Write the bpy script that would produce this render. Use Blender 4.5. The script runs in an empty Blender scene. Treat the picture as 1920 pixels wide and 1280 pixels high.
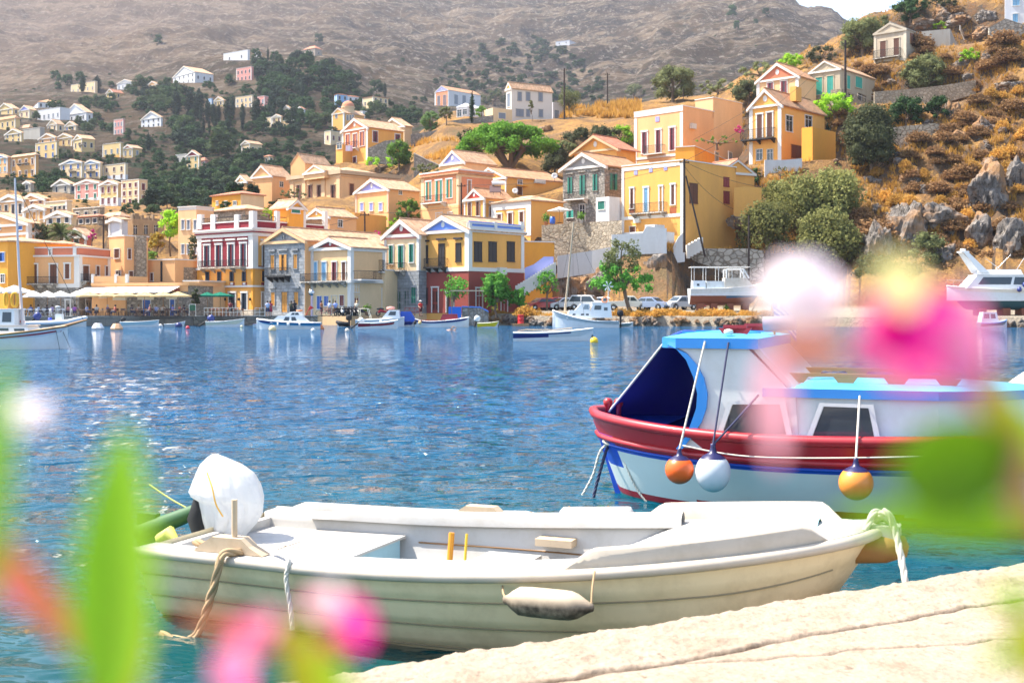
HAZE=True
import bpy,bmesh,math,random
from mathutils import Vector,Matrix,noise
random.seed(7)
F=2250.0;H=2.1;HY=575.0      # focal length in photo pixels, eye height, horizon row
scn=bpy.context.scene
COL=scn.collection
R=math.radians
def lerp(a,b,t):return a + (b-a)*t
def clamp(x,a=0.0,b=1.0):return max(a,min(b,x))
def sstep(a,b,x):
    t=clamp((x-a)/(b-a));return t*t*(3-2*t)
def P(px,py,Y):return Vector(((px-960)/F*Y,Y,H+(HY-py)/F*Y))
def PXY(px,Y,z):return Vector(((px-960)/F*Y,Y,z))
# ---------------------------------------------------------------- materials
MATS={}
def nodes_of(m):
    m.use_nodes=True
    nt=m.node_tree;nt.nodes.clear()
    out=nt.nodes.new('ShaderNodeOutputMaterial')
    b=nt.nodes.new('ShaderNodeBsdfPrincipled')
    nt.links.new(b.outputs[0],out.inputs[0])
    return nt,b,out
def N(nt,t,**kw):
    n=nt.nodes.new(t)
    for k,v in kw.items():
        if k in n.inputs.keys() if hasattr(n.inputs,'keys') else False:n.inputs[k].default_value=v
        else:setattr(n,k,v)
    return n
def ramp(nt,fac,stops,interp='LINEAR'):
    r=nt.nodes.new('ShaderNodeValToRGB');r.color_ramp.interpolation=interp
    e=r.color_ramp.elements
    while len(e) < len(stops):e.new(0.5)
    for i,(p,c) in enumerate(stops):
        e[i].position=p;e[i].color=(c[0],c[1],c[2],1) if not isinstance(c,(int,float)) else (c,c,c,1)
    nt.links.new(fac,r.inputs[0]);return r.outputs[0]
def texnoise(nt,co,scale,detail=4,rough=0.6,dist=0.0):
    n=nt.nodes.new('ShaderNodeTexNoise');n.inputs['Scale'].default_value=scale
    n.inputs['Detail'].default_value=detail;n.inputs['Roughness'].default_value=rough
    n.inputs['Distortion'].default_value=dist
    if co is not None:nt.links.new(co,n.inputs['Vector'])
    return n.outputs['Fac']
def coord(nt,kind='Object',scale=None):
    c=nt.nodes.new('ShaderNodeTexCoord');o=c.outputs[kind]
    if scale is not None:
        m=nt.nodes.new('ShaderNodeMapping');m.inputs['Scale'].default_value=scale
        nt.links.new(o,m.inputs['Vector']);o=m.outputs[0]
    return o
def geopos(nt,scale=None):
    c=nt.nodes.new('ShaderNodeNewGeometry');o=c.outputs['Position']
    if scale is not None:
        m=nt.nodes.new('ShaderNodeMapping');m.inputs['Scale'].default_value=scale
        nt.links.new(o,m.inputs['Vector']);o=m.outputs[0]
    return o
def mix(nt,fac,a,b,mode='MIX'):
    m=nt.nodes.new('ShaderNodeMix');m.data_type='RGBA';m.blend_type=mode
    for s,v in ((m.inputs[0],fac),(m.inputs[6],a),(m.inputs[7],b)):
        if hasattr(v,'node'):nt.links.new(v,s)
        elif isinstance(v,(int,float)):s.default_value=v
        else:s.default_value=(v[0],v[1],v[2],1)
    return m.outputs[2]
def bump(nt,b,h,strength=0.3,dist=0.05):
    n=nt.nodes.new('ShaderNodeBump');n.inputs['Strength'].default_value=strength
    n.inputs['Distance'].default_value=dist
    nt.links.new(h,n.inputs['Height']);nt.links.new(n.outputs[0],b.inputs['Normal']);return n
def setb(b,**kw):
    for k,v in kw.items():
        k={'rough':'Roughness','metal':'Metallic','spec':'Specular IOR Level','ior':'IOR','trans':'Transmission Weight',
             'coat':'Coat Weight','sub':'Subsurface Weight','sheen':'Sheen Weight'}[k]
        b.inputs[k].default_value=v
def mk(name):
    m=bpy.data.materials.new(name);MATS[name]=m;return m
def dark(c,f):return (c[0]*f,c[1]*f,c[2]*f)
def plaster(c,worn=0.25,key=None):
    key=key or 'plaster_%.2f_%.2f_%.2f_%.1f' % (c[0],c[1],c[2],worn)
    if key in MATS:return MATS[key]
    m=mk(key);nt,b,o=nodes_of(m)
    p=geopos(nt)
    s=geopos(nt,(0.9,0.9,0.22))
    n1=texnoise(nt,s,0.7,6,0.7);n2=texnoise(nt,p,5.0,5,0.7)
    base=mix(nt,ramp(nt,n1,[(0.35,0.0),(0.62,worn)]),c,(c[0]*0.72+0.03,c[1]*0.66+0.03,c[2]*0.6+0.03))
    base=mix(nt,ramp(nt,n2,[(0.40,0.0),(0.75,0.5*worn+0.1)]),base,dark(c,0.70))
    nt.links.new(base,b.inputs['Base Color']);setb(b,rough=0.9,spec=0.2)
    bump(nt,b,n2,0.25,0.03)
    return m
def paint(c,rough=0.45,dirt=0.15,key=None,scale=3.0,spec=0.5,coat=0.0):
    key=key or 'paint_%.2f_%.2f_%.2f_%.2f_%.2f' % (c[0],c[1],c[2],rough,dirt)
    if key in MATS:return MATS[key]
    m=mk(key);nt,b,o=nodes_of(m)
    p=coord(nt,'Object')
    n1=texnoise(nt,p,scale,6,0.7)
    base=mix(nt,ramp(nt,n1,[(0.45,0.0),(0.8,dirt)]),c,(c[0]*0.5+0.05,c[1]*0.45+0.04,c[2]*0.38+0.02))
    nt.links.new(base,b.inputs['Base Color']);setb(b,rough=rough,spec=spec,coat=coat)
    rr=nt.nodes.new('ShaderNodeMapRange');nt.links.new(n1,rr.inputs[0]);rr.inputs[3].default_value=rough-0.08;rr.inputs[4].default_value=rough+0.15
    nt.links.new(rr.outputs[0],b.inputs['Roughness'])
    return m
def glass_dark(c=(0.02,0.03,0.04),key='window_glass'):
    if key in MATS:return MATS[key]
    m=mk(key);nt,b,o=nodes_of(m);b.inputs['Base Color'].default_value=(*c,1);setb(b,rough=0.08,spec=0.7)
    return m
def tiles(c=(0.55,0.27,0.13),key='roof_tiles',gap=1.0):
    if key in MATS:return MATS[key]
    m=mk(key);nt,b,o=nodes_of(m)
    uv=nt.nodes.new('ShaderNodeTexCoord').outputs['UV']
    sp=nt.nodes.new('ShaderNodeSeparateXYZ');nt.links.new(uv,sp.inputs[0])
    w=nt.nodes.new('ShaderNodeTexWave');w.wave_type='BANDS';w.bands_direction='X';w.inputs['Scale'].default_value=1.4;w.inputs['Distortion'].default_value=0.3
    nt.links.new(uv,w.inputs['Vector'])
    w2=nt.nodes.new('ShaderNodeTexWave');w2.wave_type='BANDS';w2.bands_direction='Y';w2.wave_profile='SAW';w2.inputs['Scale'].default_value=0.9;w2.inputs['Distortion'].default_value=0.4
    nt.links.new(uv,w2.inputs['Vector'])
    mp=nt.nodes.new('ShaderNodeMapping');mp.inputs['Scale'].default_value=(3.2,2.2,1);nt.links.new(uv,mp.inputs[0])
    br=nt.nodes.new('ShaderNodeTexWhiteNoise');br.noise_dimensions='2D'
    sn=nt.nodes.new('ShaderNodeVectorMath');sn.operation='FLOOR';nt.links.new(mp.outputs[0],sn.inputs[0]);nt.links.new(sn.outputs[0],br.inputs['Vector'])
    n1=texnoise(nt,geopos(nt),0.8,5,0.7)
    base=mix(nt,br.outputs['Value'],dark(c,0.78),(min(1,c[0]*1.25),min(1,c[1]*1.35),min(1,c[2]*1.5)))
    base=mix(nt,ramp(nt,n1,[(0.42,0.0),(0.7,0.55)]),base,(0.30,0.24,0.18))
    base=mix(nt,ramp(nt,w.outputs['Fac'],[(0.0,0.45),(0.4,0.0)]),base,dark(c,0.4))
    nt.links.new(base,b.inputs['Base Color']);setb(b,rough=0.85,spec=0.2)
    ad=nt.nodes.new('ShaderNodeMath');ad.operation='ADD';nt.links.new(w.outputs['Fac'],ad.inputs[0]);nt.links.new(w2.outputs['Fac'],ad.inputs[1])
    bump(nt,b,ad.outputs[0],0.6,0.08)
    return m
def stone(c=(0.36,0.33,0.29),scale=2.2,key=None,mortar=(0.16,0.14,0.12),ashlar=False,var=0.6):
    key=key or 'stone_%.2f_%.2f_%.2f_%s' % (c[0],c[1],scale,ashlar)
    if key in MATS:return MATS[key]
    m=mk(key);nt,b,o=nodes_of(m)
    uv=nt.nodes.new('ShaderNodeTexCoord').outputs['UV']
    if ashlar:
        br=nt.nodes.new('ShaderNodeTexBrick');br.inputs['Scale'].default_value=1.0
        br.inputs['Brick Width'].default_value=1/scale*1.9;br.inputs['Row Height'].default_value=1/scale
        br.inputs['Mortar Size'].default_value=0.025;br.inputs['Mortar Smooth'].default_value=0.4
        br.inputs['Color1'].default_value=(*dark(c,1-0.35*var),1);br.inputs['Color2'].default_value=(*dark(c,1+0.35*var),1)
        br.inputs['Mortar'].default_value=(*mortar,1);nt.links.new(uv,br.inputs['Vector'])
        col=br.outputs['Color'];hf=br.outputs['Fac']
        inv=nt.nodes.new('ShaderNodeMath');inv.operation='SUBTRACT';inv.inputs[0].default_value=1;nt.links.new(hf,inv.inputs[1]);hf=inv.outputs[0]
    else:
        mp=nt.nodes.new('ShaderNodeMapping');mp.inputs['Scale'].default_value=(scale*0.75,scale,scale);nt.links.new(uv,mp.inputs[0])
        v=nt.nodes.new('ShaderNodeTexVoronoi');v.inputs['Scale'].default_value=1.0;v.feature='F1';nt.links.new(mp.outputs[0],v.inputs['Vector'])
        ve=nt.nodes.new('ShaderNodeTexVoronoi');ve.inputs['Scale'].default_value=1.0;ve.feature='DISTANCE_TO_EDGE';nt.links.new(mp.outputs[0],ve.inputs['Vector'])
        sep=nt.nodes.new('ShaderNodeSeparateColor');nt.links.new(v.outputs['Color'],sep.inputs[0])
        col=ramp(nt,sep.outputs[0],[(0.0,dark(c,1-0.45*var)),(0.5,c),(1.0,(min(1,c[0]*(1+.5*var)),min(1,c[1]*(1+.45*var)),min(1,c[2]*(1+.4*var))))])
        hf=ramp(nt,ve.outputs['Distance'],[(0.0,0.0),(0.12,1.0)])
        col=mix(nt,hf,mortar,col)
    n1=texnoise(nt,geopos(nt),3.0,6,0.7)
    col=mix(nt,ramp(nt,n1,[(0.35,0.45),(0.65,0.0)]),col,dark(c,0.5))
    nt.links.new(col,b.inputs['Base Color']);setb(b,rough=0.92,spec=0.15)
    ad=nt.nodes.new('ShaderNodeMath');ad.operation='ADD';nt.links.new(hf,ad.inputs[0]);nt.links.new(n1,ad.inputs[1])
    bump(nt,b,ad.outputs[0],0.8,0.06)
    return m
def foliage(c1,c2,key,trans=0.35):
    if key in MATS:return MATS[key]
    m=mk(key);nt,b,o=nodes_of(m)
    oi=nt.nodes.new('ShaderNodeObjectInfo')
    p=coord(nt,'Object')
    n1=texnoise(nt,p,0.9,3,0.6);n2=texnoise(nt,p,7.0,2,0.6)
    base=mix(nt,ramp(nt,n1,[(0.35,0.0),(0.65,1.0)]),c1,c2)
    base=mix(nt,ramp(nt,n2,[(0.3,0.5),(0.7,0.0)]),base,dark(c1,0.6))
    hs=nt.nodes.new('ShaderNodeHueSaturation');nt.links.new(base,hs.inputs['Color'])
    mr=nt.nodes.new('ShaderNodeMapRange');nt.links.new(oi.outputs['Random'],mr.inputs[0]);mr.inputs[3].default_value=0.75;mr.inputs[4].default_value=1.25
    nt.links.new(mr.outputs[0],hs.inputs['Value'])
    nt.links.new(hs.outputs[0],b.inputs['Base Color']);setb(b,rough=0.75,spec=0.15)
    tr=nt.nodes.new('ShaderNodeBsdfTranslucent');nt.links.new(hs.outputs[0],tr.inputs[0])
    ms=nt.nodes.new('ShaderNodeMixShader');ms.inputs[0].default_value=trans
    nt.links.new(b.outputs[0],ms.inputs[1]);nt.links.new(tr.outputs[0],ms.inputs[2]);nt.links.new(ms.outputs[0],o.inputs[0])
    return m
def plain(key,c,rough=0.6,metal=0.0,spec=0.4):
    if key in MATS:return MATS[key]
    m=mk(key);nt,b,o=nodes_of(m);setb(b,rough=rough,metal=metal,spec=spec)
    n1=texnoise(nt,coord(nt,'Object'),6.0,4,0.6)
    base=mix(nt,ramp(nt,n1,[(0.4,0.0),(0.75,0.35)]),c,dark(c,0.6))
    nt.links.new(base,b.inputs['Base Color'])
    return m
# ---------------------------------------------------------------- mesh builder
class MB:
    def __init__(s):s.v=[];s.f=[];s.mi=[];s.sm=[]
    def add(s,vs,fs,mi=0,sm=False):
        o=len(s.v);s.v.extend([Vector(x) for x in vs])
        for f in fs:s.f.append([i+o for i in f]);s.mi.append(mi);s.sm.append(sm)
        return s
    def box(s,a,b,M=None,mi=0):
        x0,y0,z0=a;x1,y1,z1=b
        vs=[Vector(p) for p in ((x0,y0,z0),(x1,y0,z0),(x1,y1,z0),(x0,y1,z0),(x0,y0,z1),(x1,y0,z1),(x1,y1,z1),(x0,y1,z1))]
        if M is not None:vs=[M @ p for p in vs]
        return s.add(vs,[(0,3,2,1),(4,5,6,7),(0,1,5,4),(1,2,6,5),(2,3,7,6),(3,0,4,7)],mi)
    def obox(s,o,u,v,n,a,b,mi=0):   # box in a frame: origin o, axes u v n, corners a b
        M=Matrix(((u[0],v[0],n[0],o[0]),(u[1],v[1],n[1],o[1]),(u[2],v[2],n[2],o[2]),(0,0,0,1)))
        return s.box(a,b,M,mi)
    def quad(s,*vs,mi=0,sm=False):return s.add(vs,[tuple(range(len(vs)))],mi,sm)
    def prism(s,poly,d,mi=0):           # polygon (3D points) pushed along vector d
        n=len(poly);vs=[Vector(p) for p in poly] + [Vector(p)+Vector(d) for p in poly]
        fs=[tuple(range(n))[::-1],tuple(range(n,2*n))] + [(i,(i+1) % n,n+(i+1) % n,n+i) for i in range(n)]
        return s.add(vs,fs,mi)
    def tube(s,pts,r,seg=8,mi=0,sm=True,cap=True):
        pts=[Vector(p) for p in pts];n=len(pts)
        rs=r if isinstance(r,(list,tuple)) else [r]*n
        ref=Vector((0,0,1));vs=[];prev=None
        for i in range(n):
            t=(pts[min(i+1,n-1)] - pts[max(i-1,0)]).normalized()
            if prev is None:
                a=t.cross(ref);
                if a.length < 1e-3:a=t.cross(Vector((1,0,0)))
            else:a=prev - t*prev.dot(t)
            a.normalize();prev=a;bb=t.cross(a)
            for k in range(seg):
                an=2*math.pi*k/seg;vs.append(pts[i] + (a*math.cos(an)+bb*math.sin(an))*rs[i])
        fs=[(i*seg+k,i*seg+(k+1) % seg,(i+1)*seg+(k+1) % seg,(i+1)*seg+k) for i in range(n-1) for k in range(seg)]
        s.add(vs,fs,mi,sm)
        if cap:s.add(vs[:seg],[tuple(range(seg))[::-1]],mi);s.add(vs[-seg:],[tuple(range(seg))],mi)
        return s
    def lathe(s,prof,o=(0,0,0),seg=16,mi=0,sm=True,M=None,sx=1,sy=1):
        vs=[]
        for r,z in prof:
            for k in range(seg):
                a=2*math.pi*k/seg;p=Vector((r*math.cos(a)*sx,r*math.sin(a)*sy,z))
                p=(M @ p) if M is not None else p
                vs.append(p+Vector(o))
        fs=[(i*seg+k,i*seg+(k+1) % seg,(i+1)*seg+(k+1) % seg,(i+1)*seg+k) for i in range(len(prof)-1) for k in range(seg)]
        return s.add(vs,fs,mi,sm)
    def grid(s,rows,mi=0,sm=True,close=False,flip=False):
        n=len(rows[0]);vs=[p for r in rows for p in r];fs=[]
        for i in range(len(rows)-1):
            for k in range(n if close else n-1):
                q=(i*n+k,i*n+(k+1) % n,(i+1)*n+(k+1) % n,(i+1)*n+k)
                fs.append(q[::-1] if flip else q)
        return s.add(vs,fs,mi,sm)
    def solid(s,rows,t,mi=0,sm=True):   # sheet of points with thickness t (along local normals)
        nr,nc=len(rows),len(rows[0]);ns=[]
        for i in range(nr):
            q=[]
            for k in range(nc):
                a=rows[min(i+1,nr-1)][k]-rows[max(i-1,0)][k];b=rows[i][min(k+1,nc-1)]-rows[i][max(k-1,0)]
                nn=a.cross(b);q.append(nn.normalized() if nn.length > 1e-9 else Vector((0,0,1)))
            ns.append(q)
        r2=[[rows[i][k]-ns[i][k]*t for k in range(nc)] for i in range(nr)]
        s.grid(rows,mi,sm,flip=True);s.grid(r2,mi,sm)
        ring=[(i,0) for i in range(nr)] + [(nr-1,k) for k in range(1,nc)] + [(i,nc-1) for i in range(nr-2,-1,-1)] + [(0,k) for k in range(nc-2,0,-1)]
        s.grid([[rows[i][k] for i,k in ring],[r2[i][k] for i,k in ring]],mi,False,close=True)
        return s
    def build(s,name,mats,parent=None,world=False,uv=True):
        me=bpy.data.meshes.new(name)
        off=Vector((0,0,0))
        if world and parent is not None:
            q=parent
            while q is not None:off+=q.location;q=q.parent
        me.from_pydata([tuple(p-off) for p in s.v],[],s.f)
        if not isinstance(mats,(list,tuple)):mats=[mats]
        for m in mats:me.materials.append(m)
        me.polygons.foreach_set('material_index',s.mi);me.polygons.foreach_set('use_smooth',s.sm)
        if uv:
            ul=me.uv_layers.new(name='UVMap');d=ul.data;vv=me.vertices;lo=me.loops
            for p in me.polygons:
                n=p.normal
                if abs(n.z) > 0.985:ua=Vector((1,0,0));va=Vector((0,1,0))
                else:ua=Vector((-n.y,n.x,0)).normalized();va=n.cross(ua)
                for li in p.loop_indices:
                    c=vv[lo[li].vertex_index].co + off;d[li].uv=(c.dot(ua),c.dot(va))
        me.update()
        o=bpy.data.objects.new(name,me);COL.objects.link(o)
        if parent is not None:o.parent=parent
        return o
def tag(o,label=None,cat=None,group=None,kind=None):
    if label:o['label']=label
    if cat:o['category']=cat
    if group:o['group']=group
    if kind:o['kind']=kind
    return o
def empty(name,loc=(0,0,0),label=None,cat=None,group=None,rz=0):
    o=bpy.data.objects.new(name,None);COL.objects.link(o);o.location=loc;o.rotation_euler=(0,0,rz)
    o.empty_display_size=0.3
    return tag(o,label,cat,group)
def kids(o):return [c for c in COL.objects if c.parent == o]
KID={}
def copy_tree(o,loc,rz=0.0,s=1.0,label=None,group=None,sc=None,rot=None):
    if o.name not in KID:
        KID[o.name]=[(c,[g for g in o_children(c)]) for c in o_children(o)]
    c=o.copy();COL.objects.link(c);c.location=loc;c.rotation_euler=rot if rot else (0,0,rz)
    c.scale=sc if sc else (s,s,s)
    if label:c['label']=label
    if group:c['group']=group
    for ch,gs in KID[o.name]:
        k=ch.copy();COL.objects.link(k);k.parent=c
        for g in gs:
            gg=g.copy();COL.objects.link(gg);gg.parent=k
    return c
def o_children(o):return [c for c in bpy.data.objects if c.parent == o]
def place(o,loc,rz=0.0,s=1.0,sc=None,rot=None):
    o.location=loc;o.rotation_euler=rot if rot else (0,0,rz);o.scale=sc if sc else (s,s,s);return o
class Stock:            # first use moves the prototype itself, later uses copy it
    def __init__(s,proto):s.p=proto;s.used=False
    def put(s,loc,rz=0.0,sc=1.0,label=None,group=None,scv=None,rot=None):
        if not s.used:
            s.used=True;s.first=s.p
            KID[s.p.name]=[(c,o_children(c)) for c in o_children(s.p)]
            place(s.p,loc,rz,sc,scv,rot)
            if label:s.p['label']=label
            if group:s.p['group']=group
            return s.p
        return copy_tree(s.p,loc,rz,sc,label,group,scv,rot)
def nz(x,y,z=0.0,o=4):return noise.fractal(Vector((x,y,z)),0.9,2.1,o)
# ---------------------------------------------------------------- terrain
# columns of the harbour bowl: bearing -> (distance, row) pairs; a row in a 1-tuple is a height in metres
TC={
 -700:[(128,(1,)),(150,(1.2,)),(200,470),(300,400),(450,310),(650,210),(900,130),(1400,20),(2200,-150),(3200,-200)],
 0:   [(128,(1,)),(152,(1.2,)),(165,500),(200,445),(260,405),(350,350),(450,290),(600,225),(750,180),(1000,130),(1500,30),(2200,-120),(3200,-180)],
 200:[(131,(1,)),(154,(1.3,)),(168,500),(205,440),(280,395),(380,350),(470,300),(600,240),(750,180),(1000,125),(1500,35),(2200,-120),(3200,-180)],
 400:[(136,(1,)),(152,(1.3,)),(165,490),(190,440),(230,410),(280,405),(400,370),(500,300),(600,230),(700,165),(850,110),(1000,95),(1500,25),(2200,-120),(3200,-180)],
 500:[(138,(1,)),(152,(1.3,)),(165,470),(195,410),(220,395),(260,400),(400,360),(500,290),(600,210),(700,145),(790,112),(1000,100),(1500,30),(2200,-110),(3200,-170)],
 600:[(139,(1,)),(152,(1.3,)),(165,460),(190,390),(215,340),(250,320),(290,330),(400,330),(490,290),(590,225),(700,135),(780,110),(1000,105),(1500,25),(2200,-100),(3200,-160)],
 720:[(141,(1,)),(154,(1.3,)),(170,450),(200,360),(235,300),(265,285),(310,295),(420,300),(520,250),(620,200),(900,160),(1500,50),(2200,-90),(3200,-140)],
 860:[(142,(1,)),(156,(1.3,)),(170,440),(200,345),(235,265),(265,222),(290,212),(340,220),(450,250),(700,225),(1100,150),(1600,60),(2200,-70),(3200,-120)],
 1000:[(132,(1,)),(137,(1.6,)),(157,(1.7,)),(163,500),(175,415),(200,330),(235,250),(270,222),(300,215),(350,222),(480,260),(750,210),(1100,130),(1600,45),(2200,-60),(3200,-90)],
 1090:[(131,(1,)),(136,(1.65,)),(152,(1.75,)),(157,490),(163,440),(178,385),(205,300),(245,232),(285,208),(330,205),(450,250),(750,205),(1150,110),(1650,20),(2200,-50),(3200,-80)],
 1150:[(131,(1,)),(136,(1.65,)),(151,(1.75,)),(155,500),(160,450),(178,400),(205,300),(245,230),(285,200),(330,197),(450,240),(750,195),(1200,90),(1700,5),(2200,-40),(3200,-70)],
 1300:[(129,(1,)),(135,(1.7,)),(150,(1.8,)),(154,470),(164,452),(180,345),(200,290),(230,232),(280,190),(320,183),(400,200),(700,170),(1200,60),(1700,0),(2200,-15),(3200,0)],
 1450:[(127,(1,)),(132,(1.6,)),(148,(1.7,)),(154,462),(163,400),(173,310),(195,250),(215,195),(240,155),(280,130),(320,125),(400,160),(800,150),(1200,50),(1700,-14),(2000,-6),(3200,60)],
 1540:[(126,(1,)),(147,(1.2,)),(153,470),(162,395),(173,305),(190,255),(205,195),(228,150),(270,105),(310,98),(400,150),(800,145),(1300,60),(1700,20),(2000,50),(3200,140)],
 1640:[(125,(1,)),(145,(1.3,)),(150,480),(158,395),(170,310),(182,240),(195,175),(222,108),(260,40),(300,30),(350,70),(800,150),(1400,85),(1700,78),(2000,120),(3200,200)],
 1750:[(124,(1,)),(144,(1.3,)),(149,480),(157,390),(170,280),(185,195),(205,105),(240,28),(280,5),(320,15),(600,170),(1400,120),(1800,160),(3200,260)],
 1920:[(123,(1,)),(141,(1.5,)),(146,475),(156,380),(170,270),(188,170),(212,80),(250,10),(300,-15),(340,0),(800,220),(1800,230),(3200,300)],
 2700:[(120,(1,)),(141,(2,)),(150,470),(175,300),(215,150),(260,70),(300,60),(400,100),(1800,300),(3200,350)],
}
TKEYS=sorted(TC)
for k in TKEYS:
    TC[k]=[(Y,(r[0] if isinstance(r,tuple) else H+(HY-r)/F*Y)) for Y,r in TC[k]]
def colz(k,Y):
    c=TC[k]
    if Y <= c[0][0]:return c[0][1] if Y > c[0][0]-0.01 else -3.0
    for i in range(len(c)-1):
        if Y <= c[i+1][0]:
            t=(Y-c[i][0])/(c[i+1][0]-c[i][0]);return lerp(c[i][1],c[i+1][1],t)
    return c[-1][1]
def shoreY(px):
    for i in range(len(TKEYS)-1):
        if px <= TKEYS[i+1]:
            t=(px-TKEYS[i])/(TKEYS[i+1]-TKEYS[i]);return lerp(TC[TKEYS[i]][0][0],TC[TKEYS[i+1]][0][0],clamp(t))
    return TC[TKEYS[-1]][0][0]
def baseZ(px,Y):
    px=clamp(px,TKEYS[0],TKEYS[-1])
    for i in range(len(TKEYS)-1):
        if px <= TKEYS[i+1]:
            a,b=TKEYS[i],TKEYS[i+1];t=(px-a)/(b-a);t=t*t*(3-2*t)
            Ys=lerp(TC[a][0][0],TC[b][0][0],t)
            if Y < Ys+0.5:Y2a=TC[a][0][0];Y2b=TC[b][0][0];return lerp(colz(a,Y2a),colz(b,Y2b),t)
            return lerp(colz(a,max(Y,TC[a][0][0])),colz(b,max(Y,TC[b][0][0])),t)
PADS=[]   # (x, y, z, r): ground levelled under buildings
def terrZ(x,Y):
    px=960 + F*x/Y
    z=baseZ(px,Y)
    rug=sstep(1380,1560,px);s=sstep(lerp(150,143.5,rug),lerp(175,150,rug),Y)
    if s > 0:
        near=nz(x*0.12,Y*0.12,3.0)*1.1*s
        near+=rug*s*(nz(x*0.35,Y*0.35,9.0)*1.2 + abs(nz(x*0.08,Y*0.08,21))*2.5)
        far=sstep(330,800,Y)
        m=0.0
        if far > 0:
            m=nz(x*0.006,Y*0.004,1.0,6)*26 + abs(nz(x*0.016,Y*0.008,5.0,5))*-16
            m+=nz(x*0.05,Y*0.03,8.0,3)*3.0
        z+=lerp(near,near + m*sstep(500,1300,Y),far)
    for (a,b,zz,r) in PADS:
        d=math.hypot(x-a,Y-b)
        if d < r*1.8:z=lerp(zz,z,sstep(r,r*1.8,d))
    return z
def ground(px,py,Y0=140.0,Y1=3000.0):
    k=(px-960)/F;Y=Y0;a=Y0
    f=lambda Y:H+(HY-py)/F*Y <= terrZ(k*Y,Y)
    while Y < Y1:
        if f(Y):
            b=Y
            for _ in range(6):
                m=(a+b)/2
                if f(m):b=m
                else:a=m
            return b
        a=Y;Y+=max(3.0,Y*0.014)
    return Y1
# ---------------------------------------------------------------- building kit (photo rows and columns are turned into real metres on each facade)
WHITE=(0.70,0.67,0.62)
TRIM=plaster(WHITE,0.12,'trim_white')
TILE=tiles();TILE2=tiles((0.62,0.36,0.20),'roof_tiles_pale');TILER=tiles((0.52,0.20,0.11),'roof_tiles_red')
IRON=plain('wrought_iron',(0.02,0.02,0.022),0.6)
GL=glass_dark()
PAL=dict(peach=(0.80,0.44,0.20),yellow=(0.80,0.40,0.10),deep=(0.80,0.36,0.05),cream=(0.76,0.57,0.34),pale=(0.78,0.50,0.26),
           white=(0.70,0.69,0.67),orange=(0.78,0.36,0.06),coral=(0.72,0.27,0.13),red=(0.50,0.06,0.045),burg=(0.24,0.022,0.035),
           maroon=(0.33,0.055,0.06),blue=(0.16,0.28,0.72),lav=(0.33,0.34,0.72),sky=(0.25,0.45,0.75),pink=(0.68,0.30,0.26),gray=(0.45,0.43,0.40),
           salmon=(0.62,0.20,0.11),tan=(0.62,0.45,0.27),farwhite=(0.66,0.67,0.70))
SH=dict(brown=(0.14,0.045,0.02),dark=(0.025,0.02,0.022),green=(0.01,0.17,0.12),blue=(0.03,0.12,0.42),ochre=(0.55,0.25,0.04),red=(0.26,0.03,0.03),
          gray=(0.22,0.26,0.32),teal=(0.05,0.40,0.32),lav=(0.30,0.33,0.68),navy=(0.012,0.025,0.05),sky=(0.20,0.42,0.62),wine=(0.16,0.02,0.03))
def col(c):return plaster(PAL[c],0.4) if isinstance(c,str) else c
def shm(c):return paint(SH[c],0.55,0.25,key='joinery_'+c)
ZX=[0.0,0.0,1.0]
def zset(x0=0.0,y0=0.0,s=1.0):ZX[:]=[x0,y0,s]
def zx(x):return ZX[0]+x/ZX[2]
def zy(y):return ZX[1]+y/ZX[2]
S4=4.2675
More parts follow.
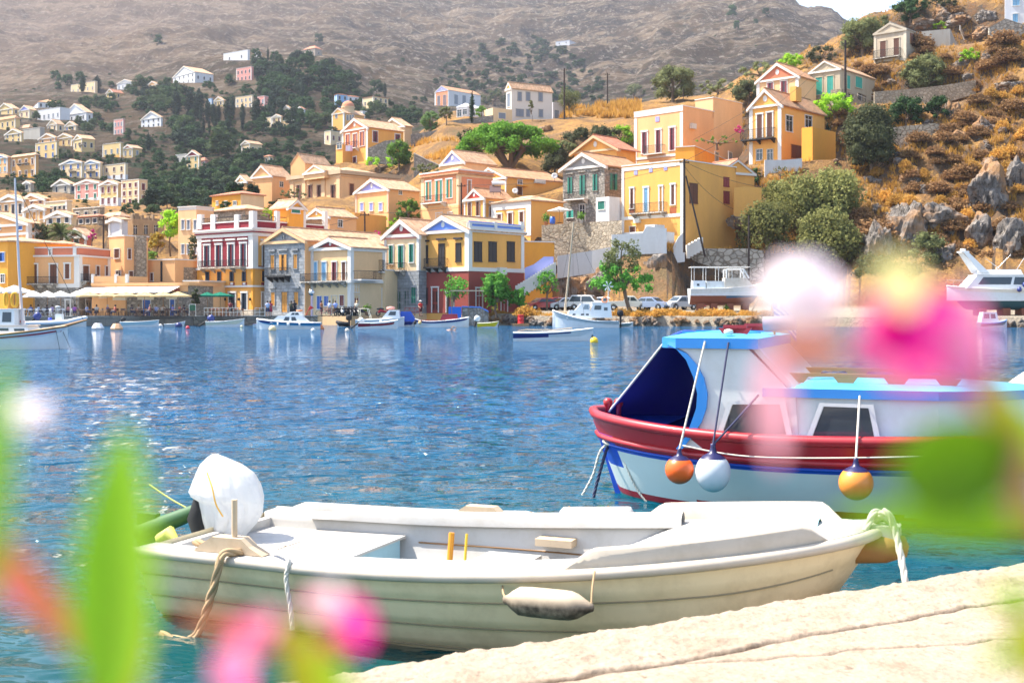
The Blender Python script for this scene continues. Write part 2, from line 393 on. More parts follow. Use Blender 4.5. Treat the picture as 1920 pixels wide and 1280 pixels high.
class House:
    def __init__(s,name,label,cat,l,c,r,base,eave,th=45,Y=None,wall='peach',dl=None,dr=None,group=None,deep=4.0,pad=True,wname='wall'):
        s.pc=zx(c);s.th=R(th)
        pb,pe=zy(base),zy(eave)
        s.Y=Y if Y else ground(s.pc,pb)
        s.C=P(s.pc,pb,s.Y);s.zb=s.C.z;s.ze=H+(HY-pe)/F*s.Y
        s.u=Vector((-math.cos(s.th),math.sin(s.th),0));s.v=Vector((math.sin(s.th),math.cos(s.th),0))
        s.Lu=dl if dl else s.sol(zx(l),s.u);s.Lv=dr if dr else s.sol(zx(r),s.v)
        s.root=empty(name,tuple(s.C),label,cat,group)
        s.wall=col(wall);s.parts={}
        h=s.ze-s.zb
        s.wmb=MB();C,u,v=s.C,s.u,s.v
        z0=Vector((0,0,-deep));z1=Vector((0,0,h))
        q=[C,C+u*s.Lu,C+u*s.Lu+v*s.Lv,C+v*s.Lv]
        s.q=q;s.h=h
        for i in range(4):
            a,b=q[i],q[(i+1) % 4]
            s.wmb.quad(a+z0,b+z0,b+z1,a+z1)
        s.wmb.quad(*[p+z1 for p in q][::-1])
        s.mats=[s.wall];s.done=False;s.wname=wname
        if pad:
            cc=(q[0]+q[2])/2;PADS.append((cc.x,cc.y,s.zb-0.15,max(s.Lu,s.Lv)*0.55))
    def sol(s,px,d):
        k=(px-960)/F;L=(k*s.C.y-s.C.x)/(d.x-k*d.y)
        return clamp(L,1.0,40.0)
    def fr(s,face):   # direction along face, outward normal, length
        return (s.u,-s.v,s.Lu) if face == 'L' else (s.v,-s.u,s.Lv)
    def s_at(s,face,x):
        d,n,L=s.fr(face);k=(zx(x)-960)/F
        return (k*s.C.y-s.C.x)/(d.x-k*d.y)
    def z_at(s,face,sv,y):
        d,n,L=s.fr(face);return H+(HY-zy(y))/F*(s.C.y+d.y*sv) - s.zb
    def fbox(s,mb,face,s0,s1,z0,z1,p0,p1,mi=0):
        d,n,L=s.fr(face);mb.obox(s.C,d,Vector((0,0,1)),n,(min(s0,s1),min(z0,z1),p0),(max(s0,s1),max(z0,z1),p1),mi)
    def rect(s,face,x0,y0,x1,y1):
        a,b=s.s_at(face,x0),s.s_at(face,x1);m=(a+b)/2
        return min(a,b),max(a,b),s.z_at(face,m,y1),s.z_at(face,m,y0)
    def add(s,name,mb,mat,parent=None):
        return mb.build(name,mat,parent or s.root,world=True)
    def panel(s,face,x0,y0,x1,y1,mat,p=0.03,name='panel',full=False):
        a,b,z0,z1=s.rect(face,x0,y0,x1,y1)
        if full:a,b=0,s.fr(face)[2]
        mb=MB();s.fbox(mb,face,a,b,z0,z1,-0.02,p);return s.add(name,mb,col(mat))
    def storey(s,y0,y1,mat,name='lower_wall',p=0.035):   # whole-storey change of finish, both faces; rows read at the corner
        z0,z1=s.z_at('L',0,y1),s.z_at('L',0,y0);mb=MB()
        s.fbox(mb,'L',-p,s.Lu+p,z0,z1,-0.02,p);s.fbox(mb,'R',0,s.Lv,z0,z1,-0.02,p-0.003)
        return s.add(name,mb,col(mat))
    def band(s,y0,y1,mat=None,p=0.14,name='cornice',faces='LR'):
        z0,z1=s.z_at('L',0,y1),s.z_at('L',0,y0);mb=MB()
        if 'L' in faces:s.fbox(mb,'L',-p,s.Lu+p,z0,z1,-0.02,p)
        if 'R' in faces:s.fbox(mb,'R',0.0,s.Lv+p,z0,z1,-0.02,p-0.003)
        return s.add(name,mb,mat or TRIM)
    def corners(s,mat=None,w=0.5,z1=None,z0=0.0,p=0.07,faces='LR'):
        z1=z1 or s.h;m=mat or TRIM
        def one(*bx):
            mb=MB()
            for q in bx:s.fbox(mb,*q)
            s.add('pilaster',mb,m)
        if 'L' in faces:
            one(('L',s.Lu-w,s.Lu+p,z0,z1,-0.02,p));q=[('L',-p,w,z0,z1,-0.02,p)]
            if 'R' in faces:q.append(('R',0.0,w,z0,z1,-0.02,p-0.003))
            one(*q)
        if 'R' in faces:one(('R',s.Lv-w,s.Lv,z0,z1,-0.02,p-0.003))
    def win(s,face,x0,y0,x1,y1,sh='dark',st='shut',fw=0.16,frame=None,name='window',lintel=False,z=None):
        a,b,z0,z1=z if z else s.rect(face,x0,y0,x1,y1)
        s.win_m(face,a,b,z0,z1,sh,st,fw,frame,name,lintel)
    def win_m(s,face,a,b,z0,z1,sh='dark',st='shut',fw=0.16,frame=None,name='window',lintel=False):
        a+=fw;b -= fw
        fr=MB();pf=0.09
        w=b-a
        s.fbox(fr,face,a-fw,a,z0,z1,-0.02,pf);s.fbox(fr,face,b,b+fw,z0,z1,-0.02,pf)
        s.fbox(fr,face,a-fw-0.04,b+fw+0.04,z1,z1+fw*1.1,-0.02,pf+0.05)
        if name == 'window':s.fbox(fr,face,a-fw-0.04,b+fw+0.04,z0-0.1,z0,-0.02,pf+0.05)
        if lintel:s.fbox(fr,face,a-fw-0.2,b+fw+0.2,z1+0.45,z1+0.65,-0.02,0.25)
        fo=s.add(name,fr,frame or TRIM)
        g=MB();s.fbox(g,face,a,b,z0,z1,-0.02,0.012)
        if st == 'glass' or st == 'open':
            o=s.add('pane',g,GL,fo)
            f2=MB();m=(a+b)/2
            s.fbox(f2,face,m-0.03,m+0.03,z0,z1,0.014,0.04);s.fbox(f2,face,a,b,lerp(z0,z1,0.68),lerp(z0,z1,0.68)+0.05,0.014,0.038)
            s.add('mullion',f2,TRIM if st == 'glass' else shm(sh),fo)
        if st == 'open':
            for (p,q) in ((a,a+w*0.30),(b-w*0.30,b)):
                m2=MB();s.fbox(m2,face,p,q,z0,z1,0.014,0.13);s.add('shutter',m2,shm(sh),fo)
        if st == 'shut':
            m=(a+b)/2
            s.add('pane',g,GL,fo)
            for (p,q) in ((a,m-0.02),(m+0.02,b)):
                m2=MB();s.fbox(m2,face,p,q,z0,z1,0.014,0.04)
                nz_=max(3,int((z1-z0)/0.16))
                for i in range(nz_):
                    zz=lerp(z0+0.05,z1-0.05,(i+0.5)/nz_);s.fbox(m2,face,p+0.05,q-0.05,zz-0.035,zz+0.03,0.042,0.065)
                s.add('shutter',m2,shm(sh),fo)
        if st == 'leaf':
            s.add('door_leaf',g,shm(sh),fo)
            f2=MB();m=(a+b)/2
            s.fbox(f2,face,m-0.02,m+0.02,z0,z1,0.014,0.03)
            for q0,q1 in ((0.1,0.35),(0.42,0.85)):
                s.fbox(f2,face,a+0.08,m-0.08,lerp(z0,z1,q0),lerp(z0,z1,q1),0.014,0.035);s.fbox(f2,face,m+0.08,b-0.08,lerp(z0,z1,q0),lerp(z0,z1,q1),0.014,0.035)
            s.add('door_panel',f2,shm('dark') if sh == 'dark' else paint(dark(SH[sh],0.7),0.5,0.2,key='joinery_low_'+sh),fo)
        return fo
    def balcony(s,face,x0,yr,x1,yf,d=1.0,slab=None,brackets=3,solidm=None):
        a,b,z0,z1=s.rect(face,x0,yr,x1,yf)
        mb=MB();s.fbox(mb,face,a,b,z0-0.16,z0,-0.02,d)
        for i in range(brackets):
            m=lerp(a+0.3,b-0.3,i/max(1,brackets-1));dd,n,L=s.fr(face);zu=Vector((0,0,1))
            pts=[s.C+dd*(m-0.09)+zu*(z0-0.16),s.C+dd*(m-0.09)+zu*(z0-0.16)+n*(d*0.85),s.C+dd*(m-0.09)+zu*(z0-0.32)+n*(d*0.8),s.C+dd*(m-0.09)+zu*(z0-0.75)]
            mb.prism(pts,dd*0.18)
        o=s.add('balcony',mb,slab or stone((0.5,0.46,0.4),3,key='balcony_stone'))
        r=MB();z1=max(z1,z0+0.8)
        s.fbox(r,face,a+.04,b-.04,z1-0.05,z1,d-0.08,d-0.03);s.fbox(r,face,a+.04,b-.04,z0+0.06,z0+0.10,d-0.08,d-0.03)
        nb=int((b-a)/0.13)
        for i in range(nb+1):
            m=lerp(a+.05,b-.05,i/nb);s.fbox(r,face,m-0.011,m+0.011,z0,z1-0.05,d-0.065,d-0.045)
        for e in (a+.04,b-.08):
            s.fbox(r,face,e,e+0.04,z1-0.05,z1,0.0,d-0.08)
            for i in range(6):s.fbox(r,face,e+0.01,e+0.03,z0,z1-0.05,d*i/6+0.03,d*i/6+0.05)
        s.add('railing',r,IRON,o);return o
    def gable(s,face='L',apex=None,roof=None,ped=None,over=0.35,trim=None,med=True,corn=True,medm=None,tw=0.35,tri=None,y_rows=True):
        d,n,L=s.fr(face);zu=Vector((0,0,1));D=s.Lv if face == 'L' else s.Lu
        za=s.z_at(face,L/2,apex) if y_rows else apex
        C=s.C;h=s.h;back=-n
        hh=za-h
        for e in (0,D):
            tri_=[C+zu*h+back*e,C+d*L+zu*h+back*e,C+d*L/2+zu*za+back*e]
            s.wmb.quad(*(tri_ if e else tri_[::-1]))
        roof=roof or TILE;mb=MB();t=0.14
        sl=hh/(L/2)
        for sgn in (0,1):
            e0=-over if sgn == 0 else L+over;ze=h-over*sl
            a=C+d*e0+zu*ze;b=C+d*(L/2)+zu*za
            nn=Vector((0,0,t*math.sqrt(1+sl*sl)))
            f=n*over
            bb=back*(D+over)
            poly=[a+f,b+f,b+f+nn,a+f+nn] if sgn == 0 else [b+f,a+f,a+f+nn,b+f+nn]
            mb.prism(poly,bb-f)
        rr=MB();rr.tube([C+d*(L/2)+zu*(za+t*1.3)+n*over,C+d*(L/2)+zu*(za+t*1.3)+back*(D+over)],0.13,6)
        mb.add(rr.v,rr.f)
        ro=s.add('roof',mb,roof)
        if corn:
            c=MB();tm=trim or TRIM
            for sgn in (0,1):
                e0=-over-0.05 if sgn == 0 else L+over+0.05
                a=C+d*e0+zu*(h-(over+.05)*sl);b=C+d*(L/2)+zu*za
                poly=[a-zu*tw*0.9,b-zu*tw*1.1,b+zu*0.04,a+zu*0.04]
                if sgn:poly=poly[::-1]
                poly=[p+n*(over+0.02) for p in poly]
                c.prism(poly,-n*(over+0.04))
            s.fbox(c,face,-0.2,L+0.2,h-0.30,h+0.02,-0.02,0.24)
            s.add('raking_cornice',c,tm)
        if ped:
            m=MB();k=0.90
            pts=[C+d*(L/2-L/2*k)+zu*(h+0.1),C+d*(L/2+L/2*k)+zu*(h+0.1),C+d*(L/2)+zu*(za-0.22*hh)]
            m.prism([p+n*0.04 for p in pts][::-1],-n*0.05);po=s.add('pediment',m,col(ped))
        if med:
            m=MB();cc=C+d*(L/2)+zu*(h+hh*0.42);rd=min(0.45,hh*0.2)
            pts=[cc+d*math.cos(i*math.pi/7)*rd*0.75+zu*math.sin(i*math.pi/7)*rd+n*0.09 for i in range(14)]
            m.prism(pts,-n*0.08);s.add('medallion',m,medm or TRIM)
        return ro
    def hip(s,apex,roof=None,over=0.3,ins=0.0,flat=0.35):
        zu=Vector((0,0,1));za=s.z_at('L',0,apex);C,u,v=s.C,s.u,s.v;h=s.h
        a=[C-u*over-v*over,C+u*(s.Lu+over)-v*over,C+u*(s.Lu+over)+v*(s.Lv+over),C-u*over+v*(s.Lv+over)]
        a=[p+zu*(h-0.02) for p in a];mb=MB()
        b=[p+zu*0.16 for p in a]
        if s.Lu >= s.Lv:r0=C+u*(s.Lv/2)+v*(s.Lv/2)+zu*za;r1=C+u*(s.Lu-s.Lv/2)+v*(s.Lv/2)+zu*za;fs=[[b[1],b[0],r0,r1],[b[0],b[3],r0],[b[3],b[2],r1,r0],[b[2],b[1],r1]]
        else:r0=C+v*(s.Lu/2)+u*(s.Lu/2)+zu*za;r1=C+v*(s.Lv-s.Lu/2)+u*(s.Lu/2)+zu*za;fs=[[b[1],b[0],r0],[b[0],b[3],r1,r0],[b[3],b[2],r1],[b[2],b[1],r0,r1]]
        for f in fs:mb.quad(*f)
        for i in range(4):mb.quad(a[i],b[i],b[(i+1) % 4],a[(i+1) % 4])
        mb.quad(*a)
        return s.add('roof',mb,roof or TILE)
    def parapet(s,y_top,mat=None,y_bot=None,coping=True,t=0.25):
        z1=s.z_at('L',0,y_top);z0=s.h if y_bot is None else s.z_at('L',0,y_bot);mb=MB();D=s.Lv
        p=0.0
        s.fbox(mb,'L',0,s.Lu,z0,z1,-t,0);s.fbox(mb,'R',t,s.Lv,z0,z1,-t,0)
        s.fbox(mb,'L',0,s.Lu,z0,z1,-D,-D+t);s.fbox(mb,'R',t,s.Lv-t,z0,z1,-s.Lu,-s.Lu+t)
        o=s.add('parapet',mb,mat or s.wall)
        if coping:
            c=MB();q=0.1
            s.fbox(c,'L',-q,s.Lu+q,z1,z1+0.14,-t-q,q);s.fbox(c,'R',t+q,s.Lv+q,z1,z1+0.14,-t-q,q-0.002)
            s.add('coping',c,TRIM,o)
        return o
    def box(s,face,x0,y0,x1,y1,p0,p1,name,mat):
        a,b,z0,z1=s.rect(face,x0,y0,x1,y1);mb=MB();s.fbox(mb,face,a,b,z0,z1,p0,p1);return s.add(name,mb,mat)
    def end(s):s.add(s.wname,s.wmb,s.mats);return s
    def grid_windows(s,face,nx,ny,sh='dark',st='shut',fw=0.14,z0=0.9,zt=0.7,ww=0.9,wh=1.5,x0=0.0,x1=1.0,frame=None,top=None):
        d,n,L=s.fr(face);top=top or s.h
        for j in range(ny):
            zc=lerp(0,top,(j+0.5)/ny)
            for i in range(nx):
                c=lerp(L*x0,L*x1,(i+0.5)/nx);w2=min(ww,L*(x1-x0)/nx*0.6)/2;h2=min(wh,top/ny*0.55)/2
                s.win_m(face,c-w2-fw,c+w2+fw,zc-h2,zc+h2,sh,st,fw,frame)
# ---------------------------------------------------------------- waterfront buildings, left to right
SG=stone((0.33,0.34,0.35),2.6,key='ashlar_blue_grey',ashlar=True,mortar=(0.24,0.24,0.23),var=0.45)
SR=stone((0.40,0.34,0.26),2.4,key='rubble_tan',mortar=(0.22,0.17,0.11))
SGR=stone((0.34,0.31,0.27),2.6,key='rubble_grey',mortar=(0.17,0.15,0.12))
zset(0,340,S4)
h=House('house','peach gabled house with small blue shutters behind the left end of the waterfront','house',-260,228,300,545,335,35,Y=158,wall='peach')
h.gable('L',250,TILE2);h.band(405,425,p=0.08);h.corners()
for (a,b,c,d) in ((138,350,184,388),(142,462,184,492),(-30,350,12,388)):h.win('L',a,b,c,d,'blue','shut',0.08)
h.end()
h=House('house','deep orange house with two dark blue windows at the far left edge','house',-300,62,75,1085,480,30,Y=138,wall='deep',dr=9)
h.hip(425,TILE2)
h.win('L',-12,570,42,640,'blue','open',0.08);h.win('L',5,745,42,810,'navy','glass',0.08);h.end()
h=House('house','long peach waterfront house with terracotta band, brown shutters and stone ground floor','house',60,632,882,1085,590,12,Y=140,wall='peach')
h.storey(850,1085,SGR,'stone_base');h.band(818,850,p=0.10,name='string_course');h.band(588,602,p=0.25)
h.parapet(532,col('salmon'),y_bot=592)
h.corners(w=0.6,z0=h.z_at('L',0,850))
for x in (60,232,587):h.box('L',x,528,x+26,600,-0.2,0.12,'parapet_pier',TRIM)
h.win('L',388,545,420,590,'dark','glass',0.12)
for (a,c) in ((108,160),(512,568)):h.win('L',a,660,c,778,'brown','shut',0.16)
for (a,c) in ((228,307),(393,466)):h.win('L',a,664,c,815,'brown','shut',0.14,name='door')
h.balcony('L',203,768,466,818,1.1,brackets=4)
h.win('R',655,675,712,798,'brown','shut',0.12,name='door');h.win('R',764,678,796,752,'brown','shut',0.10);h.win('R',838,680,870,754,'brown','shut',0.10)
h.balcony('R',640,750,730,797,0.8,brackets=2)
for x in (520,680):h.win('L' if x < 600 else 'R',x,950,x+50,1085,'dark','leaf',0.14,name='door')
r=h
h.end()
# low hipped roof on top of it
h=House('rooftop_pavilion','terracotta pavilion with red pediment and pale tiled roof on the long peach house','pavilion',240,560,770,545,522,12,Y=148,wall='salmon',deep=0.5,pad=False)
h.hip(462,TILE2);h.end()
h=House('house','tall orange house with brown shutters and a rubble stone chimney stack','house',872,995,1185,1085,470,40,Y=146,wall='peach')
h.parapet(438)
h.win('L',916,540,960,614,'brown','shut',0.06);h.win('R',1018,540,1050,620,'brown','shut',0.06);h.win('R',1120,545,1142,622,'brown','shut',0.06)
h.win('R',1028,718,1066,788,'brown','shut',0.06);h.win('L',928,715,970,757,'brown','glass',0.06)
h.box('R',1072,438,1154,808,-0.1,0.5,'chimney_stack',SR);h.end()
h=House('terrace_wall','orange terrace wall with white posts beside the long peach house','terrace',735,1010,1025,1085,757,12,Y=139,wall='peach',dr=5,deep=1)
for x in (733,918,1004):h.box('L',x,742,x+18,820,-0.3,0.1,'post',TRIM)
h.end()
h=House('house','low orange flat roofed building between the taverna and the burgundy house','house',1182,1400,1590,1085,645,30,Y=147,wall='peach')
h.win('L',1203,733,1230,795,'brown','shut',0.06);h.box('L',1290,640,1300,800,0,0.15,'drain_pipe',IRON);h.parapet(628)
h.box('R',1470,690,1590,800,0,0.1,'rough_wall_patch',SR);h.end()
h=House('taverna','stone fronted waterfront taverna with white awning above its blue doors','taverna',752,1505,1595,1085,830,12,Y=137.5,wall=SGR,dr=9)
h.band(810,832,col('peach'),0.25,'roof_edge')
h.panel('L',752,832,862,1085,'peach',0.05,'orange_wall');h.panel('L',862,832,1505,882,'peach',0.05,'orange_fascia')
h.win('L',797,935,858,1085,'brown','leaf',0.05,name='door')
for (a,c,y0) in ((930,1005,948),(1140,1210,948),(1357,1402,945)):h.win('L',a,y0,c,1085,'blue','leaf',0.08,name='door')
for (a,b,c,d) in ((905,929,1015,950),(1103,908,1235,947),(1333,920,1417,941)):h.box('L',a,b,c,d,0.0,0.12,'sign_board',paint((0.72,0.66,0.48),0.6))
for (a) in (890,980,1095,1190,1300,1400):h.box('L',a,858,a+40,880,0.0,0.12,'sign',paint((0.35,0.06,0.04),0.6,key='sign_red'))
# awning: sloping canvas on arms
mb=MB();a,b,z0,z1=h.rect('L',690,845,1450,870);n=-h.v
p0=h.C+h.u*a+Vector((0,0,h.z_at('L',a,838)));p1=h.C+h.u*b+Vector((0,0,h.z_at('L',b,848)))
seg=3
for i in range(seg):
    q0=p0.lerp(p1,i/seg+0.004);q1=p0.lerp(p1,(i+1)/seg-0.004)
    rows=[]
    for j in range(7):
        rows.append([q0.lerp(q1,k/8)+n*(3.0*j/6)-Vector((0,0,0.75*j/6+0.05*math.sin(math.pi*k/8)*math.sin(math.pi*j/6))) for k in range(9)])
    mb.solid(rows,0.03)
aw=h.add('awning',mb,paint((0.82,0.80,0.76),0.8,0.1,key='canvas_white'))
mb=MB()
for t in (0.02,0.33,0.66,0.98):
    q=p0.lerp(p1,t);mb.tube([q-Vector((0,0,0.6)),q+n*2.9-Vector((0,0,0.85))],0.03,6)
h.add('awning_arm',mb,IRON)
h.parapet(822);h.end()
h=House('house','plain cream house end beside the taverna and burgundy house','house',1470,1592,1620,1085,815,20,Y=141,wall='pale',dr=6);h.parapet(800);h.end()
zset(340,360,S4)
h=House('house','tall burgundy and yellow waterfront house with white pillared roof terrace','house',133,572,1168,985,300,38,Y=143,wall='yellow')
h.storey(348,600,col('burg'),'burgundy_storey',0.04);h.panel('R',600,348,1165,600,'yellow',0.06)
h.band(283,298,p=0.45);h.band(298,322,p=0.30,name='frieze');h.band(311,322,col('burg'),0.32,'red_stripe');h.band(322,350,p=0.16,name='architrave')
h.band(598,612,p=0.2,name='string_course');h.band(745,760,p=0.18,name='string_course');h.band(940,990,stone((0.5,0.44,0.36),2.5,key='plinth_stone',ashlar=True),0.12,'plinth')
h.corners(w=0.75,z0=h.z_at('L',0,612));h.corners(w=0.25,z1=h.z_at('L',0,612),mat=col('deep'))
h.parapet(232,col('burg'))
for f,xs in (('L',(133,240,430,548)),('R',(575,757,965,1140))):
    for x in xs:h.box(f,x,152 if x > 500 else 180,x+(34 if f == 'L' else 26),298,-0.35,0.15,'parapet_pier',TRIM)
mb=MB()
z0=h.z_at('L',0,228);z1=h.z_at('L',0,182)
for f in 'LR':
    L=h.fr(f)[2];h.fbox(mb,f,0,L,z1-0.06,z1,-0.16,-0.10);h.fbox(mb,f,0,L,z0+0.15,z0+0.2,-0.16,-0.10)
    k=int(L/0.16)
    for i in range(k):h.fbox(mb,f,L*i/k,L*i/k+0.025,z0,z1,-0.145,-0.115)
h.add('railing',mb,IRON)
for (a,c) in ((178,237),(272,331),(370,431),(468,529)):h.win('L',a,428-(a-178)*0.055,c,592,'navy','open',0.22,name='french_window',lintel=True)
h.balcony('L',180,553,525,600,0.9,brackets=5)
for a in (640,):h.win('R',a,420,a+34,592,'navy','open',0.18,name='french_window',lintel=True)
for (a) in (700,800,900,1000):h.win('R',a,430,a+34,570,'navy','open',0.18)
for (a,c) in ((196,232),(290,327),(390,426),(488,524)):
    h.win('L',a,636,c,716,'navy','open',0.04,frame=col('deep'));h.panel('L',a,716,c,748,'burg',0.07,'sill_panel');h.box('L',a+8,722,c-8,742,0,0.10,'medallion',TRIM)
h.win('R',640,630,664,716,'navy','open',0.04,frame=col('deep'));h.panel('R',640,716,664,748,'burg',0.07,'sill_panel')
for (a,c) in ((188,238),(284,341),(378,440),(478,533)):h.win('L',a,808,c,958 if a in (284,378) else 940,'navy','open',0.2,name='door' if a in (284,378) else 'window')
h.win('R',637,805,664,940,'wine','leaf',0.15,name='door')
for a in (170,258,352,462,553):h.box('L',a,846,a+8,868,0.02,0.25,'wall_lantern',IRON)
h.end()
h=House('roof_room','bright yellow gabled roof room with slatted window above the burgundy house','roof room',730,860,978,235,118,40,Y=147,wall='deep',deep=1,pad=False)
h.gable('R',68,TILE2,med=False,tw=0.2);h.win('R',878,130,950,168,'green','shut',0.05);h.end()
h=House('house','grey blue ashlar stone house with ochre shutters and small iron balcony','house',665,988,1040,985,385,38,Y=138.6,wall=SG,dr=15)
h.gable('L',293,TILE2,med=False,trim=col('pale'),tw=0.3);h.panel('R',990,380,1042,985,'peach',0.04,'side_wall',full=True)
for (a,b,c,d) in ((714,505,750,616),(897,500,933,612),(718,803,754,908),(902,800,942,903)):h.win('L',a,b,c,d,'ochre','shut',0.07,frame=SG,lintel=True)
h.win('L',786,500,850,626,'ochre','open',0.07,frame=SG,name='french_window',lintel=True);h.win('L',802,800,854,960,'ochre','leaf',0.07,frame=SG,name='door')
h.win('L',808,345,830,376,'dark','glass',0.04,frame=SG);h.balcony('L',715,606,878,672,1.0,brackets=4,slab=IRON);h.band(400,412,SG,0.12,faces='L');h.end()
h=House('house','peach waterfront house with dark pink pediment and long upper balcony','house',1037,1355,1630,985,440,38,Y=135.3,wall='pale')
h.gable('L',370,TILE2,ped='maroon');h.storey(722,985,col('cream'),'lower_wall');h.band(706,726,p=0.25,name='string_course');h.corners(w=0.45)
for (a,c,k,st) in ((1058,1096,'sky','shut'),(1122,1166,'sky','shut'),(1204,1248,'wine','open'),(1282,1322,'brown','shut')):h.win('L',a,560,c,714,k,st,0.12,name='french_window')
h.balcony('L',1000,650,1330,714,1.1,brackets=6)
for (a,b,c,d,k) in ((1086,833,1128,935,'blue'),(1143,833,1180,910,'blue'),(1203,829,1248,985,'wine'),(1268,826,1306,910,'wine')):h.win('L',a,b,c,d,k,'shut' if d < 950 else 'leaf',0.05,name='window' if d < 950 else 'door')
h.win('R',1378,743,1420,800,'wine','glass',0.05);h.win('R',1378,823,1420,985,'red','leaf',0.05,name='door')
h.band(440,470,p=0.15,faces='R')
h.balcony('R',1370,632,1540,700,1.4,brackets=0,slab=TRIM);h.end()
h=House('house','cream side house with green street door and ironwork terrace','house',1462,1630,1700,985,640,25,Y=139,wall='cream',dr=5)
h.win('L',1572,772,1608,950,'teal','leaf',0.06,name='door');h.balcony('L',1545,545,1630,636,0.5,brackets=0,slab=TRIM);h.panel('L',1462,730,1536,985,'yellow',0.04,'yellow_panel');h.parapet(628);h.end()
zset(680,360,S4)
h=House('house','narrow cream house with plum pediment, green shutters and grey stone ground floor','house',178,449,520,970,335,38,Y=139.5,wall='cream',dr=12)
h.gable('L',222,TILE2,ped='wine' if False else 'maroon',tw=0.45);h.storey(628,970,SG,'stone_storey');h.band(345,368,col('pink'),0.1,'frieze','L');h.corners(w=0.3,z0=h.z_at('L',0,628))
for (a,b,c,d,nm) in ((208,428,250,575,'window'),(282,428,332,606,'french_window'),(370,418,413,562,'window')):h.win('L',a,b,c,d,'green','open',0.12,name=nm)
h.balcony('L',218,568,352,626,0.9,brackets=3)
for (a,b,c,d,nm) in ((212,770,249,892,'window'),(266,770,310,952,'door'),(331,768,375,920,'door'),(389,763,429,888,'window')):h.win('L',a,b,c,d,'green','shut' if nm == 'window' else 'leaf',0.05,frame=SG,name=nm)
h.end()
h=House('house','yellow corner house with blue pediment, dark shutters and brick red ground floor','house',449,848,1290,970,300,40,Y=136.3,wall='yellow')
h.gable('L',192,TILE2,ped='blue',over=0.3,tw=0.45)
h.storey(628,970,plaster((0.30,0.065,0.05),0.3),'red_storey');h.band(600,632,p=0.12,name='string_course');h.band(300,318,p=0.22,name='architrave')
h.corners(w=0.55,z0=h.z_at('L',0,628));h.band(288,302,p=0.3,faces='R')
h.panel('R',850,248,1285,286,'blue',0.04,'blue_frieze',full=True);h.band(240,250,p=0.15,faces='R',name='coping')
for x in (848,1050,1262):h.box('R',x,240,x+22,300,-0.2,0.12,'parapet_pier',TRIM)
# frieze wall behind the blue band
mb=MB();z1=h.z_at('R',0,243);h.fbox(mb,'R',0,h.Lv,h.h,z1,-0.3,0);h.add('frieze_wall',mb,TRIM)
for (a,b,c,d,st) in ((463,430,524,567,'open'),(745,410,788,554,'shut')):h.win('L',a,b,c,d,'dark',st,0.04,frame=shm('dark'),lintel=True)
h.win('L',608,415,658,600,'dark','leaf',0.04,frame=shm('dark'),name='french_window',lintel=True);h.balcony('L',532,532,683,600,1.0,brackets=3,slab=IRON)
for (a,c) in ((890,952),(1006,1070),(1153,1214)):h.win('R',a,400,c,553,'dark','shut',0.05,frame=shm('dark'))
h.win('L',484,768,526,896,'dark','open',0.05,frame=shm('wine'));h.win('L',552,765,612,965,'dark','leaf',0.14,name='door');h.win('L',668,800,735,965,'dark','open',0.14,name='door')
h.win('R',900,770,960,965,'dark','glass',0.14,name='door');h.win('R',1100,770,1160,965,'dark','glass',0.14,name='door')
h.box('R',1072,604,1130,660,0.0,0.5,'air_conditioner',paint((0.6,0.58,0.52),0.5,key='ac_casing'));h.end()
h=House('house','plain orange annex behind the lavender stair wall','house',1280,1290,1534,970,415,70,Y=152,wall='deep',dl=2);h.parapet(362 if False else 400);h.end()
# middle rows
zset(760,130,S4)
h=House('house','cream yellow house with three half open brown windows above the blue pediment','house',692,1003,1265,1330,1050,48,Y=162,wall='yellow')
h.corners(w=0.9,faces='L');h.band(1038,1105,p=0.08,faces='L',name='frieze');h.hip(985,TILE2)
for (a,b,c,d) in ((733,1160,777,1290),(818,1148,865,1290),(910,1140,955,1300)):h.win('L',a,b,c,d,'brown','open',0.2)
h.end()
h=House('house','small yellow house with brick red pediment and solar water heater','house',474,632,860,1230,1028,48,Y=168,wall='yellow')
h.gable('L',958,TILE,ped='red',over=0.2,tw=0.3);h.corners(w=0.2)
h.win('L',500,1066,533,1178,'brown','shut',0.06);h.win('L',566,1058,600,1172,'brown','open',0.06);h.win('R',668,1060,712,1080,'dark','glass',0.06);h.win('R',668,1100,690,1175,'brown','shut',0.06);h.end()
h=House('house','long ochre house with tiny yellow awning in front of the big pine','house',538,806,1265,1010,862,50,Y=178,wall='yellow')
h.gable('L',790,TILE,med=False,over=0.2,tw=0.25);h.corners(w=0.2,faces='L');h.win('R',897,886,935,920,'sky','glass',0.06);h.win('R',892,940,935,1005,'brown','leaf',0.04,name='door')
h.box('R',885,928,960,938,0,0.7,'door_awning',col('deep'));h.box('R',1030,882,1110,915,0,0.4,'air_conditioner',paint((0.6,0.58,0.52),0.5,key='ac_casing'));h.end()
h=House('house','coral fronted house with cream corners, green windows and small balcony','house',125,425,700,1250,835,48,Y=172,wall='cream')
h.panel('L',150,860,405,1080,'coral',0.05,'coral_panel');h.band(805,835,col('coral'),0.06,'frieze');h.band(795,806,p=0.2);h.panel('R',450,870,700,1050,'coral',0.04);h.storey(1085,1250,col('peach'))
for (a,b,c,d) in ((163,900,213,1045),(241,890,301,1062),(327,880,381,1028)):h.win('L',a,b,c,d,'green','open',0.17)
h.balcony('L',165,1012,332,1068,1.0,brackets=2,slab=TRIM);h.win('R',492,890,528,995,'green','shut',0.14);h.win('L',245,1150,300,1190,'gray','glass',0.1);h.win('L',340,1145,380,1175,'gray','glass',0.1)
h.hip(745,TILE);h.end()
h=House('house','small pale house with lavender pediment behind the coral house','house',285,474,560,830,740,45,Y=190,wall='pale',dr=7)
h.gable('L',652,TILE2,ped='lav',over=0.2,tw=0.35);h.end()
zset(1040,160,S4)
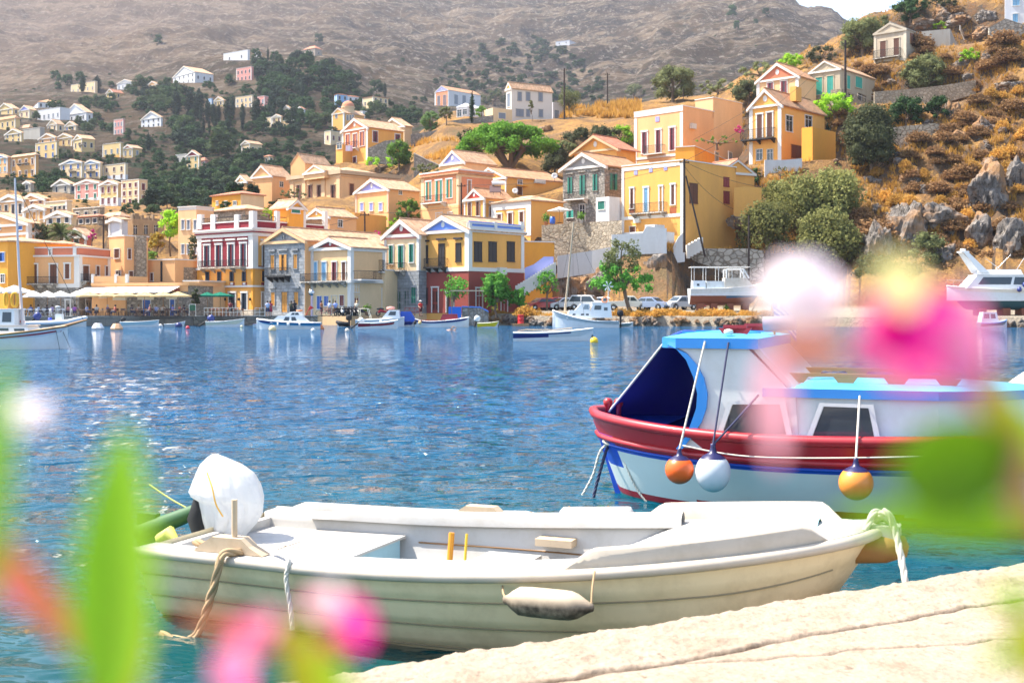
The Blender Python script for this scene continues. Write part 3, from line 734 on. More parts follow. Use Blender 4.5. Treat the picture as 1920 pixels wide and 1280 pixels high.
h=House('house','rubble stone house with white rimmed grey pediment and green shutters','house',66,400,720,1110,635,42,Y=166,wall=SGR)
h.gable('L',543,TILE,ped=plaster((0.30,0.29,0.28),0.3),over=0.45,tw=0.4)
for (a,b,c,d) in ((104,738,145,868),(305,712,347,843)):h.win('L',a,b,c,d,'green','open',0.06,frame=SGR,lintel=True)
h.win('L',200,722,247,872,'green','open',0.06,frame=SGR,name='french_window',lintel=True);h.balcony('L',112,855,275,912,1.1,brackets=2,slab=TRIM)
h.win('R',438,708,498,838,'green','open',0.06,frame=SGR,lintel=True);h.win('L',198,955,247,1090,'dark','glass',0.1,name='door');h.win('L',95,1000,155,1060,'teal','open',0.06);h.end()
h=House('house','small tan tiled house with dusty ochre gable behind the rubble stone house','house',158,500,650,640,500,42,Y=186,wall='yellow')
h.gable('L',405,TILER,med=True,over=0.6,corn=True,trim=col('tan'));h.end()
h=House('outbuilding','white cube outbuilding with small green shutters on the stone terrace','outbuilding',330,436,540,1085,890,50,Y=159,wall='white')
h.win('L',346,928,404,993,'green','shut',0.06);h.end()
h=House('house','big yellow house with round medallions and brown shuttered balcony by the utility poles','house',541,1026,1450,1310,640,45,Y=153,wall='yellow')
h.parapet(600);h.corners(w=0.35,faces='L');h.band(612,640,p=0.06,faces='L',name='frieze');h.band(1022,1048,p=0.1,faces='L',name='string_course')
for (a,b,c,d,k,st,nm) in ((600,825,640,985,'brown','open','window'),(708,820,757,1015,'sky','leaf','french_window'),(832,810,870,1010,'ochre','shut','french_window'),(925,795,970,955,'brown','shut','window')):h.win('L',a,b,c,d,k,st,0.2,name=nm)
h.balcony('L',637,945,900,1020,1.1,brackets=3)
for (x,y) in ((650,700),(770,680),(888,665)):h.box('L',x-13,y-16,x+13,y+16,0,0.06,'medallion',col('lav'))
for (x) in ((597,638),(922,972)):h.box('L',x[0],975,x[1],1035,0.0,0.05,'sill_panel',plaster((0.35,0.10,0.04),0.2))
h.win('R',1078,788,1142,942,'brown','shut',0.06,frame=shm('brown'));h.win('R',1350,738,1394,808,'red','shut',0.04,frame=shm('red'));h.win('R',1350,850,1396,942,'red','shut',0.04,frame=shm('red'))
h.box('L',645,1065,692,1102,0,0.45,'air_conditioner',paint((0.6,0.58,0.52),0.5,key='ac_casing'));h.win('L',600,1130,650,1175,'brown','shut',0.06);h.end()
h=House('house_wing','ochre lean-to wing with tiled edge beside the big yellow medallion house','house',1310,1322,1598,1150,690,60,Y=164,wall='yellow',dl=5);h.gable('R',600,TILER,med=False,over=0.2,tw=0.2);h.end()
h=House('outbuilding','whitewashed porch block with tiny dark window below the big yellow house','outbuilding',455,800,918,1260,1165,45,Y=149,wall='white',dr=4)
h.win('R',832,1185,868,1215,'wine','glass',0.04);h.win('L',500,1200,530,1240,'dark','glass',0.04);h.box('L',722,1115,800,1170,-2,0.0,'upper_block',col('white'));h.end()
h=House('house','apricot house with one star medallion, three tall dark windows and air conditioner','house',640,1024,1272,615,215,45,Y=190,wall='peach')
h.band(165,205,p=0.08,faces='L',name='frieze');h.parapet(165);h.corners(w=0.5,faces='L');h.panel('L',650,560,1024,615,'peach')
for (a,b,c,d,nm) in ((692,375,748,545,'window'),(803,358,858,545,'french_window'),(912,340,970,520,'window')):h.win('L',a,b,c,d,'wine','open',0.25,name=nm)
h.balcony('L',735,483,885,548,0.9,brackets=0,slab=TRIM);h.box('L',808,252,838,292,0,0.07,'medallion',col('lav'));h.band(540,560,p=0.12,faces='L',name='string_course')
h.box('R',1080,308,1116,350,0,0.5,'air_conditioner',paint((0.6,0.58,0.52),0.5,key='ac_casing'));h.end()
h=House('house','windowless apricot block rising behind the star medallion house','house',1125,1268,1502,430,110,45,Y=205,wall='pale');h.parapet(100);h.end()
h=House('house','low bright yellow house with roof terrace plants and grey shutters','house',1098,1120,1640,680,505,25,Y=180,wall='deep',dl=3)
h.parapet(470 if False else 490)
for (a,c) in ((1280,1310),(1388,1420),(1515,1560)):h.win('R',a,538,c,612,'gray','shut',0.1)
h.end()
zset(1340,0,2.943)
h=House('house','yellow hillside house with gabled front, long balcony and brown shutters','house',194,366,606,895,572,42,Y=174,wall='yellow')
h.gable('L',493,TILE,ped='yellow',over=0.35,tw=0.4);h.corners(w=0.5,faces='L')
for (a,b,c,d,k) in ((228,632,269,762,'brown'),(283,622,325,755,'brown')):h.win('L',a,b,c,d,k,'shut',0.2,name='french_window')
h.balcony('L',165,716,340,770,1.2,brackets=3,slab=IRON)
for (a,c) in ((229,266),(289,324)):h.win('L',a,825,c,885,'gray','glass',0.06)
h.win('R',390,640,430,726,'navy','glass',0.12);h.win('R',419,803,484,877,'brown','shut',0.06,frame=shm('ochre'));h.win('R',496,640,536,705,'navy','glass',0.10)
h.box('R',455,480,486,560,-1.2,-0.2,'chimney',col('yellow'));h.end()
h=House('house_wing','low orange wing with curved parapet on the right of the gabled hillside house','house',480,540,618,880,700,42,Y=170,wall='deep',dr=7);h.end()
h=House('house','pale yellow house with salmon pink pediment on the upper hillside','house',234,462,560,600,418,42,Y=196,wall='pale')
h.gable('L',350,TILE,ped='salmon',over=0.3,tw=0.4);h.corners(w=0.5,faces='L');h.win('L',288,458,327,500,'wine','open',0.15);h.win('L',362,448,403,520,'wine','open',0.15);h.end()
h=House('house','weathered stone house with bright turquoise shutters on the upper hillside','house',524,692,884,540,378,42,Y=199,wall=plaster((0.50,0.42,0.30),0.7))
h.gable('L',338,TILE2,med=False,over=0.2,tw=0.2)
for (f,a,b,c,d) in (('L',556,428,597,524),('L',618,420,658,517),('R',727,418,748,492),('R',774,426,814,486)):h.win(f,a,b,c,d,'teal','shut',0.1,frame=plaster((0.62,0.54,0.38),0.4))
h.box('L',524,524,692,545,0,0.3,'ledge',SR);h.end()
ar=House('ruined_arcade','rubble stone arcade base with dark openings under the turquoise shuttered house','ruin',640,700,985,585,490,35,Y=190,wall=SR)
for (a,c) in ((735,762),(788,834),(862,890)):ar.win('R',a,522,c,558,'dark','glass',0.06,frame=SR,name='opening')
ar.end()
h=House('ruined_house','ruined two storey house with streaked cream plaster and rusty balcony','ruin',881,1056,1245,470,160,42,Y=210,wall=plaster((0.56,0.48,0.37),0.95))
h.gable('L',128,plaster((0.4,0.36,0.3),0.8),med=False,over=0.12,tw=0.25,trim=plaster((0.5,0.45,0.36),0.8));h.corners(w=0.4,mat=plaster((0.62,0.54,0.42),0.7),faces='L')
for (a,b,c,d) in ((910,228,949,318),(985,212,1022,306)):h.win('L',a,b,c,d,'brown','shut',0.12,frame=plaster((0.62,0.54,0.42),0.7),name='french_window')
h.balcony('L',882,275,1030,318,0.8,brackets=2);h.win('R',1078,192,1115,245,'brown','open',0.08,frame=plaster((0.4,0.2,0.1),0.5));h.win('R',1135,200,1162,225,'dark','glass',0.06)
h.win('L',925,345,955,460,'dark','leaf',0.06,frame=SR,name='door');h.end()
h=House('ruined_annex','grey roofless annex wall with one small square hole beside the ruined house','ruin',1244,1300,1486,262,160,25,Y=216,wall=plaster((0.36,0.34,0.31),0.9),dl=5)
h.win('R',1352,170,1374,192,'dark','glass',0.05);h.panel('R',1455,165,1486,262,'yellow',0.03,'patched_corner');h.end()
h=House('house','white house with sky blue shutters cut off by the top right corner','house',1602,1760,1900,140,-40,20,Y=238,wall='farwhite')
for (a,b,c,d) in ((1642,-10,1686,32),(1642,78,1676,125)):h.win('L',a,b,c,d,'sky','shut',0.08)
h.end()
zset(760,130,S4)
h=House('house','white hilltop house with red front and small lavender pediment','house',235,345,602,300,165,45,wall='farwhite')
h.gable('L',132,TILE,ped='lav',over=0.2,tw=0.3);h.panel('L',245,178,340,300,'coral',0.04,'red_panel');h.corners(w=0.25,faces='L')
for (f,a,b,c,d) in (('L',255,212,280,290),('L',300,205,330,290),('R',390,205,422,280),('R',455,210,485,283)):h.win(f,a,b,c,d,'gray','shut',0.1)
h.end()
h=House('chapel','low white vaulted building with dark arches beside the thin hilltop cypress','chapel',410,500,705,385,300,30,wall='farwhite')
h.hip(258,col('farwhite'),over=0.1);h.win('L',415,325,450,380,'navy','glass',0.05);h.win('L',460,320,495,365,'navy','glass',0.05);h.end()
h=House('house','tall white two storey hilltop house with pale tiled roof and grey shutters','house',806,850,1176,412,150,60,wall=plaster((0.66,0.62,0.56),0.1))
h.gable('L',108,TILE2,ped='yellow',over=0.2,tw=0.3,med=False)
for (a,b,c,d) in ((895,183,932,253),(963,185,1000,253),(1062,187,1100,257),(883,320,948,378),(965,322,998,378),(1065,323,1102,382)):h.win('R',a,b,c,d,'gray','shut',0.08,frame=col('gray'))
h.win('L',815,195,842,300,'gray','shut',0.08);h.end()
h=House('house_wing','cream garden wing with grey garage door left of the tall white hilltop house','house',692,700,855,420,308,60,wall='cream',dl=4);h.win('R',745,350,803,395,'gray','shut',0.06,name='door');h.end()
h=House('house_wing','bright white annex with grey door right of the tall white hilltop house','house',1172,1180,1268,395,264,60,wall='farwhite',dl=4);h.win('R',1190,328,1230,390,'gray','shut',0.06,name='door');h.end()
zset(360,60,S4)
h=House('house','tall terracotta fronted house with white corners and laundry on its balcony','house',1202,1405,1692,1045,760,45,wall='yellow')
h.gable('L',693,TILE2,ped='coral',over=0.3,tw=0.45,medm=TRIM);h.panel('L',1220,790,1395,930,'coral',0.05,'terracotta_panel');h.corners(w=0.45,faces='L')
for (f,a,b,c,d,nm) in (('L',1230,820,1268,905,'window'),('L',1288,815,1325,940,'french_window'),('L',1343,798,1382,912,'window'),('R',1441,795,1488,882,'window'),('R',1620,820,1668,880,'window'),('L',1232,1008,1268,1045,'window'),('L',1288,1000,1320,1045,'window')):h.win(f,a,b,c,d,'wine','open',0.16,name=nm)
bal=h.balcony('L',1215,885,1340,935,1.0,brackets=2,slab=TRIM);h.end()
HL=h
h=House('house','plain brown gabled house end behind the terracotta fronted house','house',1515,1700,1760,900,750,45,wall='tan',Y=262);h.gable('L',690,TILE2,med=False,over=0.3);h.end()
h=House('house_wing','small yellow loggia on the left of the terracotta fronted house','house',1152,1206,1230,1035,900,45,Y=HL.Y+2,wall='yellow',dr=4);h.win('L',1160,885,1200,935,'dark','glass',0.05);h.end()
h=House('house','large tan neoclassical house with pilasters, long cornice and weathered pediment','house',782,1190,1640,1430,1130,45,Y=205,wall='pale')
h.band(1105,1135,plaster((0.55,0.42,0.28),0.6),0.5);h.band(1140,1155,plaster((0.66,0.46,0.28),0.4),0.15,'architrave')
for x in (790,885,1040,1160):h.box('L',x,1155,x+28,1420,0,0.18,'pilaster',plaster((0.70,0.47,0.27),0.3))
for x in (835,925,1000,1110):h.win('L',x,1225,x+42,1345,'brown','open',0.1,frame=plaster((0.55,0.40,0.26),0.4))
for x in (1255,1500):h.win('R',x,1215,x+42,1330,'brown','shut',0.1,frame=plaster((0.66,0.36,0.2),0.4))
h.balcony('L',870,1335,1050,1375,1.0,brackets=4);h.hip(1035,TILE2);h.end()
h2=House('pediment_gable','small triangular gable on the cornice of the large tan neoclassical house','gable',895,1060,1090,1120,1112,45,Y=206.5,wall='pale',deep=1,pad=False,dr=5)
h2.gable('L',1066,TILE2,med=False,over=0.1,tw=0.2);h2.end()
h=House('house','blank apricot wall with sloping top behind the neoclassical house','house',790,905,1115,1200,1050,35,Y=222,wall='peach');h.gable('L',978,TILE2,med=False,corn=False,over=0.1);h.end()
h=House('house','long yellow hillside house with sloping white edged roof on the left slope','house',474,640,800,1390,1150,35,Y=215,wall='peach');h.gable('L',1068,TILE2,med=False,over=0.2,tw=0.3);h.win('R',700,1200,730,1240,'dark','glass',0.05);h.end()
h=House('house','tiny peach house with small pediment left of the long yellow hillside house','house',345,440,480,1290,1195,45,Y=210,wall='peach');h.gable('L',1148,TILE2,over=0.2,tw=0.3);h.end()
h=House('house','yellow house with violet pediment and three violet shuttered windows','house',1310,1572,1820,1440,1255,45,Y=180,wall='peach')
h.gable('L',1178,TILE2,ped='lav',over=0.3,tw=0.35);h.corners(w=0.35,mat=plaster((0.70,0.42,0.30),0.2),faces='L')
for (a,c) in ((1346,1376),(1420,1453),(1495,1528)):h.win('L',a,1368,c,1430,'lav','shut',0.1)
h.win('R',1652,1262,1680,1300,'brown','glass',0.06);h.end()
zset(340,360,S4)
h=House('house','vivid yellow flat topped house with white side wall behind the burgundy house','house',245,476,660,140,15,40,Y=185,wall='deep')
h.panel('R',476,15,660,140,'cream',0.04)
for (a,c) in ((280,298),(345,372),(415,445)):h.win('L',a,75,c,105,'gray','glass',0.08)
h.hip(-25,TILER);h.end()
h=House('house','peach three storey house with white pinnacled parapet left of the burgundy house','house',-25,120,260,560,140,30,Y=158,wall='pale')
h.parapet(118,TRIM)
for j,(y0,y1) in enumerate(((225,300),(420,495))):
    for a in (0,45,98):h.win('L',a,y0,a+30,y1,'gray','shut',0.1)
h.end()
h=House('house','stone walled house with dull tiled roof behind the roof terrace railing','house',235,510,725,260,140,40,Y=160,wall=SR);h.hip(85,TILE2);h.end()
h=House('house','small peach gabled house with white medallion beside the roof terrace','house',985,1185,1400,300,195,42,Y=158,wall='peach')
h.gable('L',130,TILE2,ped='yellow',over=0.2,tw=0.3);h.win('R',1250,225,1290,280,'dark','glass',0.08);h.end()
h=House('terrace_wall','long ochre retaining terrace under the violet shuttered house','terrace',1190,1386,1640,330,165,30,Y=172,wall='yellow');h.end()
# ---------------------------------------------------------------- the hillside town behind, house by house
HT='houses of the hillside town'
def fh(l,c,r,top,base,apex,wall,label,nl=(3,2),nr=(0,0),sh='navy',st='shut',ped=None,roof=None,th=35,trim=True,group=HT,name='house',low=None,fw=0.10,Y=None,bal=None):
    wall={'yellow':plaster((0.64,0.46,0.21)),'orange':plaster((0.68,0.36,0.13))}.get(wall,wall) if isinstance(wall,str) else wall
    h=House(name,label,'house',l,c,r,base,top,th,wall=wall,group=group,deep=9,Y=Y)
    if apex is None:h.parapet(top-8)
    elif isinstance(apex,str):h.hip(float(apex),roof or TILE2)
    else:h.gable('L' if (c-l) >= (r-c) or nl[0] else 'R',apex,roof or TILE2,ped=ped,over=0.35,med=False,tw=0.45)
    if trim:h.corners(w=0.4,faces='L')
    if low:h.storey(low[0],base,col(low[1]))
    tz=h.h
    if nl[0]:h.grid_windows('L',nl[0],nl[1],sh,st,fw,ww=1.0,wh=1.9)
    if nr[0]:h.grid_windows('R',nr[0],nr[1],sh,st,fw,ww=1.0,wh=1.9)
    if bal:h.balcony('L',bal[0],bal[1],bal[2],bal[3],0.9,brackets=2)
    h.end();return h
zset(0,60,S4)
fh(-60,60,82,1000,1125,978,'peach','small yellow house with sky blue shutters at the left edge of the hill town',(3,2),sh='sky',ped='blue',low=(1122,'farwhite'))
fh(88,285,303,985,1172,'962','orange','deep orange three storey house with eight pink shuttered windows and two balconies',(4,2),sh='pinkish' if False else 'brown',fw=0.18,low=(1125,'orange'),bal=(148,1035,235,1052))
fh(285,452,462,882,1010,None,'yellow','plain yellow cube house with four bright blue shutters',(3,2),sh='blue')
fh(310,440,448,842,900,812,'peach','peach gable house left of the arched yellow house in the hill town',(2,1))
fh(442,575,592,840,915,812,'yellow','yellow house with arched brown door in the middle of the hill town',(3,1),sh='brown',low=(912,'farwhite'))
fh(590,655,757,850,950,822,'yellow','yellow corner house with small balcony and white gable edge in the hill town',(2,1),(2,1),th=45,bal=(640,888,690,902))
fh(-40,122,160,690,770,'660','yellow','yellow house with dark blue tall shutters and orange roof near the left edge',(4,1),sh='navy',roof=TILE)
fh(-30,100,155,610,660,570,'yellow','yellow gable house high at the left edge of the hill town',(2,1),(1,1))
fh(155,235,290,620,690,588,'cream','cream house with violet gable beside the big white house',(2,1),(1,1),sh='wine',ped='lav')
fh(300,480,560,610,710,None,'farwhite','big white flat house with tall grey windows behind the twisted pine',(5,1),sh='gray')
fh(505,690,742,640,715,575,'farwhite','long white house with sloping roof and dark arched windows',(4,1),(1,1),sh='navy')
fh(255,305,485,560,610,'520','farwhite','white house with wide orange tiled roof above the big white flat house',(1,1),(4,1),roof=TILE,th=60)
fh(380,455,512,735,795,700,'cream','cream gabled cottage with two dark arches below the big white house',(2,1),(1,1))
fh(515,605,617,745,788,715,'cream','pale yellow cottage with royal blue double doors below the white house',(2,1),sh='blue')
fh(40,170,188,805,878,775,'yellow','yellow house with three dark windows beside the grey roofless ruin',(3,2))
fh(188,320,357,772,862,None,plaster((0.42,0.40,0.36),0.8),'grey roofless ruin standing in the hill town',(0,0),trim=False)
fh(95,235,262,765,790,'735','tan','low tan house with broad plain tiled roof above the grey ruin',(0,0),trim=False)
fh(822,965,985,893,1005,None,'yellow','yellow house with grey double doors and white scalloped parapet',(3,1),sh='gray',low=(985,'yellow'))
fh(985,1060,1136,925,1002,902,'yellow','yellow house with small red pediment above a white zigzag stair',(2,1),(1,1),sh='gray',ped='salmon')
fh(568,760,780,402,490,None,'cream','long dull yellow house behind two fat cypresses high on the hill',(5,1),sh='gray')
fh(938,1060,1075,395,462,380,'sky' if False else 'farwhite','bluish white house with small chimneys high on the hill',(4,1),sh='gray')
fh(850,905,990,480,528,455,'yellow','stone and yellow cottage with red roof edge below the bluish white house',(1,1),(1,1),roof=TILER)
fh(1172,1262,1278,420,470,395,'peach','small yellow gable house among trees high on the hill',(3,1),low=(455,'cream'))
fh(1385,1560,1707,318,402,275,'farwhite','large white twin roofed building high on the slope beside the rocky knoll',(5,2),(3,1),th=45,roof=TILE2)
fh(912,985,992,705,822,None,'pink','narrow dusty pink house standing alone on the bare slope',(3,2),sh='gray')
fh(1130,1288,1300,680,760,635,'farwhite','white gabled house with eight dark windows on a tan stone base',(4,2),low=(752,'tan'))
fh(482,655,662,1040,1165,1020,'cream','left half of the pale yellow twin gabled house with cobalt shutters',(3,2),sh='blue',ped='sky',bal=(565,1097,612,1115))
fh(655,800,812,1045,1165,1023,'cream','right half of the pale yellow twin gabled house with cobalt shutters',(3,2),sh='blue',ped='sky',bal=(700,1097,762,1115))
fh(825,1003,1012,1060,1180,None,'cream','cream house with faded brown shutters and white parapet beside the twin gables',(3,2),sh='brown',low=(1140,'farwhite'))
fh(600,795,803,1200,1345,1180,'pink','raspberry pink house with green windows and white columns on a white base',(3,2),sh='green',low=(1320,'farwhite'),ped='pink',fw=0.2)
fh(800,943,960,1210,1390,1185,'yellow','yellow house with pink lower floor and high white base beside the pink house',(3,2),sh='wine',ped='salmon',low=(1325,'farwhite'))
fh(972,1112,1180,1188,1380,None,'cream','cream four storey house with rows of small windows right of the pink house',(3,3),(1,2),sh='wine')
fh(420,560,600,1215,1290,1178,plaster((0.52,0.44,0.34),0.6),'bare stone gable house left of the raspberry pink house',(2,1),(1,1),trim=False)
fh(190,245,255,1205,1275,1190,plaster((0.52,0.44,0.34),0.6),'tiny stone hut among bushes under the deep orange house',(1,1),trim=False)
fh(1405,1488,1500,985,1050,None,'gray','blue grey flat house left of the yellow house with the plum pediment',(2,1))
fh(1488,1592,1600,985,1095,948,'yellow','yellow house with plum pediment and green balcony screen above the wood',(2,2),sh='green',ped='burg')
fh(1592,1640,1667,1030,1082,'1000','pink','low pinkish red annex right of the plum pediment house',(2,1),roof=TILER)
zset(360,60,S4)
fh(252,445,463,150,228,None,'farwhite','white chapel edged in cobalt blue on top of the rocky knoll',(2,1),sh='navy')
fh(498,545,548,155,188,145,'farwhite','tiny white hut with red roof beside the blue edged chapel',(0,0),roof=TILER)
fh(890,985,1042,130,195,'98',plaster((0.40,0.33,0.27),0.6),'stone house with flat red roof above the dark wood',(2,1),(1,1),roof=TILER,trim=False)
fh(355,475,492,285,388,None,'pink','salmon pink two storey house on a stone terrace below the chapel',(4,2))
fh(130,155,162,540,605,None,'sky','narrow sky blue house half hidden by cypresses',(1,1))
fh(173,250,265,545,590,518,'yellow','small yellow gable house between the tall cypresses',(2,1))
fh(350,480,492,515,605,None,'cream','long cream house with white parapet blobs between the cypresses',(4,2),sh='gray')
fh(525,580,612,520,652,None,'pink','pale pink flat house right of the fat round cypress',(2,2),sh='gray')
fh(735,778,785,605,662,588,'cream','cream gable end between two dark cypresses',(1,1))
fh(640,712,722,675,780,660,'yellow','narrow yellow house with rounded top and balcony among cypresses',(2,2),sh='brown',bal=(650,735,712,748))
fh(590,635,645,690,780,None,'cream','low cream stepped house left of the narrow yellow house',(1,1))
fh(722,800,815,712,782,None,'cream','cream terrace house with white stair walls right of the narrow yellow house',(2,1))
fh(832,895,905,615,705,598,'farwhite','small white house with red roof below the right cypress',(1,1),roof=TILER)
fh(1140,1160,1245,500,600,'490','sky','bright blue house with red roof edge above the domed church',(0,0),(2,2),th=60,roof=TILER)
fh(1236,1246,1335,515,562,'505','farwhite','pale blue white house right of the bright blue house',(0,0),(2,1),th=60,roof=TILER)
fh(1365,1450,1570,515,612,'500','cream','pale yellow long house with white window frames right of the church',(2,1),(3,2),th=45,roof=TILER)
fh(395,462,560,890,985,868,'cream','cream gabled house with white terraces above the dark lower wood',(2,1),(2,1),ped='cream',th=40)
fh(572,620,652,995,1060,'980','yellow','small yellow house with pink roof below the cream gabled house',(1,1),(1,1),roof=TILER)
# the domed church
zset(360,60,S4)
ch=House('church','yellow and white domed church with terracotta dome on the slope','church',1120,1215,1385,780,645,40,wall='yellow',deep=8)
ch.gable('L',610,TILE2,med=False,over=0.2);ch.corners(w=0.6)
ch.win('L',1145,650,1165,690,'gray','glass',0.1)
for a in (1235,1258,1280):ch.win('R',a,668,a+18,706,'gray','glass',0.25)
ctr=ch.C+ch.u*ch.Lu*0.45+ch.v*ch.Lv*0.45;pxm=0.2345*ch.Y/F
zt=H+(HY-zy(625))/F*ch.Y;zd=H+(HY-zy(590))/F*ch.Y;rr=52*0.2343*ch.Y/F
mb=MB();mb.lathe([(rr*0.95,ch.zb+ch.h-1),(rr*0.95,zd),(rr*1.08,zd),(rr*1.08,zd+0.5),(rr*0.9,zd+0.5)],(ctr.x,ctr.y,0),20,sm=False)
dr=ch.add('drum',mb,col('cream'))
mb=MB();mb.lathe([(rr*math.cos(t*math.pi/16),zd+0.5+rr*0.95*math.sin(t*math.pi/16)) for t in range(9)],(ctr.x,ctr.y,0),20)
ch.add('dome',mb,plaster((0.60,0.24,0.13),0.2));ch.end()
fh(1335,1365,1400,640,720,None,'farwhite','small white bell tower wall right of the domed church',(0,0),name='bell_tower',th=40)
fh(1060,1110,1200,800,890,None,'cream','white walled forecourt house below the domed church',(1,1),(2,1),th=40,sh='wine')
# lower left rows
zset(0,340,S4)
fh(-30,192,205,145,290,105,'pale','wide peach gabled house with four dark windows above the waterfront, far left',(4,1),sh='dark',Y=215)
fh(155,360,372,140,200,98,'peach','peach gable house behind with three brown windows in the left rows',(3,1),sh='wine',Y=245)
fh(195,360,385,215,325,183,'pale','cream peach house with central balcony doors right of the wide gabled house',(3,1),sh='ochre',Y=205)
fh(355,535,556,165,290,None,'cream','cream cube house with stepped parapet and row of dark windows',(5,1),sh='dark',Y=212)
fh(375,570,590,270,345,235,'cream','low cream gable house in front of the stepped cube house',(3,1),Y=195)
fh(585,800,825,215,300,None,SR,'flat roofed rubble stone house with small arches in the left rows',(3,1),trim=False,Y=225)
fh(622,790,810,280,345,'258',SR,'stone cottage with orange red hipped roof in the left rows',(3,1),trim=False,Y=200,roof=TILER)
fh(800,960,1035,285,330,'238','tan','wide tan house with dull brown hipped roof in the left rows',(0,0),trim=False,Y=203)
fh(540,690,705,435,540,375,'salmon','brick red gable house with white roof edges beside the bougainvillea',(1,1),Y=165)
ru=House('ruined_house','roofless ochre ruin with empty window holes and crumbling top','ruin',1010,1060,1315,450,300,40,Y=172,wall=plaster((0.50,0.32,0.17),0.9))
for a in (1050,1135,1215):ru.win('R',a+10,350,a+52,425,'dark','glass',0.12,frame=plaster((0.60,0.42,0.24),0.6),name='opening')
mb=MB();random.seed(5)
for i in range(14):a=ru.Lv*i/14;ru.fbox(mb,'R',a,a+ru.Lv/14*random.uniform(.5,1),ru.h,ru.h+random.uniform(0.1,0.9),-0.6,0)
ru.add('broken_wall_top',mb,plaster((0.34,0.24,0.15),0.9));ru.end()
fh(872,975,1012,305,440,288,'farwhite','white house side with large violet painted panel beside the ochre ruin',(0,0),Y=170)
# lone buildings on the mountain
zset()
fh(1042,1068,1086,75,84,'72','farwhite','lone white flat house far up on the mountain slope',(2,1),group=None,th=30)
# ---------------------------------------------------------------- trees and plants
BARK=plain('bark',(0.16,0.11,0.075),0.95)
def rvec(r):
    while True:
        v=Vector((r.uniform(-1,1),r.uniform(-1,1),r.uniform(-1,1)))
        if 0.01 < v.length < 1:return v.normalized()
def leaf(mb,p,n,s,r,asp=0.55):
    a=n.cross(rvec(r));
    if a.length < 1e-3:return
    a.normalize();b=n.cross(a)
    mb.add([p-a*s*asp,p-b*s*0.2,p+a*s*asp,p+b*s],[(0,1,2,3)])
def blob(mb,c,rad,n,ls,r,flat=1.0,core=True,droop=0.0):
    c=Vector(c)
    if core:
        s=r.random()*50;rows=[]
        for i in range(6):
            t=math.pi*(i+0.02)/5.04;row=[]
            for k in range(8):
                a=2*math.pi*k/8;d=Vector((math.sin(t)*math.cos(a),math.sin(t)*math.sin(a),math.cos(t)))
                row.append(c+Vector((d.x,d.y,d.z*flat))*rad*0.60*(1+0.35*noise.noise(d*1.7+Vector((s,0,0)))))
            rows.append(row)
        mb.grid(rows,0,False,close=True)
    for i in range(n):
        d=rvec(r);q=0.62+0.58*r.random()**1.3
        p=c+Vector((d.x,d.y,d.z*flat))*rad*q*(1+0.25*noise.noise(d*2.1+c))
        nn=(d+rvec(r)*0.9).normalized()
        leaf(mb,p,nn,ls*r.uniform(0.6,1.35),r)
def limb(mb,a,b,r0,r1,r,bend=0.12,seg=6):
    a=Vector(a);b=Vector(b);L=(b-a).length;o=rvec(r)*L*bend
    mb.tube([a,a.lerp(b,0.35)+o*0.8,a.lerp(b,0.7)+o*0.6,b],[r0,lerp(r0,r1,.4),lerp(r0,r1,.75),r1],seg)
def make_tree(name,cat,lab,fol,blobs,trunk,seed=1,nleaf=60,ls=0.25,flat=1.0,core=True,bark=BARK,group=None):
    """blobs: (x,y,z,rad); trunk: list of limb (a,b,r0,r1)"""
    r=random.Random(seed);root=empty(name,(0,0,0),lab,cat,group)
    t=MB()
    for (a,b,r0,r1) in trunk:limb(t,a,b,r0,r1,r)
    t.build('trunk',bark,root,uv=False)
    m=MB()
    for (x,y,z,rad) in blobs:blob(m,(x,y,z),rad,int(nleaf*rad*rad),ls,r,flat,core)
    m.build('crown',fol,root,uv=False)
    return Stock(root)
G_PINE=foliage((0.131,0.293,0.032),(0.209,0.431,0.043),'leaf_pine_bright')
G_DARK=foliage((0.024,0.062,0.018),(0.05,0.105,0.026),'leaf_dark',0.2)
G_CYP=foliage((0.014,0.034,0.018),(0.028,0.055,0.022),'leaf_cypress',0.15)
G_MID=foliage((0.104,0.216,0.032),(0.209,0.371,0.051),'leaf_mid')
G_OLIVE=foliage((0.145,0.167,0.065),(0.246,0.261,0.102),'leaf_olive')
G_OLIVED=foliage((0.072,0.087,0.036),(0.138,0.145,0.065),'leaf_olive_dark')
G_TAM=foliage((0.20,0.21,0.065),(0.33,0.32,0.11),'leaf_tamarisk',0.45)
G_BRIGHT=foliage((0.244,0.470,0.029),(0.452,0.705,0.043),'leaf_bright',0.45)
G_FERN=foliage((0.078,0.255,0.036),(0.174,0.431,0.058),'leaf_fern')
G_DRY=foliage((0.24,0.13,0.06),(0.36,0.21,0.09),'dry_twigs',0.3)
G_GOLD=foliage((0.55,0.30,0.06),(0.72,0.42,0.10),'gold_grass',0.45)
G_MAG=foliage((0.62,0.02,0.22),(0.75,0.05,0.35),'magenta_bracts',0.4)
G_YEL=foliage((0.42,0.30,0.04),(0.55,0.36,0.06),'yellow_leaves',0.4)
def dome(n,R_,Hh,z0,rad,seed,inner=0.3):
    r=random.Random(seed);o=[]
    for i in range(n):
        a=r.random()*2*math.pi;t=math.sqrt(r.uniform(inner,1));h=r.random()
        zz=z0+Hh*h;k=math.sqrt(max(0.05,1-h*h*0.85))
        o.append((math.cos(a)*R_*t*k,math.sin(a)*R_*t*k,zz,rad*r.uniform(0.7,1.2)))
    return o
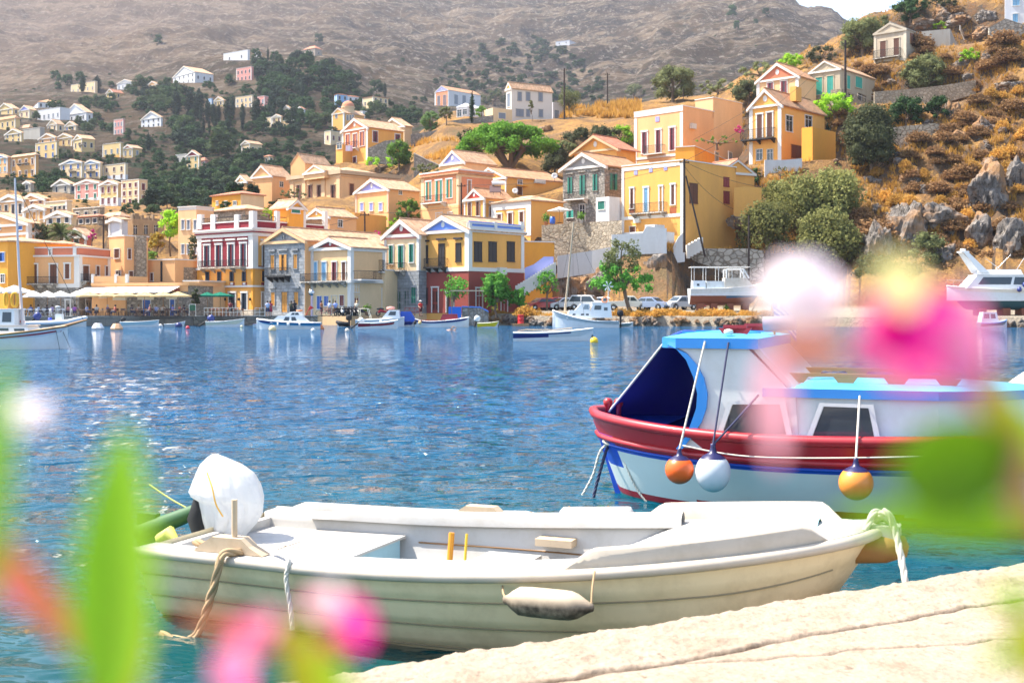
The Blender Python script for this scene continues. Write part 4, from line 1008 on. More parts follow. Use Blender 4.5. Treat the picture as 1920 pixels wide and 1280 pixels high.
# far trees (built once, copied); unit: metres
def far_round(seed,fol,cat='tree',name='pine_tree'):
    return make_tree(name,cat,'dark tree',fol,dome(13,2.5,5.0,2.6,1.5,seed),[((0,0,-1.5),(0.2,0,4),0.25,0.12)],seed,26,0.55)
FAR_A=far_round(11,G_DARK);FAR_B=far_round(12,G_CYP);FAR_C=far_round(13,foliage((0.05,0.085,0.03),(0.09,0.13,0.04),'leaf_far_mid',0.25),name='broadleaf_tree')
def cyp(seed,w=1.0):
    r=random.Random(seed);b=[]
    for i in range(15):
        t=i/14;rad=w*(math.sin(math.pi*min(1,t*0.86+0.14))**0.7)*0.95+0.12
        b.append((r.uniform(-.15,.15),r.uniform(-.15,.15),0.8+t*8.6,max(0.22,rad*(1 if t < .8 else 0.75))))
    return make_tree('cypress_tree','cypress','cypress',G_CYP,b,[((0,0,-1.5),(0,0,3),0.2,0.1)],seed,60,0.38)
CYP=cyp(3,1.15);CYP2=cyp(4,0.8)
BUSH_D=make_tree('scrub_bush','bush','dark scrub',G_DARK,dome(5,1.2,1.5,0.5,1.0,5),[((0,0,-1),(0,0,1),0.1,0.05)],5,26,0.5)
def put(st,px,py,hpx,lab,group=None,unit=9.0,rz=None,wfac=1.0,Y=None,rr=random):
    Y=Y or ground(px,py);p=P(px,py,Y);hm=hpx*Y/F;s=hm/unit
    z=p.z-0.25*s
    return st.put((p.x,p.y,z),0,1,lab,group,(s*wfac,s*wfac,s),(0,0,rr.random()*6.28 if rz is None else rz))
random.seed(21)
zset(360,60,S4)
LC='dark narrow cypress in the group standing on the terraced slope left of the domed church'
for (x,yt,yb,w) in ((0,470,640,1),(60,435,655,1.25),(125,520,700,.9),(170,545,735,1),(212,555,735,1),(285,515,730,1.2),(325,488,700,.8),(715,570,765,1),(652,560,705,1)):
    put(CYP,zx(x),zy(yb),(yb-yt)/S4,LC,'cypresses left of the domed church',9.9,wfac=w)
for (x,yt,yb,w,lab) in ((518,500,745,1.6,'fattest cypress, right of the long cream house'),(625,495,700,1.2,'broad dark cypress right of the pale pink flat house'),(812,560,760,1.3,'tall cypress in front of the small white red roofed house'),(880,385,580,1.0,'tall cypress rising through the dark wood under the knoll'),
    (607,108,250,.8,'slim cypress on the skyline beside the tiny white hut'),(922,128,228,.75,'slim cypress left of the stone house with flat red roof'),(1020,150,198,.6,'smallest slim cypress right of the stone house with flat red roof'),(1543,392,522,1.0,'lone cypress standing above the pale yellow long house')):
    put(CYP2 if w < .9 else CYP,zx(x),zy(yb),(yb-yt)/S4,lab,None,9.9,wfac=w)
zset(0,60,S4)
for (x,yt,yb,w,lab) in ((660,340,478,1.6,'left one of the two fat cypresses before the long dull yellow house'),(775,338,480,2.0,'right one of the two fat cypresses before the long dull yellow house'),(1410,425,690,1.2,'pointed cypress above the white gabled house with stone base'),(1515,435,655,1.3,'tall pointed cypress right of the small trees above the white gabled house'),
    (1590,435,700,1.4,'tallest pointed cypress near the narrow sky blue house'),(1185,798,940,1.6,'short fat cypress on the bare slope below the white gabled house'),(1575,735,905,1.4,'dark cypress above the plum pediment house'),(1197,1220,1410,2.0,'squat dark conifer right of the cream four storey house')):
    put(CYP,zx(x),zy(yb),(yb-yt)/S4,lab,None,9.9,wfac=w)
zset()
random.seed(4)
for i in range(12):put(random.choice([CYP,CYP2]),random.uniform(330,570),random.uniform(215,262),random.uniform(30,46),'dark cypress in the scattered group on the wooded middle slope','scattered cypresses of the middle slope',9.9)
def fill(poly,n,hp,lab,group,sts,mind=5,wf=1.2,stuff=False):
    xs=[p[0] for p in poly];ys=[p[1] for p in poly];got=[];tries=0
    while len(got) < n and tries < 4000:
        tries+=1;x=random.uniform(min(xs),max(xs));y=random.uniform(min(ys),max(ys))
        ins=False;j=len(poly)-1
        for i in range(len(poly)):
            if (poly[i][1] > y) != (poly[j][1] > y) and x < (poly[j][0]-poly[i][0])*(y-poly[i][1])/(poly[j][1]-poly[i][1])+poly[i][0]:ins=not ins
            j=i
        if not ins or any(abs(x-a)+abs(y-b) < mind for a,b in got):continue
        got.append((x,y))
    if stuff:
        mb=MB();ms=[next(k for k in o_children(s_.p) if k.name.startswith('crown')).data for s_ in sts]
        for (x,y) in got:
            Y=ground(x,y);p=P(x,y,Y);me=random.choice(ms);s=random.uniform(*hp)*Y/F/8.4;a=random.random()*6.28;M=Matrix.Translation((p.x,p.y,p.z-.25*s)) @ Matrix.Rotation(a,4,'Z') @ Matrix.Diagonal((s*wf,s*wf,s,1));mb.add([M @ v.co for v in me.vertices],[tuple(q.vertices) for q in me.polygons])
        o=mb.build('scrub',sts[0].p.children[0].data.materials[0] if False else G_DARK,uv=False);o['kind']='stuff';return
    for (x,y) in got:put(random.choice(sts),x,y,random.uniform(*hp),lab,group,8.4,wfac=random.uniform(0.9,1.3)*wf)
fill([(478,122),(500,118),(560,112),(600,120),(655,150),(692,178),(640,178),(570,165),(530,200),(490,180)],75,(16,28),'dark pine in the dense wood on the knoll below the stone house with red roof','pines of the knoll wood',[FAR_A,FAR_B],7)
fill([(500,180),(560,165),(575,200),(560,270),(480,250)],30,(18,28),'dark pine in the wood between the knoll and the cypress houses','pines under the knoll',[FAR_A,FAR_B],9)
fill([(575,185),(625,185),(622,245),(575,255)],9,(22,34),'bushy dark tree between the cypresses and the domed church','trees left of the church',[FAR_A,FAR_C],9)
fill([(150,195),(210,190),(212,215),(150,215)],14,(12,20),'dark tree in the clump above the bare slope left of the pink house','clump above the pink house',[FAR_A,FAR_C],7)
fill([(245,165),(345,165),(345,215),(265,215),(240,185)],30,(16,26),'mixed green tree in the clump above the white gabled house with stone base','clump above the white gabled house',[FAR_A,FAR_C,FAR_C,FAR_B],8)
fill([(300,320),(345,340),(400,320),(500,310),(530,350),(470,372),(380,395),(300,395),(275,370)],85,(18,34),'dark tree in the broad wood on the slope above the burgundy house','trees of the lower wood',[FAR_A,FAR_B,FAR_C],9)
fill([(315,235),(360,235),(385,280),(370,300),(335,270)],22,(18,30),'dark tree on the slope right of the white gabled house with stone base','trees on the middle slope',[FAR_A,FAR_B],8)
fill([(140,225),(205,228),(215,250),(150,250)],14,(12,20),'green tree between the long white house and the narrow dusty pink house','trees by the dusty pink house',[FAR_C,FAR_A],8)
fill([(65,335),(120,330),(130,350),(95,368),(65,360)],20,(14,22),'dark tree among the houses below the deep orange house','trees below the orange house',[FAR_C,FAR_A],7)
fill([(105,285),(145,290),(195,300),(265,305),(262,312),(150,312),(105,300)],22,(9,14),'small green tree between the yellow houses of the hill town','small trees between the yellow houses',[FAR_C,FAR_A],8)
fill([(655,215),(700,205),(790,218),(800,232),(660,228)],22,(14,22),'dark tree in the line right of the domed church','trees right of the church',[FAR_A,FAR_C],8)
fill([(0,325),(60,345),(60,365),(0,360)],8,(9,15),'bush at the left end under the hill town','bushes at the left end',[FAR_C,FAR_A],8)
fill([(220,385),(300,365),(330,385),(300,405),(230,408)],20,(12,20),'round dark bush behind the ochre ruin','bushes behind the ruin',[FAR_A,FAR_C],8)
fill([(95,145),(140,150),(120,175),(100,178)],5,(14,22),'dark tree at the upper left of the hill town','trees upper left of the town',[FAR_A],8)
fill([(205,235),(262,235),(262,290),(215,285)],16,(9,16),'dark bush scattered below the narrow dusty pink house','bushes on the bare slope',[BUSH_D],8,1.5)
fill([(480,270),(560,275),(600,300),(560,320),(500,312)],26,(12,22),'dark bush on the rocky slope left of the church forecourt','bushes on the rocky slope',[BUSH_D],7,1.5)
fill([(385,170),(480,165),(480,185),(385,190)],10,(10,18),'dark bush on the terrace below the white chapel','bushes below the chapel',[BUSH_D],8,1.5)
for (x,y,hh,lab) in ((345,255,38,'tall light green poplar beside the cypresses on the middle slope'),(262,170,30,'tall bright green tree right of the bluish white house'),(413,300,62,'largest green pine above the dark lower wood'),(105,222,36,'spreading pine in front of the big white flat house'),(68,226,18,'small round green tree left of the spreading pine'),
    (345,405,34,'dark tree behind the roofless ruin and yellow tree'),(150,155,22,'dark tree left of the two fat cypresses'),(706,178,30,'leaning dark tree above the pale yellow long house'),(430,160,22,'round dark tree under the salmon pink house'),(480,112,22,'dark tree between the chapel and tiny white hut')):
    put(FAR_C if 'green' in lab else FAR_A,x,y,hh,lab,None,8.4,wfac=1.2)
# scrub on the mountain
for pg,nn,hp_ in (([(0,215),(150,200),(330,300),(430,400),(0,400)],170,(5,12)),([(330,250),(520,230),(640,300),(520,400),(330,400)],300,(8,20)),([(200,150),(480,170),(500,300),(240,300)],200,(6,16)),([(640,180),(800,190),(820,240),(640,250)],90,(6,14)),([(270,300),(540,300),(560,400),(240,400)],190,(10,20)),([(470,120),(690,175),(640,260),(500,260)],150,(8,18))):fill(pg,nn,hp_,'','',[BUSH_D,FAR_A],4,1.6,True)
fill([(800,175),(830,125),(900,90),(1000,70),(1060,95),(1130,150),(1130,190),(1000,205),(900,190)],170,(6,15),'dark scrub tree in the gully of the mountain behind the hilltop houses','scrub trees in the mountain gully',[FAR_B,FAR_A],6,1.7,True)
fill([(0,175),(130,135),(260,120),(260,150),(120,165),(0,200)],16,(4,9),'low dark bush on the slope above the hill town','bushes above the town',[BUSH_D],12,1.6)
fill([(1000,130),(1500,140),(1560,90),(1400,60),(1000,40)],26,(3,7),'tiny dark bush scattered on the far mountain','bushes on the far mountain',[BUSH_D],14,1.5)
fill([(100,60),(700,60),(800,110),(700,130),(500,90),(100,100)],16,(3,7),'tiny dark bush on the stony slope above the chapel','bushes above the chapel',[BUSH_D],20,1.5)
for (x,y,hh,lab) in ((297,84,20,'lone round dark tree on the bare slope above the fat cypresses'),(598,82,20,'lone round dark tree above the stone house with red roof'),(1373,34,26,'pointed dark tree high on the mountain near the sky'),(1381,56,18,'smaller pointed tree below the pointed tree on the mountain'),(1436,30,16,'third dark tree high on the mountain ridge'),(755,118,10,'lone bush right of the knoll wood'),(1417,46,11,'little bush between the pointed mountain trees')):
    put(FAR_A,x,y,hh,lab,None,8.4,wfac=1.1)
# ---- individual plants on the near hillside and quay
def bush(px,py,wpx,hpx,fol,lab,seed,name='bush',cat='bush',nb=16,ls=0.22,dens=70,Y=None,trunk=0.0,lean=0.0,core=True,flat=0.85,rad=None,group=None):
    Y=Y or ground(px,py);p=P(px,py,Y);W=wpx*Y/F/2;Hh=hpx*Y/F;t0=Hh*trunk
    r=random.Random(seed);bl=[]
    nb=int(nb*1.5);rb=rad or min(W,(Hh-t0)*0.5)*0.34
    for i in range(nb):
        a=r.random()*6.283;h=r.random()**0.8;k=math.sqrt(max(0.08,1-(2*abs(h-0.45))**2*0.75));t=math.sqrt(r.uniform(0.15,1))
        q=rb*r.uniform(0.75,1.3)
        bl.append((lean*Hh*(0.3+h)+math.cos(a)*(W-q)*t*k,math.sin(a)*(W-q)*0.85*t*k,t0+q*0.6+(Hh-t0-q*1.5)*h,q))
    tk=[];tb=Vector((0,0,-0.8));tt=Vector((lean*Hh*0.5,0,t0+0.25*(Hh-t0)))
    tr=max(0.05,W*0.05);tk.append((tb,tt,tr*1.5,tr))
    for b in bl[:9]:tk.append((tt.lerp(tb,r.uniform(0,.25)),Vector(b[:3]),tr*0.7,tr*0.2))
    s=make_tree(name,cat,lab,fol,bl,tk,seed,dens,ls,flat,core,group=group)
    s.put((p.x,p.y,p.z));return s
zset()
B=bush
B(747,318,66,58,G_MID,'round olive green tree under the terracotta fronted house',31,'tree','tree',20,0.3,60,trunk=0.12)
B(712,318,90,26,G_BRIGHT,'low light green shrubs on the wall left of the round olive tree',32,'shrub','shrub',14,0.25)
B(808,246,44,40,foliage((0.10,0.19,0.06),(0.2,0.3,0.1),'leaf_oleander'),'leafy oleander bush left of the white hilltop house',33,nb=16)
B(837,236,36,38,G_OLIVE,'grey green tree in front of the white hilltop house',34,'tree','tree',12,trunk=0.3)
B(903,226,34,28,G_MID,'shrub with magenta flowers behind the thin hilltop cypress',35,'shrub','shrub',10)
pc=put(CYP2,885,231,68,'thin dark cypress in front of the low white vaulted building',None,9.9,wfac=0.75)
B(996,228,16,42,G_OLIVE,'slim grey green sapling before the tall white hilltop house',36,'tree','tree',9,0.2,trunk=0.25)
B(925,200,64,34,G_OLIVED,'dense dark green trees behind the wall of the tall white house',37,'tree','tree',14,trunk=0.1)
B(1066,214,62,54,G_OLIVE,'loose olive tree beside the hilltop utility pole',38,'tree','tree',18,trunk=0.15,core=False,dens=95)
B(878,275,74,34,G_OLIVED,'dark scrub between the stone wall and the big pine',39,nb=12)
B(1042,330,70,70,G_OLIVED,'dark thicket at the right foot of the big umbrella pine',40,nb=18)
B(1120,285,150,52,G_OLIVED,'long band of dark bushes above the dusty ochre gable',41,'thicket','thicket',30)
B(1062,300,60,40,G_OLIVE,'soft green bush right of the umbrella pine',42)
B(1168,272,56,40,G_BRIGHT,'bright green bush left of the star medallion house',43)
B(1262,192,104,72,G_OLIVE,'large spreading olive tree on the ridge',44,'olive_tree','tree',30,0.28,trunk=0.1)
B(1188,186,60,30,G_OLIVE,'low olive green bush left of the large ridge olive tree',45)
B(1345,178,90,34,G_OLIVE,'broad low bush right of the large ridge olive tree',46)
B(1405,205,80,60,G_OLIVED,'dark olive trees left of the pink pedimented house',47,'tree','tree',20)
B(1425,150,90,36,G_OLIVE,'olive bush on the ridge above the pink pedimented house',48)
B(1485,132,60,36,G_BRIGHT,'lighter green bush on the ridge behind the pink pediment',49)
B(1540,118,74,34,G_OLIVED,'dark low bush on the ridge left of the utility pole',50)
B(1618,104,96,76,G_OLIVE,'large olive tree on the ridge behind the tall utility pole',51,'olive_tree','tree',28,0.3,trunk=0.05)
B(1655,62,40,36,G_OLIVE,'small olive tree behind the large one on the ridge',52,'tree','tree',10)
B(1708,44,80,56,G_DARK,'dark evergreen shrubs on the hilltop above the ruin',53,'tree','tree',20)
B(1765,20,80,34,G_OLIVED,'dark shrubs along the very top of the hill',54)
B(1735,176,108,78,G_OLIVE,'wide grey green olive tree in front of the ruined house',55,'olive_tree','tree',34,0.24,trunk=0.08)
B(1818,117,54,28,G_BRIGHT,'small bright green bush on the dry slope right of the ruin',56)
B(1762,56,40,16,G_BRIGHT,'bright green cushion bush among the hilltop rocks',57)
B(1632,330,122,138,G_OLIVED,'big dark olive tree left of the dry stone wall',58,'olive_tree','tree',46,0.24,75,trunk=0.05)
pc=put(CYP2,1551,294,72,'small dark cypress beside the gabled hillside house',None,9.9,wfac=1.2)
B(1700,236,92,60,G_DARK,'dark ivy mass hanging over the dry stone wall',59,'ivy','ivy',26,0.22)
B(1758,226,60,52,G_DARK,'right part of the dark creeper above the wall end',60,'ivy','ivy',16)
B(1565,222,100,50,G_BRIGHT,'bright grape vine pergola right of the gabled hillside house',61,'grape_vine','vine',24,0.24)
B(1600,240,50,30,G_OLIVED,'dark hedge under the grape vine',62,'hedge','hedge',9)
B(1463,345,36,36,G_OLIVE,'small sparse tree in front of the white garden wall',63,'tree','tree',9,0.2,60,trunk=0.35,core=False)
B(1415,352,30,40,G_DARK,'clipped ivy bush on the orange wall below the hillside house',64,'ivy','ivy',10)
TM=[(1440,480,130,100,65,'left tamarisk above the rubble harbour wall'),(1500,445,140,115,66,'tall feathery tamarisk in the middle of the clump'),(1565,425,130,110,67,'upper right tamarisk with yellow green plumes'),(1550,520,140,130,68,'lower right tamarisk hanging over the cliff'),(1460,400,90,60,69,'small tamarisk top left of the clump')]
for (x,y,w_,h_,sd_,lab) in TM:B(x,y,w_,h_,G_TAM,lab,sd_,'tamarisk','tree',34,0.30,90,trunk=0.1,core=False,flat=1.2,Y=min(ground(x,y),166))
for i_,(x_,y_,w_,h_,f_,l_) in enumerate(((1640,540,90,70,G_OLIVED,'dark scrub at the cliff foot right of the tamarisks'),(1700,560,100,80,G_DRY,'rusty brown thicket low on the cliff'),(1480,560,100,60,G_OLIVED,'shaded scrub under the left tamarisk'),(1780,545,90,60,G_DRY,'brown brush above the slipway'),(1610,575,80,40,G_DRY,'dry brush at the cliff foot by the water'),(1740,500,80,70,G_OLIVE,'olive green brush on the lower cliff'))):B(x_,y_,w_,h_,f_,l_,300+i_,'brush','bush',14,.26,70,Y=144.5+i_*.3)
B(1500,395,30,50,G_MID,'blue green shoot in the middle of the tamarisks',70,'shrub','shrub',8,Y=158)
B(1582,470,60,60,G_OLIVED,'dark green shrub below the tamarisks on the cliff',71,'shrub','shrub',12)
# waterfront trees
B(852,588,62,74,G_FERN,'light feathery green tree before the red ground floor',72,'tree','tree',22,0.24,60,Y=134,trunk=0.35,core=False)
B(932,583,76,76,G_FERN,'dense dark green tree before the red ground floor',73,'tree','tree',30,0.26,70,Y=135,trunk=0.12)
B(972,583,50,46,G_FERN,'lower green tree right of the dense dark green tree',74,'tree','tree',14,0.24,Y=136,trunk=0.1)
B(1026,582,70,76,G_FERN,'airy green tree above the parked red car',75,'tree','tree',18,0.24,60,Y=139,trunk=0.4,core=False)
r_=random.Random(76)
tt=empty('tree',tuple(PXY(1186,134,1.5)),'tall two toned tree with leaning trunk by the white pickup','tree')
t=MB();s_=134/F
limb(t,(0.2,0,-0.5),(-1.0,0,3.0),0.26,0.2,r_);limb(t,(-1.0,0,3.0),(-1.2,0,7.0),0.2,0.06,r_)
for b_ in ((-3,.3,4.4),(0.6,0,4.2),(1.2,.5,4.8),(-2,-.5,5.0)):limb(t,(-.9,0,2.6),b_,0.12,0.03,r_)
t.build('trunk',BARK,tt,uv=False)
m=MB()
for i in range(24):blob(m,(r_.uniform(-4.2,2.0),r_.uniform(-1.6,1.6),r_.uniform(2.9,5.4)-abs(r_.random()*0.4),),r_.uniform(.45,.8),60,0.24,r_)
m.build('crown',G_FERN,tt,uv=False)
m=MB()
for i in range(22):
    z_=r_.uniform(4.8,8.0);k_=1.9*math.sqrt(max(.08,1-((z_-5.8)/2.6)**2));blob(m,(-1.3+r_.uniform(-k_,k_),r_.uniform(-k_,k_)*.7,z_),r_.uniform(.4,.7),70,0.22,r_,core=False)
m.build('upper_crown',G_OLIVE,tt,uv=False)
# climbing green and bougainvillea
B(765,412,58,42,G_MID,'green bush between the violet shuttered house and the coral house',77,nb=16)
B(725,440,88,34,G_BRIGHT,'light green creeper above the peach waterfront roofs',78,'creeper','vine',18)
B(705,442,30,12,G_MAG,'magenta bougainvillea above the peach waterfront roofs',79,'bougainvillea','shrub',9,0.2)
B(173,455,20,26,G_MAG,'magenta bougainvillea by the brick red gable on the left',80,'bougainvillea','shrub',8,0.2,Y=160)
B(1388,252,30,18,G_MAG,'magenta bougainvillea left of the gabled hillside house',81,'bougainvillea','shrub',8,0.2,Y=182)
B(1345,272,84,18,G_MID,'row of leafy pot plants on the low yellow roof terrace',82,'hedge','plants',14,0.2,Y=186)
B(320,470,50,80,G_BRIGHT,'yellow green tree standing left of the tall three storey house',83,'tree','tree',22,0.25,trunk=0.25,Y=162)
B(296,472,44,38,G_YEL,'yellow dry bush beside the yellow green tree',84,Y=161)
B(364,500,26,68,G_OLIVED,'narrow dark tree against the burgundy house',85,'tree','tree',18,0.24,trunk=0.15,Y=150)
B(285,490,30,22,G_MID,'leafy garden plants above the low orange building',86,Y=152)
B(75,452,44,34,G_OLIVED,'dark bush left of the date palm',87,Y=159)
B(552,372,60,20,G_OLIVE,'green shrubs under the neoclassical house',88,Y=200)
B(505,408,40,20,G_BRIGHT,'leafy plants on the roof terrace of the burgundy house',89,Y=152)
B(800,330,60,26,G_OLIVE,'weedy green bank left of the coral house',90)
# palm
def palm(px,py,Y,hpx,lab):
    p=P(px,py,Y);root=empty('palm_tree',tuple(p),lab,'palm');k=Y/F;t=MB();r=random.Random(9)
    Ht=hpx*k*0.42;t.tube([(0,0,-1),(0.05,0,Ht*.5),(0,0,Ht)],[0.3,0.26,0.24],8);t.build('trunk',BARK,root,uv=False)
    m=MB();L=hpx*k*0.68
    for i in range(44):
        a=r.random()*6.283;el=r.uniform(-0.25,1.3);d=Vector((math.cos(a),math.sin(a),0));pts=[]
        for j in range(8):
            s=j/7;pts.append(Vector((0,0,Ht))+d*L*s*math.cos(el)*(1-0.1*s)+Vector((0,0,1))*(L*s*math.sin(el)-L*0.55*s*s))
        m.tube(pts,[0.03*(1-j/9) for j in range(8)],4,cap=False)
        side=d.cross(Vector((0,0,1)))
        for j in range(1,8):
            for q in (0,.33,.66):
                c=pts[j-1].lerp(pts[j],q);tng=(pts[j]-pts[j-1]).normalized();ll=L*0.22*(1-0.5*abs(j/7-0.4))
                for sg in (-1,1):
                    tip=c+side*sg*ll*0.75+tng*ll*0.6-Vector((0,0,ll*0.35));m.add([c-tng*.05,c+tng*.05,tip],[(0,1,2)])
    m.build('fronds',foliage((0.10,0.15,0.04),(0.22,0.24,0.08),'palm_frond',0.3),root,uv=False)
palm(115,468,160,72,'date palm with spreading fronds above the long peach house')
# big umbrella pine
p=P(955,326,ground(955,326));k=p.y/F
root=empty('umbrella_pine',tuple(p),'huge bright green umbrella pine in the middle of the hillside','tree');r=random.Random(99)
t=MB();top=[]
bl=[]
W=96*k;Hh=104*k
for i in range(95):
    a=r.random()*6.283;u_=math.sqrt(r.random());x=math.cos(a)*u_*W*0.9;y=math.sin(a)*u_*W*0.75;q=W*r.uniform(.10,.17)
    z=Hh*(0.42+0.50*math.sqrt(max(0,1-u_*u_*0.96)))-r.uniform(0,1)**2*Hh*0.16*(1-u_*.5)-q*0.5
    if u_ > 0.75:z -= r.random()*Hh*0.12
    bl.append((x-3*k,y,z,q))
for i in range(7):
    a=i*0.9+.3;b0=Vector((math.cos(a)*W*.32,math.sin(a)*W*.3,Hh*.45));limb(t,(0,0,0.1*Hh),b0,0.5,0.25,r,0.1,8)
    for j in range(5):
        c=bl[r.randrange(len(bl))];limb(t,b0,Vector(c[:3]),0.2,0.05,r,0.08)
limb(t,(0,0,-2),(0,0,0.14*Hh),0.75,0.6,r,0.02,10)
t.build('trunk',BARK,root,uv=False);m=MB()
for b_ in bl:blob(m,b_[:3],b_[3],190,0.34,r,0.75)
m.build('crown',G_PINE,root,uv=False)
# ---------------------------------------------------------------- walls, stairs, rocks, dry vegetation
zset()
def wallstrip(name,label,pts,Y,t,mat,cat='wall',cope=None,down=1.5):
    """pts: (px, row of top, row of foot[, distance])"""
    Q=[(P(p[0],p[1],p[3] if len(p) > 3 else Y),P(p[0],p[2],p[3] if len(p) > 3 else Y)-Vector((0,0,down))) for p in pts]
    root=empty(name,tuple(Q[0][1]),label,cat);mb=MB();bk=Vector((0,t,0))
    for i in range(len(Q)-1):
        (a,b),(c,d)=Q[i],Q[i+1]
        mb.quad(b,d,c,a);mb.quad(a,c,c+bk,a+bk);mb.quad(d+bk,b+bk,a+bk,c+bk)
    mb.quad(Q[0][1],Q[0][0],Q[0][0]+bk,Q[0][1]+bk);mb.quad(Q[-1][0],Q[-1][1],Q[-1][1]+bk,Q[-1][0]+bk)
    mb.build('masonry',mat,root,world=True)
    if cope:
        m=MB()
        for i in range(len(Q)-1):
            a,c=Q[i][0],Q[i+1][0];u=(c-a);
            f=Vector((0,-0.08,0));z=Vector((0,0,0.14));m.prism([a+f,a+bk-f,a+bk-f+z,a+f+z],u)
        m.build('coping',cope,root,world=True)
    return root
LAVM=plaster((0.36,0.38,0.70),0.3)
wallstrip('retaining_wall','tall tan rubble retaining wall under the white cube outbuilding',[(1016,422,478,160),(1100,417,470,157),(1166,413,470,152)],157,0.8,SR)
wallstrip('retaining_wall','rough rubble harbour wall behind the dry docked boat',[(1255,462,535,152.5),(1330,466,540,152),(1405,466,545,151),(1432,470,545,151)],152,0.8,stone((0.42,0.38,0.32),1.6,key='rubble_big',mortar=(0.13,0.10,0.07)))
wallstrip('ramp_wall','pale grey sloping ramp wall below the retaining wall',[(1045,480,500,152),(1110,470,490,151),(1150,462,486,150)],152,0.4,plaster((0.50,0.50,0.50),0.4))
wallstrip('garden_wall','white plastered wall of the porch block below the big yellow house',[(1147,440,475),(1205,437,475),(1212,424,475),(1250,428,470)],148.5,0.3,col('white'))
wallstrip('garden_wall','curved whitewashed buttress at the corner of the big yellow house',[(1262,463,470),(1272,445,470),(1284,432,468)],150,0.4,col('white'))
wallstrip('garden_wall','white garden wall with grey stains below the gabled hillside house',[(1434,300,340),(1470,300,345),(1504,297,335)],168,0.3,plaster((0.60,0.60,0.60),0.6))
wallstrip('dry_stone_wall','dry stone terrace wall right of the big dark olive tree',[(1665,240,275),(1700,236,274),(1755,231,273),(1772,236,262)],min(ground(1700,272),185),0.8,stone((0.46,0.38,0.28),1.8,key='rubble_dry',mortar=(0.16,0.11,0.07)))
wallstrip('dry_stone_wall','grey dry stone wall at the top right of the hill',[(1855,52,75),(1885,35,75),(1925,48,80)],236,0.6,stone((0.40,0.36,0.30),1.8,key='rubble_top'))
wallstrip('dry_stone_wall','long field wall crossing the dry hillside below the ruin',[(1640,172,185),(1700,168,182),(1770,160,176),(1830,150,160)],200,0.6,SR)
wallstrip('garden_wall','grey stone terrace wall below the white vaulted building',[(836,228,255),(880,222,250),(925,216,245)],258,0.6,SGR)
wallstrip('garden_wall','old stone wall with small doorway left of the umbrella pine',[(770,252,282),(800,248,280),(855,235,262)],252,0.6,SGR)
wallstrip('garden_wall','zigzag stone wall with white coping beside the lavender pediment',[(776,288,325),(800,300,330),(828,312,335)],214,0.5,SGR,cope=TRIM)
wallstrip('garden_wall','stone garden wall right of the terracotta fronted house',[(690,278,305),(722,264,300),(740,262,290)],232,0.6,SGR)
wallstrip('garden_wall','short grey stone wall bordering the burnt field by the hilltop annex',[(1040,222,232),(1110,220,230),(1190,222,232)],262,0.6,SGR)
wallstrip('terrace_wall','low yellow garden wall with a dark doorway beside the white steps',[(1376,352,402),(1400,350,395),(1428,352,385)],158,0.4,col('yellow'))
# parapet pots + parasol live later; harbour front wall with pale coping
def harbour_wall(px0,px1,label,mat,cope,hz=1.0,lift=0.0):
    pts=[];px=px0
    while px <= px1+0.1:pts.append(px);px+=(px1-px0)/12
    root=empty('quay_wall',tuple(PXY(px0,shoreY(px0)-0.45,0)),label,'quay wall');mb=MB();m=MB()
    for a,b in zip(pts[:-1],pts[1:]):
        ya,yb=shoreY(a)-0.35,shoreY(b)-0.35
        A,B_=PXY(a,ya,-1),PXY(b,yb,-1);A2,B2=PXY(a,ya,hz),PXY(b,yb,hz)
        mb.quad(A,B_,B2,A2);m.prism([A2+Vector((0,-.08,0)),A2+Vector((0,.75,0)),A2+Vector((0,.75,.1+lift)),A2+Vector((0,-.08,.1+lift))],B2-A2)
    mb.build('masonry',mat,root,world=True);m.build('coping',cope,root,world=True)
harbour_wall(-640,362,'dark stone quay wall below the taverna parasols',stone((0.26,0.24,0.21),1.3,key='quay_dark',ashlar=True),plaster((0.34,0.32,0.29),0.5))
harbour_wall(363,581,'rough stone quay wall in front of the burgundy house',stone((0.30,0.27,0.22),1.6,key='quay_mid'),plaster((0.40,0.38,0.34),0.5))
harbour_wall(582,866,'rubble quay wall with bright white coping before the peach houses',stone((0.36,0.33,0.27),2.0,key='quay_rubble'),col('white'),1.02)
# paved quay surface
mb=MB();pts=[-640+i*40 for i in range(39)]
rows=[[PXY(p,shoreY(p)+0.3,1.045) for p in pts],[PXY(p,shoreY(p)+7,1.06) for p in pts],[PXY(p,149.5,1.07) for p in pts]]
mb.grid(rows,0,False);q=mb.build('quay_pavement',stone((0.42,0.40,0.37),1.1,key='quay_paving',ashlar=True,mortar=(0.3,0.28,0.25),var=0.3));q['kind']='structure'
# blue cube wall and stone end wall
wallstrip('low_wall','bright blue painted wall block behind the blue and white boat',[(841,575,592),(865,575,594)],131.5,0.5,plaster((0.03,0.16,0.62),0.2))
wallstrip('low_wall','stone wall with blue top below the yellow van',[(866,576,600),(900,577,600),(916,585,600)],131.8,0.5,SGR,cope=plaster((0.10,0.25,0.68),0.2))
